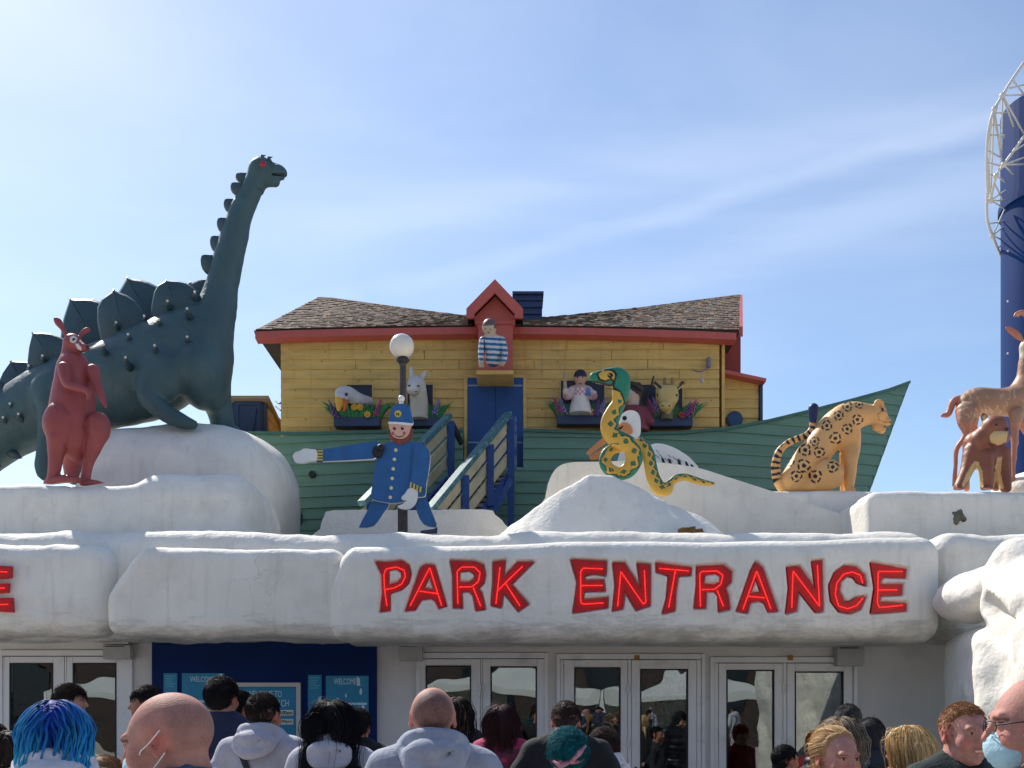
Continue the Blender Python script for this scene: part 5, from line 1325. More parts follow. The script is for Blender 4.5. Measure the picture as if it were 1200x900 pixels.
    for (x, y, dy) in [(136, 381, -.3), (169, 374, -.3), (196, 356, -.33), (219, 365, -.5), (228, 346, -.3), (181, 408, -.62), (147, 422, -.68), (120, 408, -.6), (150, 395, -.52), (186, 378, -.48), (28, 452, -.3), (20, 455, -.3), (12, 476, -.4), (22, 488, -.42), (4, 492, -.4), (34, 432, -.2), (50, 420, -.3), (219, 398, -.5)]:
        c = Vector(q(x, y, 0, dy)[:3]); m = MB()
        m.tube([c + Vector((.0, .2, -.05)), c, c + Vector((.02, -.04, .022))], [.05, .03, .01], 8); st = m.build('stud', M_PLATE, D, True)
        m = MB(); m.ball(c + Vector((.014, -.036, .02)), .016, 7, 5); m.build('stud_tip', M_STUD, st, True)
    for (x, y) in ((14, 536), (-10, 546)):
        c = Vector(q(x, y, 0, -.1)[:3]); m = MB(); m.tube([c + Vector((-.05, .05, .12)), c + Vector((.04, -.02, .02)), c + Vector((.14, -.04, -.02))], [.09, .06, .004], 8); m.build('tail_spike', M_PLATE, D, True)
dinosaur()

def kangaroo():
    d = 10.65; q = mk(40, 365, 4.29, d)
    s = Sculpt.uniform((PX(38, d), d - .5, PZ(572, d)), (PX(136, d), d + 1.1, PZ(368, d)), .0105)
    s.chain([q(190, 165, 42), q(190, 240, 55), q(200, 300, 85), q(198, 400, 100), q(192, 520, 112), q(205, 630, 100), q(215, 705, 52)], .05)
    s.ell(q(196, 158, 0, -.02)[:3], (.092, .1, .088), .03)
    s.chain([q(220, 170, 30, -.05), q(250, 182, 22, -.1), q(266, 182, 15, -.12)], .03)
    s.ell(q(128, 565, 0, -.16)[:3], (.165, .14, .23), .012); s.ell(q(325, 580, 0, -.08)[:3], (.115, .13, .155), .012)
    s.chain([q(118, 640, 52, -.18), q(108, 740, 36, -.17), q(98, 815, 30, -.15), q(80, 858, 20, -.14)], .03)
    s.chain([q(60, 864, 14, -.14), q(140, 846, 24, -.2), q(215, 850, 20, -.24)], .03)
    s.chain([q(328, 610, 48, -.1), q(292, 700, 36, -.08), q(268, 780, 25, -.08), q(258, 845, 24, -.08)], .03)
    s.chain([q(245, 860, 18, -.08), q(300, 862, 16, -.14), q(355, 872, 10, -.2)], .025)
    s.chain([q(150, 285, 30, -.22), q(160, 350, 25, -.27), q(185, 375, 21, -.3), q(245, 392, 18, -.32), q(275, 412, 14, -.33), q(268, 440, 8, -.33)], .012)
    s.chain([q(296, 300, 34, -.08), q(312, 360, 24, -.12), q(338, 425, 17, -.16), q(360, 478, 8, -.18)], .015)
    s.chain([q(165, 125, 12), q(142, 85, 13), q(122, 55, 20), q(108, 40, 12)], .012, flat=(1, .6, 1))
    s.chain([q(232, 125, 9), q(245, 105, 13), q(265, 94, 14), q(276, 92, 8)], .012, flat=(1, .6, 1))
    s.chain([q(200, 680, 60, .2), q(190, 800, 40, .55), q(190, 850, 24, 1.0)], .06)
    V, Q = s.mesh(); V = roughen(V, Q, .004, 8, 4, 2); p2 = proj(V, d, 40, 365, 4.29)
    C = np.tile(rgb(152, 70, 68), (len(V), 1)); fr = V[:, 1] < d - .03
    C[fr & (seg_sd(p2, [disc(198, 140, 19, .95)]) < 0)] = rgb(225, 215, 205); C[fr & (seg_sd(p2, [disc(198, 140, 10, .6)]) < 0)] = rgb(40, 34, 40)
    C[fr & (seg_sd(p2, [[(208, 165), (222, 162), (240, 188), (236, 198), (218, 190)]]) < 0)] = rgb(225, 215, 205)
    C[fr & (seg_sd(p2, [disc(268, 180, 9)]) < 0)] = rgb(60, 30, 34)
    o = link('kangaroo', V, Q, M_FIB, None, True, loc=(PX(85, d), d, PZ(570, d)), paint=C); tag(o, 'dull red kangaroo standing upright in front of the dinosaur', 'sculpture')
kangaroo()

def leopard():
    d = 12.3; q = mk(900, 455, 6.67, d)
    s = Sculpt.uniform((PX(901, d), d - .45, PZ(584, d)), (PX(1050, d), d + .55, PZ(465, d)), .0105)
    torso = [(205, 715, 105), (295, 600, 122), (425, 430, 125), (555, 275, 122), (650, 220, 112), (760, 205, 84), (830, 205, 70)]
    s.chain([q(*t) for t in torso], .04)
    s.chain([q(600, 330, 120), q(640, 450, 82), q(648, 560, 54, -.1), q(640, 690, 44, -.12), q(632, 790, 40, -.12), q(650, 800, 34, -.16)], .05)
    s.chain([q(610, 520, 50, .12), q(588, 690, 24, .16), q(578, 805, 18, .16)], .03)
    s.ell(q(470, 668, 0, -.17)[:3], (.178, .16, .172), .012)
    s.chain([q(190, 775, 66), q(330, 765, 64, -.05), q(470, 745, 50, -.18), q(545, 735, 30, -.22)], .05)
    s.ell(q(850, 205, 0)[:3], (.115, .13, .118), .03); s.chain([q(885, 235, 52, -.0), q(925, 265, 40, -.0)], .03); s.chain([q(850, 300, 36), q(885, 322, 32)], .03)
    s.ell(q(866, 128, 0, -.09)[:3], (.062, .035, .066), .015); s.ell(q(866, 128, 0, .1)[:3], (.062, .035, .066), .015); s.ell(q(880, 128, 0, -.12)[:3], (.03, .03, .036), .01, 'sub')
    s.cone(q(895, 302, 0)[:3], q(980, 292, 0)[:3], .008, .016, .006, 'sub', flat=(1, 12, 1))
    tail = [(130, 800, 45), (75, 720, 36), (60, 620, 36), (72, 530, 31), (120, 455, 27), (200, 405, 25), (285, 372, 24), (335, 325, 24), (352, 260, 27), (356, 215, 36), (356, 160, 42)]
    s.chain([q(*t) for t in tail], .012)
    V, Q = s.mesh(); V = roughen(V, Q, .006, 5, 14, 3); p2 = proj(V, d, 900, 455, 6.67)
    tan = rgb(222, 168, 104); C = np.tile(tan, (len(V), 1)); blk = rgb(30, 22, 34)
    r_ = random.Random(8)
    for (x, y, r) in [(620, 143, 35), (712, 128, 28), (552, 213, 35), (460, 292, 37), (700, 245, 38), (620, 318, 38), (527, 390, 42), (365, 415, 33), (290, 482, 44), (400, 500, 40), (280, 605, 48), (222, 687, 40), (370, 688, 46), (507, 615, 40), (165, 575, 34)]:
        dx, dy = p2[:, 0] - x, p2[:, 1] - y; rr = np.hypot(dx, dy) / (r * 1.13); an = np.arctan2(dy, dx) + r_.uniform(0, 6)
        seg = (np.abs(((an / (2 * math.pi) * 5) % 1) - .5) < .36)
        wob = 1 + .08 * np.sin(an * 3)
        C[(rr < .7 * wob)] = rgb(226, 178, 112)
        C[(rr < 1.0 * wob) & (rr > .68 * wob) & seg] = blk; C[rr < .33] = blk
    tx = [t for t in tail]
    best = np.full(len(V), 1e9); S_ = np.zeros(len(V)); acc = 0
    for a, b in zip(tx[:-1], tx[1:]):
        ex, ey = b[0] - a[0], b[1] - a[1]; L_ = math.hypot(ex, ey); t = np.clip(((p2[:, 0] - a[0]) * ex + (p2[:, 1] - a[1]) * ey) / L_ ** 2, 0, 1)
        dd = np.hypot(p2[:, 0] - a[0] - t * ex, p2[:, 1] - a[1] - t * ey) / (a[2] + (b[2] - a[2]) * t); m = dd < best; best[m] = dd[m]; S_[m] = (acc + t * L_)[m]; acc += L_
    tl = (best < 1.12) & (S_ > 95) & ((p2[:, 0] < 110 + .0 * p2[:, 1]) | (p2[:, 1] < 440) & (p2[:, 0] < 405) & (p2[:, 1] < 820 - p2[:, 0] * 1.2))
    C[tl & ((S_ / 46) % 1 < .45)] = blk; C[tl & (S_ > acc - 112)] = rgb(24, 34, 78)
    fr = p2[:, 0] > 845
    ring = seg_sd(p2, [catmull([Vector((x, y, 0)) for x, y in [(862, 200), (900, 178), (935, 190), (960, 262), (920, 266), (868, 245)]], 4)])
    C[fr & (np.abs(ring) < 3.5) & (p2[:, 0] < 955) & (np.sin(p2[:, 1] * .35 + p2[:, 0] * .35) > -.5)] = blk
    C[seg_sd(p2, [disc(893, 166, 11, 1.2)]) < 0] = blk; C[seg_sd(p2, [disc(913, 300, 9)]) < 0] = blk; C[seg_sd(p2, [disc(962, 268, 9)]) < 0] = rgb(90, 50, 40)
    o = link('leopard', V, Q, M_FIB, None, True, loc=(PX(960, d), d, PZ(582, d)), paint=C); tag(o, 'tan spotted leopard with a striped tail sitting on the white block', 'sculpture')
leopard()

def bear():
    d = 11.25; q = mk(1095, 355, 4, d)
    s = Sculpt.uniform((PX(1112, d), d - .5, PZ(577, d)), (PX(1188, d), d + .55, PZ(480, d)), .0105)
    s.chain([q(195, 660, 58, .1), q(205, 720, 60, .1), q(270, 710, 62, .15), q(300, 720, 52, .2)], .05)
    s.chain([q(220, 640, 52, -.05), q(265, 600, 48, -.1)], .04)
    s.ell(q(282, 583, 0, -.12)[:3], (.14, .14, .125), .03); s.chain([q(300, 600, 34, -.16), q(328, 602, 22, -.2)], .03); s.ell(q(302, 632, 0, -.17)[:3], (.11, .1, .085), .02)
    s.chain([q(245, 558, 18, -.08), q(232, 535, 16, -.08), q(222, 517, 4, -.08)], .012, flat=(1, .6, 1)); s.chain([q(292, 552, 14, -.02), q(300, 538, 11, -.02), q(306, 532, 3, -.02)], .012, flat=(1, .6, 1))
    s.ell(q(237, 543, 0, -.125)[:3], (.02, .016, .035), .008, 'sub', M=Matrix.Rotation(R(-25), 3, 'Y'))
    s.chain([q(180, 700, 45, 0), q(150, 790, 30, -.05), q(118, 860, 25, -.1), q(100, 874, 15, -.16)], .03)
    s.chain([q(235, 720, 40, -.05), q(245, 800, 30, -.1), q(250, 865, 25, -.1), q(240, 874, 16, -.16)], .03)
    s.chain([q(225, 740, 22, .3), q(232, 862, 18, .3)], .03)
    s.chain([q(312, 710, 44, .1), q(330, 800, 30, .08), q(334, 866, 26, .05)], .03); s.chain([q(295, 740, 30, .3), q(288, 862, 20, .3)], .03)
    V, Q = s.mesh(); V = roughen(V, Q, .004, 9, 24, 3); p2 = proj(V, d, 1095, 355, 4)
    C = np.tile(rgb(136, 80, 58), (len(V), 1)); cr = rgb(210, 176, 122); blk = rgb(30, 24, 24)
    fr = V[:, 1] < d + .2
    C[seg_sd(p2, [[(256, 625), (275, 605), (310, 600), (345, 605), (338, 650), (300, 668), (265, 655)]]) < 0] = cr
    C[seg_sd(p2, [[(150, 800), (185, 745), (205, 742), (225, 790), (232, 865), (205, 865), (190, 790), (135, 868), (128, 850)]]) < 0] = cr
    C[seg_sd(p2, [[(280, 800), (296, 725), (318, 720), (312, 800), (325, 870), (300, 872), (292, 830), (276, 872)]]) < 0] = cr
    C[seg_sd(p2, [disc(290, 570, 7, .8)]) < 0] = blk; C[seg_sd(p2, [disc(340, 592, 10, .9)]) < 0] = blk; C[seg_sd(p2, [disc(237, 540, 11, 1.3)]) < 0] = cr
    o = link('bear_cub', V, Q, M_FIB, None, True, loc=(PX(1150, d), d, PZ(575, d)), paint=C); tag(o, 'small brown bear with a cream muzzle standing below the antelope', 'sculpture')
bear()

def antelope():
    d = 11.8; q = mk(1095, 355, 4, d)
    A = thing('antelope', 'tan antelope with curved horns standing behind the brown bear', 'sculpture', (PX(1180, d), d, PZ(570, d)))
    s = Sculpt.uniform((PX(1101, d), d - .4, PZ(574, d)), (PX(1236, d), d + .45, PZ(362, d)), .0115)
    s.chain([q(158, 474, 54), q(205, 464, 66), q(300, 464, 62), q(380, 460, 72), q(425, 438, 68)], .04)
    s.chain([q(415, 420, 62), q(425, 350, 40), q(432, 270, 34), q(440, 215, 34)], .05)
    s.chain([q(440, 205, 38), q(480, 215, 30), q(530, 235, 22)], .03)
    s.chain([q(412, 175, 8, -.08), q(385, 150, 18, -.1), q(355, 128, 14, -.11), q(336, 116, 5, -.11)], .01, flat=(1, .5, 1))
    s.chain([q(455, 170, 10, .1), q(490, 145, 16, .12), q(520, 130, 5, .12)], .01, flat=(1, .5, 1))
    s.chain([q(112, 448, 15), q(88, 462, 16), q(74, 500, 14), q(62, 524, 13), q(38, 528, 9)], .015)
    s.chain([q(150, 510, 48, -.1), q(140, 560, 30, -.14), q(150, 600, 19, -.14), q(140, 635, 16, -.14), q(104, 688, 11, -.13), q(98, 780, 9, -.13), q(95, 855, 11, -.13), q(94, 872, 14, -.14)], .02)
    s.chain([q(165, 510, 45, .14), q(175, 580, 26, .16), q(190, 630, 16, .16), q(160, 690, 10, .16), q(155, 800, 9, .16), q(152, 872, 13, .16)], .02)
    s.chain([q(385, 520, 34, -.12), q(378, 590, 20, -.13), q(376, 655, 17, -.13), q(374, 680, 13, -.13), q(370, 790, 10, -.13), q(368, 872, 14, -.13)], .02)
    s.chain([q(410, 520, 34, .12), q(430, 600, 18, .13), q(475, 660, 14, .13), q(462, 760, 10, .13), q(455, 872, 13, .13)], .02)
    V, Q = s.mesh(); p2 = proj(V, d, 1095, 355, 4)
    V = roughen(V, Q, .005, 7, 44, 3)
    C = np.tile(rgb(170, 128, 100), (len(V), 1)); leg = p2[:, 1] > 560; C[leg] = rgb(190, 128, 102)
    C[(p2[:, 0] < 118)] = rgb(190, 122, 96); C[(p2[:, 0] < 400) & (p2[:, 1] < 185)] = rgb(196, 122, 92)
    r_ = random.Random(12); pale = rgb(204, 172, 134); bx = (~leg) & (p2[:, 0] > 118) & (p2[:, 1] > 375)
    for i in range(46):
        x, y = r_.uniform(125, 480), r_.uniform(405, 525); L_ = r_.uniform(14, 24)
        t = np.clip((p2[:, 1] - y) / L_, 0, 1); cxx = x + 6 * np.sin(t * 3.1) - 4 * t
        C[bx & (np.hypot(p2[:, 0] - cxx, p2[:, 1] - y - t * L_) < 2.6 * (1.15 - t * .6))] = pale
    C[(p2[:, 1] > 185) & (p2[:, 1] < 260) & (p2[:, 0] > 398) & (p2[:, 0] < 424)] = rgb(214, 196, 172)
    link('body', V, Q, M_FIB, A, True, paint=C)
    hm = mat('horn_paint', (198, 140, 104), .5, .15, 10, .2, 40)
    for dy, ox in ((-.08, 0), (.08, 16)):
        m = MB(); pts = catmull([Vector(q(x + ox, y, 0, dy)[:3]) for x, y in [(446, 180), (455, 120), (440, 66), (412, 45), (385, 50), (374, 64)]], 5, False)
        m.tube(pts, [.055 - .045 * i / (len(pts) - 1) for i in range(len(pts))], 10); m.build('horn', hm, A, True)
    for dy in (-.1, .1):
        m = MB(); m.ball(q(455, 198, 0, dy)[:3], .022, 10, 7); m.build('eye', M_INK, A, True)
antelope()

# ------------------------------------------------------------------ figures in the ark windows
DF = 14.5
def fig(name, label, build, paint, x0, x1, y0, y1, res=.0095, dy0=-.3, dy1=.3, loc=None, cat='figure'):
    s = Sculpt.uniform((PX(x0, DF), DF + dy0, PZ(y1, DF)), (PX(x1, DF), DF + dy1, PZ(y0, DF)), res)
    q = mk(0, 0, 1, DF); build(s, q); V, Q = s.mesh(); p2 = proj(V, DF, 0, 0, 1)
    C = np.tile(rgb(200, 195, 185), (len(V), 1)); C = paint(C, p2, V)
    o = link(name, V, Q, M_FIB, None, True, loc=(PX((x0 + x1) / 2, DF), DF, PZ(y1, DF)), paint=C); return tag(o, label, cat)
def b_goose(s, q):
    s.chain([q(432, 471, 6, .25), q(420, 468, 7.5, .1), q(408, 462, 9, 0)], .03); s.ell(q(402, 461.5, 0, -.03)[:3], (.115, .11, .1), .03)
    s.chain([q(399, 465, 6.5, -.1), q(397.5, 473, 4.5, -.13), q(397, 481, 2, -.15)], .02); s.chain([q(404, 467, 4, -.08), q(404.5, 475, 3.2, -.12), q(403.5, 482, 1.6, -.14)], .008)
def p_goose(C, p, V):
    C[:] = rgb(196, 194, 196); b = (p[:, 1] > 464 + .28 * (p[:, 0] - 393)) & (p[:, 0] < 409) & (V[:, 1] < DF - .03) & (p[:, 1] > 463.5); C[b] = rgb(212, 160, 50)
    C[b & (p[:, 0] > 401.6)] = rgb(190, 104, 44); C[seg_sd(p, [disc(406, 462, 1.9, 1.2)]) < 0] = rgb(24, 28, 70); return C
fig('goose', 'grey white goose head with yellow beak leaning out of the left ark window', b_goose, p_goose, 386, 440, 447, 486)
def b_llama(s, q):
    s.chain([q(491, 489, 11, .05), q(491, 470, 10.5, .02), q(489, 452, 10, -.03)], .03); s.chain([q(487, 450, 9.5, -.06), q(484, 456, 7.5, -.16)], .03)
    s.chain([q(483.5, 445, 3, 0), q(482, 436, 2.6, 0), q(482, 430, 1, 0)], .01); s.chain([q(494, 444, 3, 0), q(497, 439, 2.8, 0), q(499, 435, 1.4, 0)], .01)
def p_llama(C, p, V):
    C[:] = rgb(186, 180, 166); C[p[:, 1] < 458] = rgb(196, 194, 192)
    for x, y, r, a in ((479.5, 452, 1.8, .6), (490, 452.5, 1.8, .6), (487.5, 458.5, 2, .3)): C[(seg_sd(p, [disc(x, y, r, a)]) < 0) & (V[:, 1] < DF)] = rgb(40, 36, 36)
    return C
fig('llama', 'white llama head with upright ears beside the street lamp globe post', b_llama, p_llama, 472, 508, 427, 491)
def b_giraffe(s, q):
    s.chain([q(781, 490, 8, .05), q(782, 475, 8, 0)], .03); s.ell(q(782.5, 464, 0, -.05)[:3], (.155, .13, .17), .04); s.ell(q(780, 476, 0, -.12)[:3], (.09, .1, .08), .03)
    for x, e in ((779, 444), (788, 444)): s.chain([q(x, 454, 2, 0), q(x, e, 2, 0)], .01)
    s.chain([q(774, 456, 3, 0), q(767, 449, 2.6, 0)], .01, flat=(1, .5, 1)); s.chain([q(792, 456, 3, 0), q(800, 449, 2.6, 0)], .01, flat=(1, .5, 1))
def p_giraffe(C, p, V):
    C[:] = rgb(196, 170, 106); C[p[:, 1] < 451] = rgb(140, 110, 66); C[(p[:, 1] < 449.6) & (p[:, 0] > 794)] = rgb(90, 66, 46)
    C[(seg_sd(p, [[(768, 446), (776, 454), (774, 456), (766, 449)]]) < 0)] = rgb(60, 44, 34); C[(seg_sd(p, [[(801, 446), (793, 454), (794, 456), (802, 449)]]) < 0)] = rgb(60, 44, 34)
    for x in (776.5, 784.5): C[(seg_sd(p, [disc(x, 475.5, 1.2)]) < 0)] = rgb(60, 44, 34)
    C[(p[:, 1] > 479) & (V[:, 1] > DF - .06)] = rgb(92, 96, 76)
    for x in (770, 793): C[(seg_sd(p, [disc(x, 463, 1.6)]) < 0)] = rgb(40, 30, 26)
    return C
fig('giraffe', 'pale yellow giraffe head with two horns in the right ark window', b_giraffe, p_giraffe, 763, 805, 440, 492)
def b_cook(s, q):
    s.ell(q(680, 442, 0, -.02)[:3], (.095, .1, .11), .015); s.chain([q(680, 450, 4, 0), q(680, 455, 5, 0)], .02)
    s.chain([q(672, 459, 6.5, 0), q(688, 459, 6.5, 0)], .03); s.chain([q(680, 460, 10, -.02), q(680, 470, 10.5, -.02), q(680, 482, 13, 0)], .04)
    s.chain([q(671, 458, 5.5, -.02), q(665, 464, 5, -.07), q(663, 461, 3.6, -.16), q(663, 458, 3.6, -.18)], .015); s.chain([q(689, 458, 5.5, -.02), q(695, 464, 5, -.07), q(696, 461, 3.6, -.16)], .015)
    s.chain([q(662.5, 457, 2.4, -.19), q(661.5, 436, 2, -.19)], .004, flat=(1, .4, 1))
def p_cook(C, p, V):
    sk = rgb(190, 150, 130); C[:] = rgb(202, 182, 178); C[p[:, 1] < 454] = sk; hair = (p[:, 1] < 441.5 - .0 * p[:, 0]) | ((p[:, 1] < 446) & (V[:, 1] > DF + .02)); C[hair & (p[:, 0] > 668)] = rgb(24, 26, 52)
    ap = (np.abs(p[:, 0] - 680) < 7) & (p[:, 1] > 455); C[ap] = rgb(214, 206, 200); chk = ap & (p[:, 1] < 463) & (((p[:, 0] / 2.6).astype(int) + (p[:, 1] / 2.6).astype(int)) % 2 == 0); C[chk] = rgb(206, 130, 140)
    C[(p[:, 0] > 686) & (p[:, 0] < 692) & (p[:, 1] > 454) & (p[:, 1] < 464)] = rgb(90, 130, 180); C[(p[:, 1] > 471)] = rgb(212, 205, 200)
    C[(p[:, 0] < 667) & (p[:, 1] > 462)] = rgb(205, 160, 160); C[(p[:, 0] > 693) & (p[:, 1] > 460)] = rgb(196, 150, 156); C[(p[:, 0] < 665.5) & (p[:, 1] < 455)] = rgb(170, 140, 112)
    for x, y, r, a in ((677, 442.5, .9, 1), (683, 442.5, .9, 1)): C[(seg_sd(p, [disc(x, y, r, a)]) < 0) & (V[:, 1] < DF)] = rgb(30, 24, 24)
    C[(seg_sd(p, [disc(680, 449.5, 2.2, .5)]) < 0) & (V[:, 1] < DF)] = rgb(150, 60, 60); return C
fig('apron_figure', 'dark-haired figure in a white apron holding up a wooden spoon at the window', b_cook, p_cook, 655, 702, 431, 486)
def b_farm(s, q):
    s.ell(q(741, 464, 0, -.02)[:3], (.11, .11, .13), .015); s.ell(q(745, 456, 0, 0)[:3], (.15, .17, .06), .03, M=Matrix.Rotation(R(38), 3, 'Y')); s.ell(q(747, 462, 0, .02)[:3], (.1, .14, .17), .02)
    s.chain([q(738, 482, 8, 0), q(752, 482, 8, 0)], .03); s.chain([q(746, 484, 13, 0), q(746, 500, 15, .02)], .04); s.chain([q(756, 484, 6, -.05), q(762, 494, 5, -.1)], .02)
def p_farm(C, p, V):
    C[:] = rgb(190, 165, 145); C[p[:, 1] > 474] = rgb(118, 46, 58); hat = (p[:, 0] - 741) * .75 - (p[:, 1] - 459) > 1.5; C[hat & (p[:, 1] < 478)] = rgb(46, 42, 40)
    C[(p[:, 0] > 749) & (p[:, 1] < 476)] = rgb(46, 42, 40); return C
fig('farmer_figure', 'figure in a dark hat and red coat behind the pelican head', b_farm, p_farm, 724, 772, 446, 506, dy0=-.35)
o = thing('fishing_rod', 'thin dark rod leaning on the cabin wall beside the figure in the hat', 'rod', P(752, 492, 14.45))
m = MB(); m.tube([P(752, 492, 14.45), P(766, 441, 14.5)], [.016, .011], 7); m.build('stick', M_DARK, o, True)
def b_boy(s, q):
    s.ell(q(573.5, 383.5, 0, -.04)[:3], (.098, .11, .115), .015); s.chain([q(574.5, 390, 3.6, 0), q(575, 395, 4.4, 0)], .02)
    s.chain([q(568, 398, 4.4, 0), q(586, 398, 4.4, 0)], .03); s.chain([q(577, 400, 9, 0), q(578, 412, 9.4, -.02), q(578, 420, 9.6, 0)], .03)
    s.chain([q(566, 399, 4.6, -.02), q(564, 412, 3.8, -.06), q(564, 424, 3, -.12), q(564.5, 430, 3, -.14)], .008); s.chain([q(588, 399, 4.6, -.02), q(591.5, 412, 3.8, -.06), q(591, 422, 3, -.14), q(588, 427, 3.2, -.2)], .008)
def p_boy(C, p, V):
    sk = rgb(196, 172, 146); C[:] = rgb(205, 205, 205); C[(p[:, 1] < 394.5)] = sk
    hair = ((p[:, 1] < 381.5 - .12 * (p[:, 0] - 573)) | ((p[:, 0] > 578.5) & (p[:, 1] < 385)) | ((V[:, 1] > DF) & (p[:, 1] < 388))); C[hair & (p[:, 1] < 392)] = rgb(96, 80, 76)
    st = (p[:, 1] > 395) & (((p[:, 1] - 395.5 - .06 * (p[:, 0] - 577)) % 6.2) < 3.2); C[st] = rgb(34, 98, 142)
    hand = (p[:, 1] > 423.5) & ((p[:, 0] < 569) | (p[:, 0] > 585)); C[hand] = rgb(176, 156, 124); C[(p[:, 1] > 429) & (p[:, 0] > 569) & (p[:, 0] < 586)] = rgb(110, 50, 50)
    C[(np.abs(p[:, 0] - 567.3 - .03 * (p[:, 1] - 396)) < .7) & (p[:, 1] > 397) & (p[:, 1] < 432)] = rgb(70, 40, 44)
    for x, y, r, a in ((568.8, 385.5, .8, 1), (574.6, 385.8, .8, 1), (572.5, 389.8, 1.6, .45)): C[(seg_sd(p, [disc(x, y, r, a)]) < 0) & (V[:, 1] < DF)] = rgb(40, 30, 30)
    return C
DF = 13.9
fig('striped_boy_figure', 'boy figure in a blue and white striped jumper below the red dormer', b_boy, p_boy, 556, 600, 370, 436, .0085, dy0=-.34)
# ------------------------------------------------------------------ people in the queue
from mathutils.bvhtree import BVHTree
M_SKIN = mat('skin', None, .62, .14, 38, .2, 220, paint=True, sss=.05, spec=.25, speck=.05)
M_HAIR = mat('hair_strands', None, .62, .0, paint=True, spec=.2)
def cloth(name, c, rough=.85, bump=.25, bs=90, var=.07, sheen=.02): return mat(name, c, rough, var, 14, bump, bs, sheen=sheen)
M_MASK = mat('blue_face_mask', (170, 205, 215), .8, .05, 20, .2, 90)
M_LOOP = mat('white_ear_loop', (228, 226, 222), .8, .03)
M_TROU = cloth('dark_trousers', (36, 38, 46)); M_SHOE = mat('dark_shoe', (30, 30, 32), .5, .1)
SKINS = {'fair': (190, 146, 128), 'pink': (182, 130, 116), 'tan': (162, 116, 96), 'dark': (96, 62, 48)}

def axis(lo, hi, parts):
    out = [lo]
    for end, st in parts:
        n = max(1, int(round((end - out[-1]) / st))); out += list(np.linspace(out[-1], end, n + 1)[1:])
    return np.array(out)
def tubes3(name, Pn, rad, cols, m, parent, sides=3):
    """many thin strands in one mesh; Pn (N,S,3), rad (N,S), cols (N,S,3)"""
    N_, S_, _ = Pn.shape
    T = np.gradient(Pn, axis=1); T /= np.linalg.norm(T, axis=2)[..., None] + 1e-9
    ref = np.array([.31, .77, .55]); A = np.cross(T, ref); A /= np.linalg.norm(A, axis=2)[..., None] + 1e-9; B = np.cross(T, A)
    V = np.empty((N_, S_, sides, 3))
    for k in range(sides):
        t = 2 * math.pi * k / sides; V[:, :, k] = Pn + (A * math.cos(t) + B * math.sin(t)) * rad[..., None]
    idx = np.arange(N_ * S_ * sides).reshape(N_, S_, sides); nx_ = np.roll(idx, -1, axis=2)
    Q = np.stack([idx[:, :-1], nx_[:, :-1], nx_[:, 1:], idx[:, 1:]], -1).reshape(-1, 4)
    C = np.repeat(cols[:, :, None, :], sides, 2).reshape(-1, 3)
    return link(name, V.reshape(-1, 3), Q, m, parent, True, paint=C)

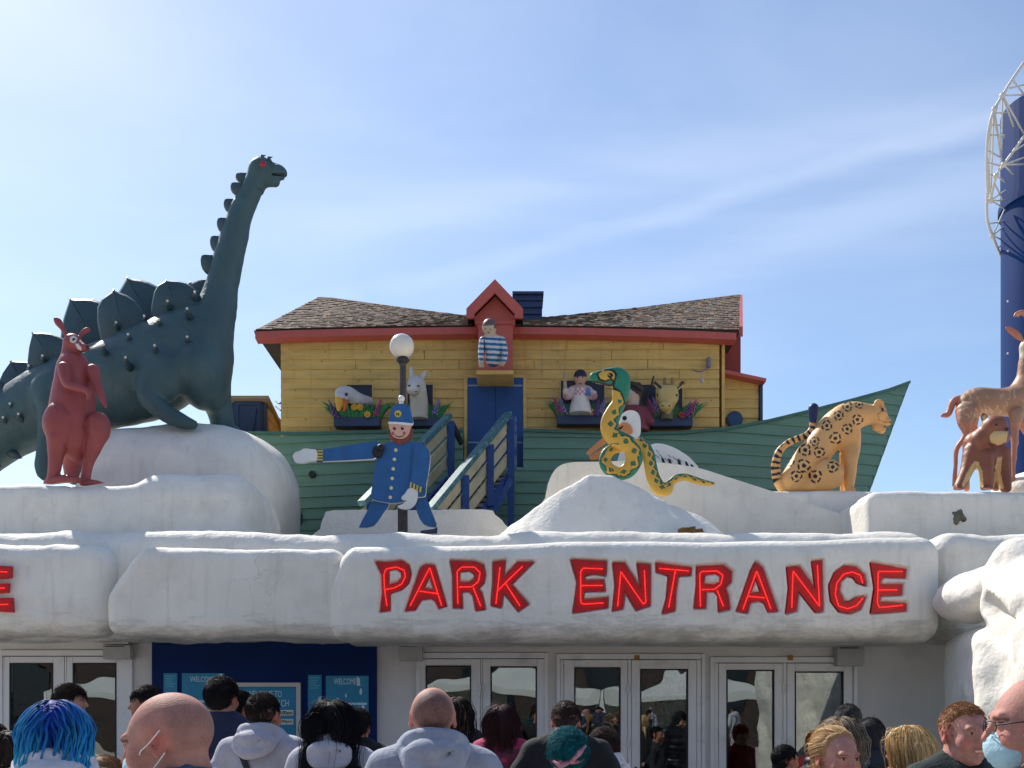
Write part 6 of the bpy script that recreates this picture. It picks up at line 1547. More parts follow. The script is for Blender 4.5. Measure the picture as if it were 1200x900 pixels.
def person(label, px, top, d, yaw, hyaw=0, pitch=0, tilt=0, skin='fair', hair=('short', (40, 30, 26)), top_kind='jacket', mats=None, build=1.0, hs=1.0,
           mask=False, glasses=False, stubble=None, smile=False, female=False, seed=0, extra=None, hood_mat=None, group=None, brows=(70, 48, 36)):
    rg = np.random.RandomState(seed + 11)
    fine = min(.011, max(.0042, 1.35 * d / 1024.0))
    H = CAMZ + (HY - top) * d / F - (0.012 if hair[0] not in ('shaved',) else 0)
    sc = H / (1.733 - .115 + .115 * hs + (hs - 1) * .11 - .03 * math.sin(R(abs(pitch))))
    base = Vector((PX(px, d), d, 0)); yr = R(yaw) - math.atan((px - 600) / F)   # yaw is against the line of sight
    Rz = np.array([[math.cos(yr), -math.sin(yr), 0], [math.sin(yr), math.cos(yr), 0], [0, 0, 1]])
    piv = Vector((0, .02, 1.50))
    Rh = Matrix.Rotation(R(hyaw), 3, 'Z') @ Matrix.Rotation(R(pitch), 3, 'X') @ Matrix.Rotation(R(tilt), 3, 'Y')
    hc = piv + Rh @ (Vector((0, -.02, .118)) * hs)
    hcn = np.array(hc)
    # keep the head where the photo shows it: shift the whole figure so the head centre lands on px
    off = Rz @ (hcn * np.array([1, 1, 0])) * sc
    base = base - Vector((off[0], off[1], 0))
    def world(V): return (np.asarray(V) * sc) @ Rz.T + np.array(base)
    def hp(p): return tuple(hc + Rh @ (Vector(p) * hs))
    o = thing('person', label, 'person', base, group)
    ax = axis(-.46, .46, [(-.15, .024), (.15, fine), (.46, .024)]) if False else None
    hx, hy = hcn[0], hcn[1]; w = .125 * hs
    ax = axis(-.46, .46, [(hx - w, .02), (hx + w, fine), (.46, .02)]); ay = axis(-.42, .36, [(hy - w * 1.2, .02), (hy + w * 1.15, fine), (.36, .02)])
    az = axis(-.02, 1.9, [(1.0, .035), (1.36, .02), (hcn[2] - .16 * hs, .014), (hcn[2] + .135 * hs, fine), (hcn[2] + .2 * hs, .02)])
    sk = Sculpt(ax, ay, az); b = build
    # ---- body, one continuous surface
    def limbs(s, e, k=.03):
        for x in (-1, 1):
            s.chain([(x * .165 * b, .01, 1.425, .05 + e), (x * .215 * b, .03, 1.28, .05 * b + e), (x * .245 * b, .03, 1.13, .042 + e), (x * .22 * b, -.08, 1.0, .036 + e), (x * .15, -.17, .93, .032 + e)], k)
    def trunk(s, e, k=.04):
        s.chain([(-.15 * b, .015, 1.425, .052 + e), (.15 * b, .015, 1.425, .052 + e)], k)
        s.ell((0, .0, 1.27), (.165 * b + e, .108 * b + e, .22 + e), .06); s.ell((0, -.005, 1.08), (.15 * b + e, .105 * b + e, .2 + e), .06); s.ell((0, .005, .93), (.165 * b + e, .11 * b + e, .13 + e), .05)
        for x in (-1, 1): s.cone((x * .035, .025, 1.53), (x * .13 * b, .02, 1.43), .04 + e * .3, .045 + e, .05)
    def legs(s, e):
        for x in (-1, 1): s.chain([(x * .085, 0, .9, .085 + e), (x * .095, -.01, .5, .055 + e), (x * .1, .02, .09, .04 + e)], .03)
    trunk(sk, -.012); limbs(sk, -.004); legs(sk, -.006)
    for x in (-1, 1):
        sk.chain([(x * .1, .04, .05, .035), (x * .115, -.1, .035, .03)], .02)
        sk.ell((x * .12, -.19, .91), (.04, .045, .05), .02)
    sk.cone((0, .012, 1.40), tuple(hc + Rh @ (Vector((0, .022, -.06)) * hs)), .054 * (0.9 if female else 1), .062 * (0.86 if female else 1), .03)
    E = lambda c, r, k=.02, op='add', M=None: sk.ell(hp(c), tuple(np.array(r) * hs), k, op, M=(Rh @ M) if M is not None else Rh)
    Cn = lambda a, c, ra, rb, k=.012, op='add': sk.cone(hp(a), hp(c), ra * hs, rb * hs, k, op)
    fw = .94 if female else 1.0
    E((0, .016, .03), (.0765, .096, .0855), .01); E((0, .03, .015), (.0765, .078, .07), .03); E((0, -.03, -.058), (.052 * fw, .06, .056), .035); E((0, -.048, -.005), (.059 * fw, .044, .072), .025)
    E((0, -.074, -.098), (.022 * fw, .021, .018), .02)
    for x in (-1, 1):
        E((x * .043, -.062, -.028), (.024, .026, .026), .02); E((x * .048, -.01, -.075), (.018, .035, .03), .02)
    Cn((-.036, -.085, .027), (.036, -.085, .027), .011, .011, .014)
    for x in (-1, 1): E((x * .031, -.1, .008), (.0165, .014, .0115), .008, 'sub'); E((x * .031, -.0835, .008), (.0135, .0115, .0105), .002)
    Cn((0, -.089, .018), (0, -.112, -.022), .0075, .0115, .01)
    for x in (-1, 1): E((x * .0115, -.1, -.0265), (.0085, .01, .0075), .006)
    Cn((-.019, -.093, -.054), (.019, -.093, -.054), .0055, .0055, .006); Cn((-.016, -.092, -.0645), (.016, -.092, -.0645), .0065, .0065, .006)
    Cn((-.024, -.099, -.0592), (.024, -.099, -.0592), .0028, .0028, .003, 'sub')
    for x in (-1, 1):
        Me = Matrix.Rotation(R(x * 20), 3, 'Z') @ Matrix.Rotation(R(-12), 3, 'X')
        E((x * .0825, .016, -.004), (.0085, .021, .033), .006, M=Me); E((x * .0895, .010, -.001), (.006, .011, .018), .004, 'sub', M=Me); E((x * .081, .008, -.03), (.007, .01, .011), .006)
    V, Q = sk.mesh()
    hl = (np.asarray(V) - hcn) @ np.array(Rh) / hs      # head-local coordinates
    b0 = rgb(*SKINS[skin]); C = np.tile(b0, (len(V), 1))
    inh = hl[:, 2] > -.14
    def blend(msk, col, a):
        a = np.clip(a, 0, 1)[:, None] * msk[:, None]; C[:] = C * (1 - a) + np.array(col) * a
    red = rgb(200, 92, 76) if skin != 'dark' else rgb(110, 60, 46)
    for x in (-1, 1):
        blend(inh, red, .35 * np.exp(-(((hl[:, 0] - x * .043) / .022) ** 2 + ((hl[:, 1] + .08) / .03) ** 2 + ((hl[:, 2] + .025) / .02) ** 2)))
        blend(inh, red, .6 * np.exp(-(((hl[:, 0] - x * .084) / .016) ** 2 + ((hl[:, 1] - .014) / .03) ** 2 + ((hl[:, 2] + .004) / .035) ** 2)))
        ey = (((hl[:, 0] - x * .031) / .0118) ** 2 + ((hl[:, 2] - .0065) / .0046) ** 2 < 1) & (hl[:, 1] < -.078); C[ey] = rgb(168, 152, 144)
        ir = (((hl[:, 0] - x * .031) / .0056) ** 2 + ((hl[:, 2] - .0068) / .005) ** 2 < 1) & (hl[:, 1] < -.078); C[ir] = rgb(50, 44, 40)
        li = (((hl[:, 0] - x * .031) / .0145) ** 2 + ((hl[:, 2] - .0135) / .0028) ** 2 < 1) & (hl[:, 1] < -.072); C[li] = rgb(84, 48, 40)
        br = (np.abs(hl[:, 0] - x * .033) < .0195) & (np.abs(hl[:, 2] - .0265 + .25 * np.abs(np.abs(hl[:, 0]) - .028)) < .0042) & (hl[:, 1] < -.06); blend(br, rgb(*brows), np.full(len(V), .75))
    blend(inh, red, .3 * np.exp(-((hl[:, 0] / .014) ** 2 + ((hl[:, 1] + .112) / .02) ** 2 + ((hl[:, 2] + .02) / .015) ** 2)))
    lp = ((hl[:, 0] / .024) ** 2 + ((hl[:, 2] + .0592) / .0115) ** 2 < 1) & (hl[:, 1] < -.088); blend(lp, rgb(176, 92, 86), np.full(len(V), .7))
    if smile: C[((hl[:, 0] / .017) ** 2 + ((hl[:, 2] + .0592) / .0034) ** 2 < 1) & (hl[:, 1] < -.086)] = rgb(214, 205, 192)
    if stubble:
        n1 = rg.rand(len(V)) * .25; line = .03 + .25 * np.maximum(0, hl[:, 1] + .03)
        a = np.clip((hl[:, 2] - (-.045)) / .02, 0, 1) * np.clip((hl[:, 1] + stubble[1] + n1 * .03) / .03, 0, 1) * np.clip((np.abs(hl[:, 0]) * 0 + 1), 0, 1)
        earz = ((hl[:, 1] - .012) / .03) ** 2 + ((hl[:, 2] + .004) / .04) ** 2
        a = a * np.clip(earz - .5, 0, 1) * (1 - np.clip((hl[:, 2] - stubble[2]) / .03, 0, 1))
        blend(inh, rgb(*stubble[0]), a * (stubble[3] + n1))
    bo = link('body', world(V), Q, M_SKIN, o, True, paint=C)
    # ---- clothes
    top_m, low_m = mats if isinstance(mats, (list, tuple)) else (mats, M_TROU)
    cl = Sculpt(axis(-.5, .5, [(.5, .0165)]), axis(-.44, .4, [(.4, .0165)]), axis(.6, 1.66, [(1.05, .03), (1.66, .0145)]))
    e = {'hoodie': .022, 'jacket': .024, 'puffer': .036, 'coat': .026}[top_kind]
    trunk(cl, e, .05); limbs(cl, e * .8, .035); cl.ell((0, 0, .84), (.19 * b + e, .13 * b + e, .14), .05)
    hx0 = hcn - np.array(piv)
    if top_kind == 'hoodie':
        cl.chain([(-.05, -.085, 1.44, .02), (-.085, -.01, 1.48, .024), (-.06, .06, 1.50, .024), (0, .085, 1.505, .024), (.06, .06, 1.50, .024), (.085, -.01, 1.48, .024), (.05, -.085, 1.44, .02)], .02)
        hd_ = Sculpt(axis(-.2, .2, [(.2, .0095)]), axis(-.16, .28, [(.28, .0095)]), axis(1.36, 1.64, [(1.64, .0095)]))
        hd_.chain([(-.045, -.1, 1.43, .02), (-.094, -.04, 1.485, .03), (-.104, .03, 1.53, .035), (-.07, .095, 1.56, .032), (0, .118, 1.567, .03), (.07, .095, 1.56, .032), (.104, .03, 1.53, .035), (.094, -.04, 1.485, .03), (.045, -.1, 1.43, .02)], .01)
        hd_.ell((0, .14, 1.5), (.118, .062, .062), .012); hd_.chain([(-.112, .07, 1.515, .03), (-.075, .15, 1.455, .032), (0, .172, 1.43, .03), (.075, .15, 1.455, .032), (.112, .07, 1.515, .03)], .008)
        hd_.chain([(-.085, .15, 1.525, .004), (-.03, .2, 1.492, .005), (.03, .208, 1.482, .005), (.085, .18, 1.5, .004)], .022, 'sub'); hd_.cone((.005, .222, 1.51), (0, .217, 1.43), .008, .005, .025, 'sub')
        hd_.cone((0, .02, 1.42), (hcn[0], hcn[1] + .01, hcn[2] - .02), .066, .088, .01, 'sub')
        Vh, Qh = hd_.mesh(); Vh[:, 2] -= .014; Vh = roughen(Vh, Qh, .007, 11, seed, 3)
        ho = link('hood', world(Vh), Qh, hood_mat if hood_mat is not None else top_m, o, True)
    else:
        cl.chain([(-.045, -.06, 1.49, .02), (-.068, .0, 1.51, .022), (-.045, .07, 1.525, .022), (0, .088, 1.53, .022), (.045, .07, 1.525, .022), (.068, .0, 1.51, .022), (.045, -.06, 1.49, .02)], .018)
    # opening for neck and head
    cl.cone((0, .012, 1.505), (hcn[0], hcn[1] + .01, hcn[2] - .02), .052, .085, .008, 'sub')
    V, Q = cl.mesh(); N1 = vnormals(V, Q); P1 = np.array([[v[0] * 7 + seed, v[1] * 7, v[2] * 3.2] for v in V])
    amp = .009 if top_kind != 'puffer' else .006
    disp = np.array([noise.noise(Vector(p)) * amp + noise.noise(Vector(p * 2.7)) * amp * .45 for p in P1])
    fold = np.array([abs(noise.noise(Vector((p[0] * .7 + p[2] * 1.3, p[1] * .7, p[2] * .9 - p[0] * .4)))) for p in P1]); disp -= .006 * np.clip(1 - fold * 6, 0, 1)
    if top_kind == 'puffer': disp += .011 * (np.abs(np.sin(V[:, 2] * math.pi / .062)) ** .5 - .7)
    V = V + N1 * disp[:, None]
    W_ = world(V); mi = None; ms = top_m
    if hood_mat is not None and top_kind != 'hoodie':
        cz = V[Q].mean(1); hood = (cz[:, 2] > 1.46) | ((cz[:, 2] > 1.36) & (cz[:, 1] > .125 + .0 * cz[:, 0]) & (np.abs(cz[:, 0]) < .14))
        mi = hood.astype(int); ms = [top_m, hood_mat]
    co = link({'hoodie': 'hoodie', 'jacket': 'jacket', 'puffer': 'puffer_jacket', 'coat': 'coat'}[top_kind], W_, Q, ms, o, True, mi=mi)
    sub_ = co.modifiers.new('smooth', 'SUBSURF'); sub_.levels = 1; sub_.render_levels = 1
    bvh = BVHTree.FromPolygons([tuple(v) for v in V], [tuple(int(i) for i in q) for q in Q])
    lg = Sculpt(axis(-.3, .3, [(.3, .022)]), axis(-.25, .25, [(.25, .022)]), axis(.04, 1.0, [(1.0, .03)])); legs(lg, .016); lg.ell((0, .005, .93), (.172 * b, .118 * b, .12), .05)
    V2, Q2 = lg.mesh(); link('trousers', world(V2), Q2, low_m, o, True)
    for x in (-1, 1):
        sh_ = MB(); sh_.ball((x * .108, -.03, .05), 1, 12, 8, sc=(.05, .14, .055)); vv = world(np.array(sh_.v)); vv[:, 2] = np.maximum(vv[:, 2], .002)
        link('shoe', vv, sh_.f, M_SHOE, o, True)
    # ---- hair
    kind, hcol = hair[0], hair[1]; hopt = hair[2] if len(hair) > 2 else {}
    er = np.array([.0855, .105, .0945]); ec = np.array([0, .018, .034])
    def toW(Hl): return world((np.asarray(Hl) * hs) @ np.array(Rh).T + hcn)
    if kind != 'shaved':
        f2 = max(fine, .005); hsx = Sculpt(*[axis(-.13, .13, [(.13, f2)])] * 3)
        thick = hopt.get('thick', 0.0); line = hopt.get('line', .058)
        hsx.ell(ec, er + thick, .0)
        if kind in ('long', 'dreads', 'pony'):
            hsx.ell((0, .05, -.03), (.072 + thick, .06 + thick, .08), .03)
            if kind == 'long': hsx.ell((0, .075, -.09), (.07 + thick, .042 + thick, .07), .03)
        else: hsx.ell((0, .055, -.025), (.062, .05, .05), .02)
        hsx.box((0, -.13, line - .12), (.2, .098, .12), .03, .015, 'sub')
        if kind in ('short', 'bob', 'braids') and not hopt.get('cover'):
            for x in (-1, 1): hsx.ell((x * .09, .004, -.02), (.035, .034, .055), .01, 'sub')
        V3, Q3 = hsx.mesh(); V3 = roughen(V3, Q3, .0035, 40, seed, 3)
        col0 = rgb(*hcol); Ch = np.tile(col0 * .75, (len(V3), 1)) * (.7 + .6 * rg.rand(len(V3), 1))
        link('hair', toW(V3), Q3, M_HAIR, o, True, paint=Ch)
        # strands over the shell
        n = hopt.get('n', 1500 if d < 6 else 900) * (1 if kind in ('dreads', 'braids') else 2); S_ = {'short': 4, 'bob': 7, 'long': 16, 'dreads': 16, 'pony': 9, 'braids': 8}[kind]
        L_ = hopt.get('len', {'short': .035, 'bob': .12, 'long': .42, 'dreads': .36, 'pony': .15, 'braids': .12}[kind])
        dirs = rg.normal(size=(n * 4, 3)); dirs /= np.linalg.norm(dirs, axis=1)[:, None]
        r0 = ec + dirs * (er + thick)
        ok = ~((r0[:, 1] < -.035 + .02 * rg.rand(len(r0))) & (r0[:, 2] < line + .004)) & (r0[:, 2] > (-.03 if kind != 'short' else -.05))
        if kind == 'short' or kind == 'bob': ok &= ((r0[:, 1] - .004) / .034) ** 2 + ((r0[:, 2] + .02) / .055) ** 2 > 1
        r0 = r0[ok][:n]; dirs = dirs[ok][:n]; n = len(r0)
        pts = np.empty((n, S_, 3)); pts[:, 0] = r0 - dirs * .004; p = r0.copy()
        part = hopt.get('part', 0.0); wav = rg.rand(n) * 6.28; step = (L_ * (.75 + .5 * rg.rand(n)))[:, None] / (S_ - 1)
        side = np.sign(p[:, 0] - part + 1e-6)
        for k in range(1, S_):
            nrm = (p - ec) / er ** 2; nrm /= np.linalg.norm(nrm, axis=1)[:, None]
            if kind == 'short':
                fl = np.stack([.25 * p[:, 0] / .08, hopt.get('fwd', -.5) * (p[:, 2] > .06) + .35 * (p[:, 2] <= .06), -1.0 * (p[:, 2] <= .075) - .15], 1) + rg.normal(size=(n, 3)) * hopt.get('mess', .3)
                t = fl - nrm * (fl * nrm).sum(1)[:, None]; t /= np.linalg.norm(t, axis=1)[:, None] + 1e-6; dv = t + nrm * hopt.get('lift', .28)
            elif kind == 'pony':
                tgt = np.array([0, .125, .0]); t = tgt - p; t -= nrm * (t * nrm).sum(1)[:, None]; t /= np.linalg.norm(t, axis=1)[:, None] + 1e-6; dv = t + nrm * .05
            else:
                down = np.stack([side * .5 * (p[:, 2] > .03), .25 * (p[:, 2] > .0) + .0 * p[:, 1], -np.ones(n)], 1)
                t = down - nrm * np.minimum((down * nrm).sum(1), 0)[:, None] if k > 0 else down
                dv = t / (np.linalg.norm(t, axis=1)[:, None] + 1e-6)
                dv = dv + .1 * np.stack([np.sin(wav + k * .9), np.cos(wav * 1.3 + k * .8), np.zeros(n)], 1) * hopt.get('wave', 1.0)
            fly = (rg.rand(n) < hopt.get('fly', .0 if kind == 'dreads' else .012))[:, None]; dv = dv + fly * (nrm * .5 + rg.normal(size=(n, 3)) * .5)
            p = p + dv * step
            q_ = (p - ec) / (er + .004 + thick); rr = np.linalg.norm(q_, axis=1); ins = rr < 1
            if ins.any(): p[ins] = ec + (p[ins] - ec) / rr[ins][:, None]
            if kind in ('long', 'dreads', 'bob'):
                # stay outside the shoulders and upper back (in body space)
                bs_ = (p * hs) @ np.array(Rh).T + hcn
                low = bs_[:, 2] < 1.50
                yb_ = .15 * b - .35 * np.clip(bs_[:, 2] - 1.40, 0, .1); fr = bs_[:, 1] < 0
                by = np.where(fr, np.minimum(bs_[:, 1], -(.10 * b)), np.maximum(bs_[:, 1], yb_ + .012)); bs_[:, 1] = np.where(low, by, bs_[:, 1])
                p = ((bs_ - hcn) @ np.array(Rh)) / hs
            pts[:, k] = p
        rb = hopt.get('rad', max(.0009, .00024 * d)); prof = np.linspace(1, .45, S_)
        if kind == 'dreads': prof = np.concatenate([np.linspace(.9, 1, S_ - 2), [.85, .35]])
        rad = rb * (.7 + .6 * rg.rand(n))[:, None] * prof[None]
        if kind == 'dreads': rad *= 1 + .12 * np.sin(np.arange(S_) * 2.3)[None]
        ca = np.array(col0)[None] * (.62 + .8 * rg.rand(n))[:, None]
        if 'alt' in hopt:
            mk_ = rg.rand(n) < hopt.get('altp', .3); ca[mk_] = rgb(*hopt['alt']) * (.7 + .6 * rg.rand(mk_.sum(), 1))
        cols = np.repeat(ca[:, None], S_, 1)
        if 'tip' in hopt:
            tt = np.linspace(0, 1, S_)[None, :, None] ** .8; cols = cols * (1 - tt) + rgb(*hopt['tip'])[None, None] * tt * (.75 + .5 * rg.rand(n))[:, None, None]
        tubes3('hair_strands' if kind != 'dreads' else 'dreadlocks', toW(pts.reshape(-1, 3)).reshape(n, S_, 3), rad * sc, cols, M_HAIR, o, 3 if kind != 'dreads' else 6)
        if kind == 'pony':
            m_ = 160; S2 = 12; st = np.array([0, .125, .0]) + rg.normal(size=(m_, 3)) * .009; pt = np.empty((m_, S2, 3)); p = st.copy()
            for k in range(S2):
                pt[:, k] = p; p = p + np.array([0, .02 * max(0, 1 - k * .35), -.024]) + rg.normal(size=(m_, 3)) * .0022
            ca = np.array(col0)[None] * (.7 + .8 * rg.rand(m_))[:, None]
            tubes3('ponytail', toW(pt.reshape(-1, 3)).reshape(m_, S2, 3), np.full((m_, S2), rb) * np.linspace(1.2, .5, S2)[None], np.repeat(ca[:, None], S2, 1), M_HAIR, o)
    # ---- things worn on the face
    if mask:
        ms_ = Sculpt(*[axis(-.14, .1, [(.1, .0048)])] * 3)
        ms_.ell((0, -.062, -.058), (.058, .052, .05), .0); ms_.ell((0, -.085, -.04), (.03, .034, .036), .02); ms_.half((0, -.042, -.05), (0, 1, .1))
        V4, Q4 = ms_.mesh(); V4[:, 2] += .0012 * np.sin(V4[:, 2] * 500); link('face_mask', toW(V4), Q4, M_MASK, o, True)
        for x in (-1, 1):
            for z0, z1 in ((-.028, .024), (-.09, -.03)):
                m_ = MB(); m_.tube([Vector(t) for t in toW(catmull([Vector((x * .055, -.052, z0)), Vector((x * .076, -.034, z0 * .7 + z1 * .3)), Vector((x * .0855, -.01, (z0 + z1) / 2)), Vector((x * .094, .03, z1))], 5, False))], .0017 * sc, 6); m_.build('ear_loop', M_LOOP, o, True)
    if glasses:
        m_ = MB(); 
        for x in (-1, 1):
            m_.tube([Vector(t) for t in toW([(x * .031 + .021 * math.cos(a_), -.106 + .008 * math.cos(a_) * x, .004 + .015 * math.sin(a_)) for a_ in np.linspace(0, 2 * math.pi, 19)])], .0014, 6)
            m_.tube([Vector(t) for t in toW([(x * .054, -.1, .009), (x * .074, -.06, .012), (x * .081, .02, .016)])], .0018, 6)
        m_.tube([Vector(t) for t in toW([(-.011, -.109, .006), (0, -.113, .009), (.011, -.109, .006)])], .0014, 6)
        m_.build('glasses', M_INK, o, True)
    def on_back(x, z, lift=.006, front=False):
        h_ = bvh.ray_cast(Vector((x, -1 if front else 1, z)), Vector((0, 1 if front else -1, 0)))
        y = h_[0].y if h_[0] is not None else 0.1
        return (x, y + (-lift if front else lift), z)
    def ribbon(name, xz, wdt, m, front=False, thick=.004):
        c = [Vector(on_back(x, z, .007, front)) for x, z in xz]; c = [Vector((v.x, (c[max(i - 1, 0)].y + v.y * 2 + c[min(i + 1, len(c) - 1)].y) / 4 + (-.002 if front else .002), v.z)) for i, v in enumerate(c)]
        vs = []; fs = []
        for i, v in enumerate(c):
            t = (c[min(i + 1, len(c) - 1)] - c[max(i - 1, 0)]).normalized(); s_ = t.cross(Vector((0, 1, 0))).normalized() * wdt / 2
            k = Vector((0, thick * (-1 if front else 1), 0)); vs += [v - s_, v + s_, v + s_ + k, v - s_ + k]
        for i in range(len(c) - 1):
            p_ = i * 4
            for a_, b_ in ((0, 1), (1, 2), (2, 3), (3, 0)): fs.append((p_ + a_, p_ + b_, p_ + 4 + b_, p_ + 4 + a_))
        return link(name, world(np.array([tuple(v) for v in vs])), fs, m, o)
    if extra: extra(o, world, toW, ribbon, on_back)
    return o
C_LILAC = cloth('lilac_grey_fleece', (172, 170, 180)); C_GREY = cloth('grey_marl_fleece', (150, 154, 168), var=.14); C_NAVY = cloth('navy_coat_cloth', (24, 34, 66))
C_BLACK = cloth('black_jacket_cloth', (15, 16, 22)); C_DENIM = cloth('denim_blue_cloth', (58, 78, 110)); C_MAG = mat('magenta_nylon', (104, 18, 56), .45, .1, 12, .2, 30); C_PINK = cloth('pink_fleece', (176, 48, 92))
C_WHITE = cloth('white_fleece', (205, 202, 208)); C_BLKP = mat('black_nylon', (18, 19, 26), .4, .1, 12, .2, 30); C_DK = cloth('charcoal_cloth', (34, 38, 44)); C_RED = mat('red_nylon', (160, 26, 26), .5, .1, 12)
C_TEALJ = cloth('dark_green_cloth', (24, 40, 40))
G = 'people queueing outside the entrance'
def x_strap(o, world, toW, ribbon, ob): ribbon('shoulder_strap', [(.12 - .3 * t, 1.49 - .52 * t) for t in np.linspace(0, 1, 16)], .032, M_INK)
def x_cuffs(o, *a): pass
def x_backpack(o, world, toW, ribbon, ob):
    s = Sculpt(axis(-.3, .3, [(.3, .014)]), axis(.05, .45, [(.45, .014)]), axis(.75, 1.5, [(1.5, .014)]))
    s.box((-.05, .235, 1.17), (.15, .085, .2), .06, .0); s.box((-.04, .32, 1.06), (.11, .03, .1), .025, .02); s.chain([(-.1, .17, 1.34, .012), (-.04, .2, 1.38, .012), (.02, .17, 1.34, .012)], .01)
    V, Q = s.mesh(); V = roughen(V, Q, .006, 9, 3, 3); link('backpack', world(V), Q, C_BLKP, o, True)
    for x in (-.135, .06): ribbon('backpack_strap', [(x, 1.22 + .19 * t) for t in np.linspace(0, 1, 7)], .05, C_BLKP)
def x_headband(o, world, toW, ribbon, ob):
    m = MB(); ring = [(.083 * math.cos(t), .02 + .106 * math.sin(t), .0 - .03 * math.sin(t)) for t in np.linspace(0, 2 * math.pi, 30)]
    m.tube([Vector(t) for t in toW(ring)], .009, 8); m.tube([Vector(t) for t in toW([(.01, .128, -.03), (.05, .14, -.05), (.09, .135, -.02)])], [.012, .014, .004], 7); m.tube([Vector(t) for t in toW([(-.0, .128, -.03), (-.045, .13, .02), (-.083, .09, .055)])], [.012, .016, .008], 7)
    m.build('pink_headband', cloth('pink_band', (206, 140, 150)), o, True)
def x_hoodcap(o, world, toW, ribbon, ob):
    s = Sculpt(*[axis(-.16, .16, [(.16, .007)])] * 3); s.ell((0, .02, .02), (.1, .12, .112), 0); s.ell((0, .05, -.07), (.085, .08, .08), .03); s.box((0, -.14, -.03), (.2, .09, .11), .03, .01, 'sub')
    V, Q = s.mesh(); V = roughen(V, Q, .006, 12, 5, 3); link('hood', toW(V), Q, C_BLACK, o, True)
def x_furcollar(o, world, toW, ribbon, ob):
    rg = np.random.RandomState(4); n = 420; a = rg.rand(n) * 2 * math.pi; p = np.stack([.105 * np.cos(a), .03 + .1 * np.sin(a), 1.5 - .03 * np.cos(a) * 0 + rg.normal(size=n) * .018], 1)
    q = p + np.stack([np.cos(a), np.sin(a), rg.normal(size=n) * .6], 1) * .035; pts = np.stack([p, (p + q) / 2 + [0, 0, .006], q], 1)
    tubes3('fur_collar', world(pts.reshape(-1, 3)).reshape(n, 3, 3), np.full((n, 3), .0028) * np.array([1, .8, .3]), np.tile(rgb(206, 200, 186), (n, 3, 1)) * (.8 + .4 * rg.rand(n))[:, None, None], M_HAIR, o)

person('bald man in a pale blue face mask and denim jacket at the front left', 196, 813, 2.4, -122, hyaw=8, pitch=13, skin='pink', hair=('shaved', None), top_kind='jacket', mats=C_DENIM, mask=True, stubble=((112, 88, 82), -.035, .055, .34), seed=1, build=1.05, hs=.98)
person('woman with long bright blue dreadlocks over a white hood', 66, 821, 3.5, 178, hyaw=-6, pitch=2, skin='fair', hair=('dreads', (16, 54, 150), {'n': 380, 'rad': .0042, 'tip': (40, 160, 200), 'thick': .0, 'len': .34, 'wave': 3.0, 'altp': .25, 'alt': (16, 40, 96)}), top_kind='hoodie', mats=C_BLACK, hood_mat=C_WHITE, female=True, seed=2, build=.92)
person('boy with dark brown hair facing right by the left door', 84, 804, 8.2, 80, skin='fair', hair=('short', (46, 36, 30), {'thick': .006, 'len': .05}), mats=C_DK, seed=3, build=.9)
person('young man in a dark cap-like crop facing left beside the blue panel', 170, 805, 7.9, -100, hyaw=5, pitch=4, skin='tan', hair=('short', (36, 30, 30), {'thick': .003, 'line': .05}), mats=C_BLACK, seed=4, build=.95)
person('person with dark braided hair low at the left edge', 14, 857, 5.4, 165, skin='tan', hair=('braids', (44, 34, 32), {'n': 160, 'rad': .005, 'len': .1, 'cover': 1, 'thick': .008, 'wave': 2}), mats=C_BLACK, seed=5, female=True)
person('child with curly fair hair at the bottom left', 117, 886, 4.0, 175, skin='fair', hair=('bob', (150, 112, 76), {'thick': .008, 'wave': 3.5, 'len': .16, 'n': 700}), mats=C_DK, seed=6, build=.85, hs=1.04)
person('person in a dark maroon top at the far left edge', -8, 849, 6.0, 150, skin='tan', hair=('short', (52, 30, 34), {'thick': .008}), mats=C_MAG, seed=31)
person('tall man with black hair in a navy coat before the blue panel', 261, 795, 6.6, 158, hyaw=-8, skin='tan', hair=('short', (22, 18, 20), {'thick': .006, 'lift': .3, 'len': .03}), top_kind='coat', mats=C_NAVY, seed=7, build=1.05)
person('black-haired child glancing right behind the navy coat', 283, 812, 7.6, 112, skin='tan', hair=('short', (20, 18, 20), {'thick': .008}), mats=C_NAVY, seed=8, build=.8)
person('man with a faded crop in a lilac hoodie with a black strap', 310, 812, 5.7, 156, hyaw=-6, skin='tan', hair=('short', (42, 32, 28), {'len': .018, 'thick': -.004, 'lift': .5, 'line': .06}), top_kind='hoodie', mats=C_LILAC, stubble=((70, 54, 48), -.01, .2, .6), extra=x_strap, seed=9, build=1.16)
person('woman with long black hair in a lilac hoodie and black backpack', 391, 822, 5.3, 172, hyaw=-4, skin='tan', hair=('long', (16, 15, 22), {'thick': .01, 'len': .52, 'wave': 1.8, 'n': 1000}), top_kind='hoodie', mats=C_LILAC, extra=x_backpack, female=True, seed=10, build=1.02)
person('dark-haired boy in a black jacket right of the backpack', 420, 832, 7.2, 160, skin='tan', hair=('short', (40, 30, 30), {'thick': .006, 'len': .04, 'mess': .7}), mats=C_BLACK, seed=12, build=.95)
person('man with a shaved head in a grey marl hoodie', 507, 806, 3.95, 181, skin='pink', hair=('shaved', None), top_kind='hoodie', mats=C_GREY, stubble=((92, 68, 64), -.055, .2, .68), seed=13, build=1.13)
person('woman with long dark hair beside the shaved man', 536, 818, 7.8, 168, skin='fair', hair=('long', (30, 24, 24), {'thick': .006, 'len': .4, 'wave': 1.3, 'alt': (140, 110, 84), 'altp': .08}), mats=C_BLACK, female=True, seed=14, build=.9)
person('girl with brown hair in a magenta puffer jacket', 588, 827, 6.6, 172, skin='fair', hair=('bob', (62, 36, 38), {'thick': .01, 'len': .15, 'wave': .6, 'n': 800}), top_kind='puffer', mats=C_MAG, hood_mat=C_PINK, female=True, seed=15, build=.84)
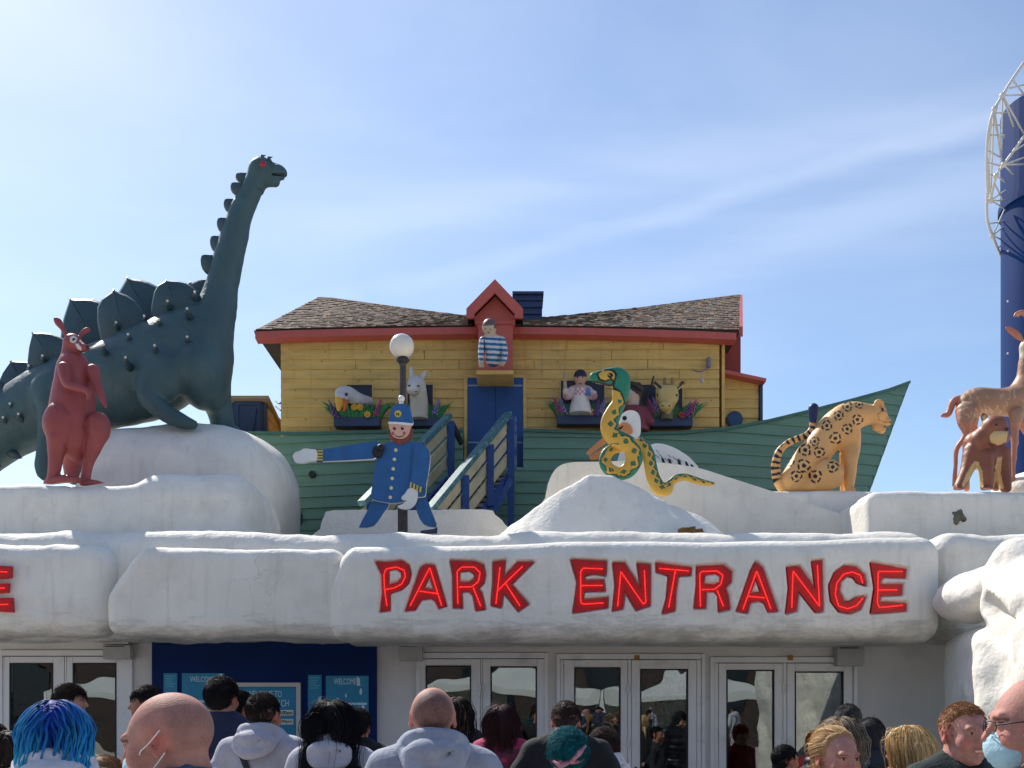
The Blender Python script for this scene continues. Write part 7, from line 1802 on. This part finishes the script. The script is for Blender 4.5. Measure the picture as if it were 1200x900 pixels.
person('man in black with his head bowed before the middle doors', 663, 822, 6.3, 182, pitch=20, skin='pink', hair=('short', (58, 42, 36), {'len': .02, 'thick': -.001}), mats=C_BLACK, seed=16, build=1.28)
person('child with bright teal hair and a pink headband', 665, 857, 5.0, 186, skin='fair', hair=('short', (10, 92, 100), {'thick': .012, 'len': .05, 'mess': .7, 'alt': (40, 150, 160), 'altp': .2}), mats=C_TEALJ, extra=x_headband, seed=17, build=.85, hs=1.04)
person('child with brown hair in a white hoodie before the middle door', 707, 855, 6.8, 205, hyaw=6, pitch=8, skin='fair', hair=('short', (66, 48, 44), {'thick': .008, 'len': .05}), top_kind='hoodie', mats=C_WHITE, seed=18, build=.85, hs=1.03)
person('small boy with cropped black hair before the right door', 921, 873, 7.0, 132, skin='tan', hair=('short', (18, 22, 24), {'len': .02}), mats=C_DK, seed=19, build=.85, hs=1.06)
person('person with a black hood up beside the right door frame', 994, 826, 7.4, 176, skin='fair', hair=('short', (20, 18, 20)), top_kind='puffer', mats=C_BLKP, extra=x_hoodcap, seed=20, build=1.12)
person('person in a black puffer jacket beside the grey wall', 1020, 843, 6.4, 165, pitch=22, skin='fair', hair=('short', (24, 22, 26), {'thick': .004}), top_kind='puffer', mats=C_BLKP, extra=x_hoodcap, seed=32, build=1.2)
person('ash-haired woman half hidden behind the blonde woman', 985, 841, 4.75, 176, skin='fair', hair=('long', (104, 88, 74), {'thick': .006, 'len': .22, 'alt': (190, 175, 150), 'altp': .3, 'wave': 1.2}), mats=C_BLACK, extra=x_furcollar, female=True, seed=21)
person('blonde woman with tied-back hair turned towards the camera', 981, 853, 3.9, 26, hyaw=8, pitch=4, skin='pink', hair=('pony', (178, 138, 94), {'thick': -.002, 'alt': (226, 196, 146), 'altp': .35, 'line': .104, 'n': 1300}), top_kind='jacket', mats=C_BLKP, female=True, seed=22, build=.95, brows=(110, 76, 56))
person('woman with long straight blonde hair facing left', 1062, 850, 4.9, -128, hyaw=6, pitch=8, skin='pink', hair=('long', (200, 160, 104), {'thick': .0, 'len': .4, 'alt': (238, 214, 164), 'altp': .4, 'wave': .7, 'n': 1100}), mats=C_BLACK, female=True, seed=23, build=.92)
person('man with short ginger hair looking right', 1131, 823, 3.95, 26, hyaw=6, pitch=2, skin='pink', hair=('short', (132, 88, 56), {'len': .017, 'thick': -.006, 'lift': .35, 'mess': .25, 'alt': (190, 140, 90), 'altp': .3, 'line': .078, 'n': 1300, 'fwd': -.3}), top_kind='jacket', mats=C_TEALJ, smile=True, seed=24, build=1.12, brows=(150, 104, 80))
person('balding man with glasses and a face mask at the right edge', 1214, 793, 2.45, -72, hyaw=-4, pitch=5, skin='pink', hair=('shaved', None), top_kind='jacket', mats=C_NAVY, mask=True, glasses=True, stubble=((70, 58, 56), .03, .075, .5), seed=25, build=1.05)
person('small child with orange hair in a red top before the right door', 957, 858, 8.6, 178, skin='fair', hair=('short', (190, 84, 30), {'thick': .012, 'len': .04, 'mess': .9}), mats=C_RED, seed=26, build=.8, hs=1.0)

# ------------------------------------------------------------------ the rest of the crowd, behind the viewer and mirrored in the glass
folk = [o for o in bpy.data.objects if o.parent is None and o.get('category') == 'person']
def dup(root, loc, rz, label='person in the crowd behind the viewer mirrored in the door glass', group='people mirrored in the door glass'):
    r = root.copy(); COL.objects.link(r); r.location = loc; r.rotation_euler = (0, 0, rz)
    r['label'] = label; r['group'] = group
    for ch in root.children:
        c = ch.copy(); COL.objects.link(c); c.parent = r
r_ = random.Random(19)
pick = [7, 11, 12, 15, 19, 9, 4, 20, 10, 13, 2, 18]
for i in range(18):
    x = -5.2 + i * .62 + r_.uniform(-.2, .2); y = -1.4 - (i * 1.7) % 4.2 - r_.uniform(0, .4)
    dup(folk[pick[i % len(pick)] % len(folk)], (x, y, 0), r_.uniform(-.6, .6) + (math.pi if r_.random() < .35 else 0))

for px_, d_, k in ((30, 11.2, 7), (112, 10.9, 4), (520, 11.4, 7), (545, 10.8, 11), (612, 11.0, 15), (700, 10.9, 19), (772, 11.0, 7), (868, 11.3, 11), (890, 10.8, 4), (950, 11.0, 19)):
    dup(folk[k], (PX(px_, d_), d_, 0), math.pi * r_.uniform(.85, 1.15), 'dark figure standing in the lobby behind the door glass', 'people inside the lobby')
# prizes hanging just inside the middle and right doors
M_TOY = {}
def toy(px_, py_, d_, r, col, label):
    o = thing('soft_toy', label, 'soft toy', P(px_, py_, d_), 'soft toys hanging inside the doors')
    mm = mat('plush_%d_%d_%d' % col, col, .9, .15, 30, .3, 90); c = P(px_, py_, d_)
    m = MB(); m.ball(c + Vector((0, 0, -r * 1.5)), r, 14, 10, sc=(.9, .8, 1.15)); 
    for x in (-1, 1): m.ball(c + Vector((x * r * .85, -r * .2, -r * 1.2)), r * .38, 10, 7, sc=(.8, .8, 1.4)); m.ball(c + Vector((x * r * .5, -r * .3, -r * 2.6)), r * .42, 10, 7)
    m.build('body', mm, o, True)
    m = MB(); m.ball(c, r * .8, 14, 10); hd_ = m.build('head', mm, o, True)
    for x in (-1, 1):
        m = MB(); m.ball(c + Vector((x * r * .6, 0, r * .62)), r * .3, 9, 7); m.build('ear', mm, hd_, True)
        m = MB(); m.ball(c + Vector((x * r * .3, -r * .72, r * .12)), r * .13, 7, 5); m.build('eye', M_INK, hd_, True)
    m = MB(); m.tube([c + Vector((0, 0, r * .7)), Vector((c.x, c.y, 2.74))], .006, 5); m.build('string', M_INK, o)
toy(779, 800, 10.5, .07, (178, 40, 40), 'red soft toy hanging inside the middle door')
toy(792, 792, 10.45, .085, (214, 210, 204), 'larger white soft toy hanging beside the red one')
toy(801, 812, 10.4, .075, (206, 150, 160), 'pink soft toy hanging at the edge of the middle door')
toy(786, 816, 10.6, .07, (170, 176, 184), 'grey soft toy hanging below the white one')
toy(760, 796, 10.6, .07, (96, 104, 128), 'slate blue soft toy hanging left of the red one')
toy(972, 793, 10.45, .075, (210, 204, 200), 'white soft toy hanging inside the right-hand door')
toy(948, 800, 10.5, .07, (150, 120, 96), 'brown soft toy hanging inside the right-hand door')
toy(895, 800, 10.5, .07, (190, 192, 196), 'pale grey soft toy hanging inside the door left of the brown one')
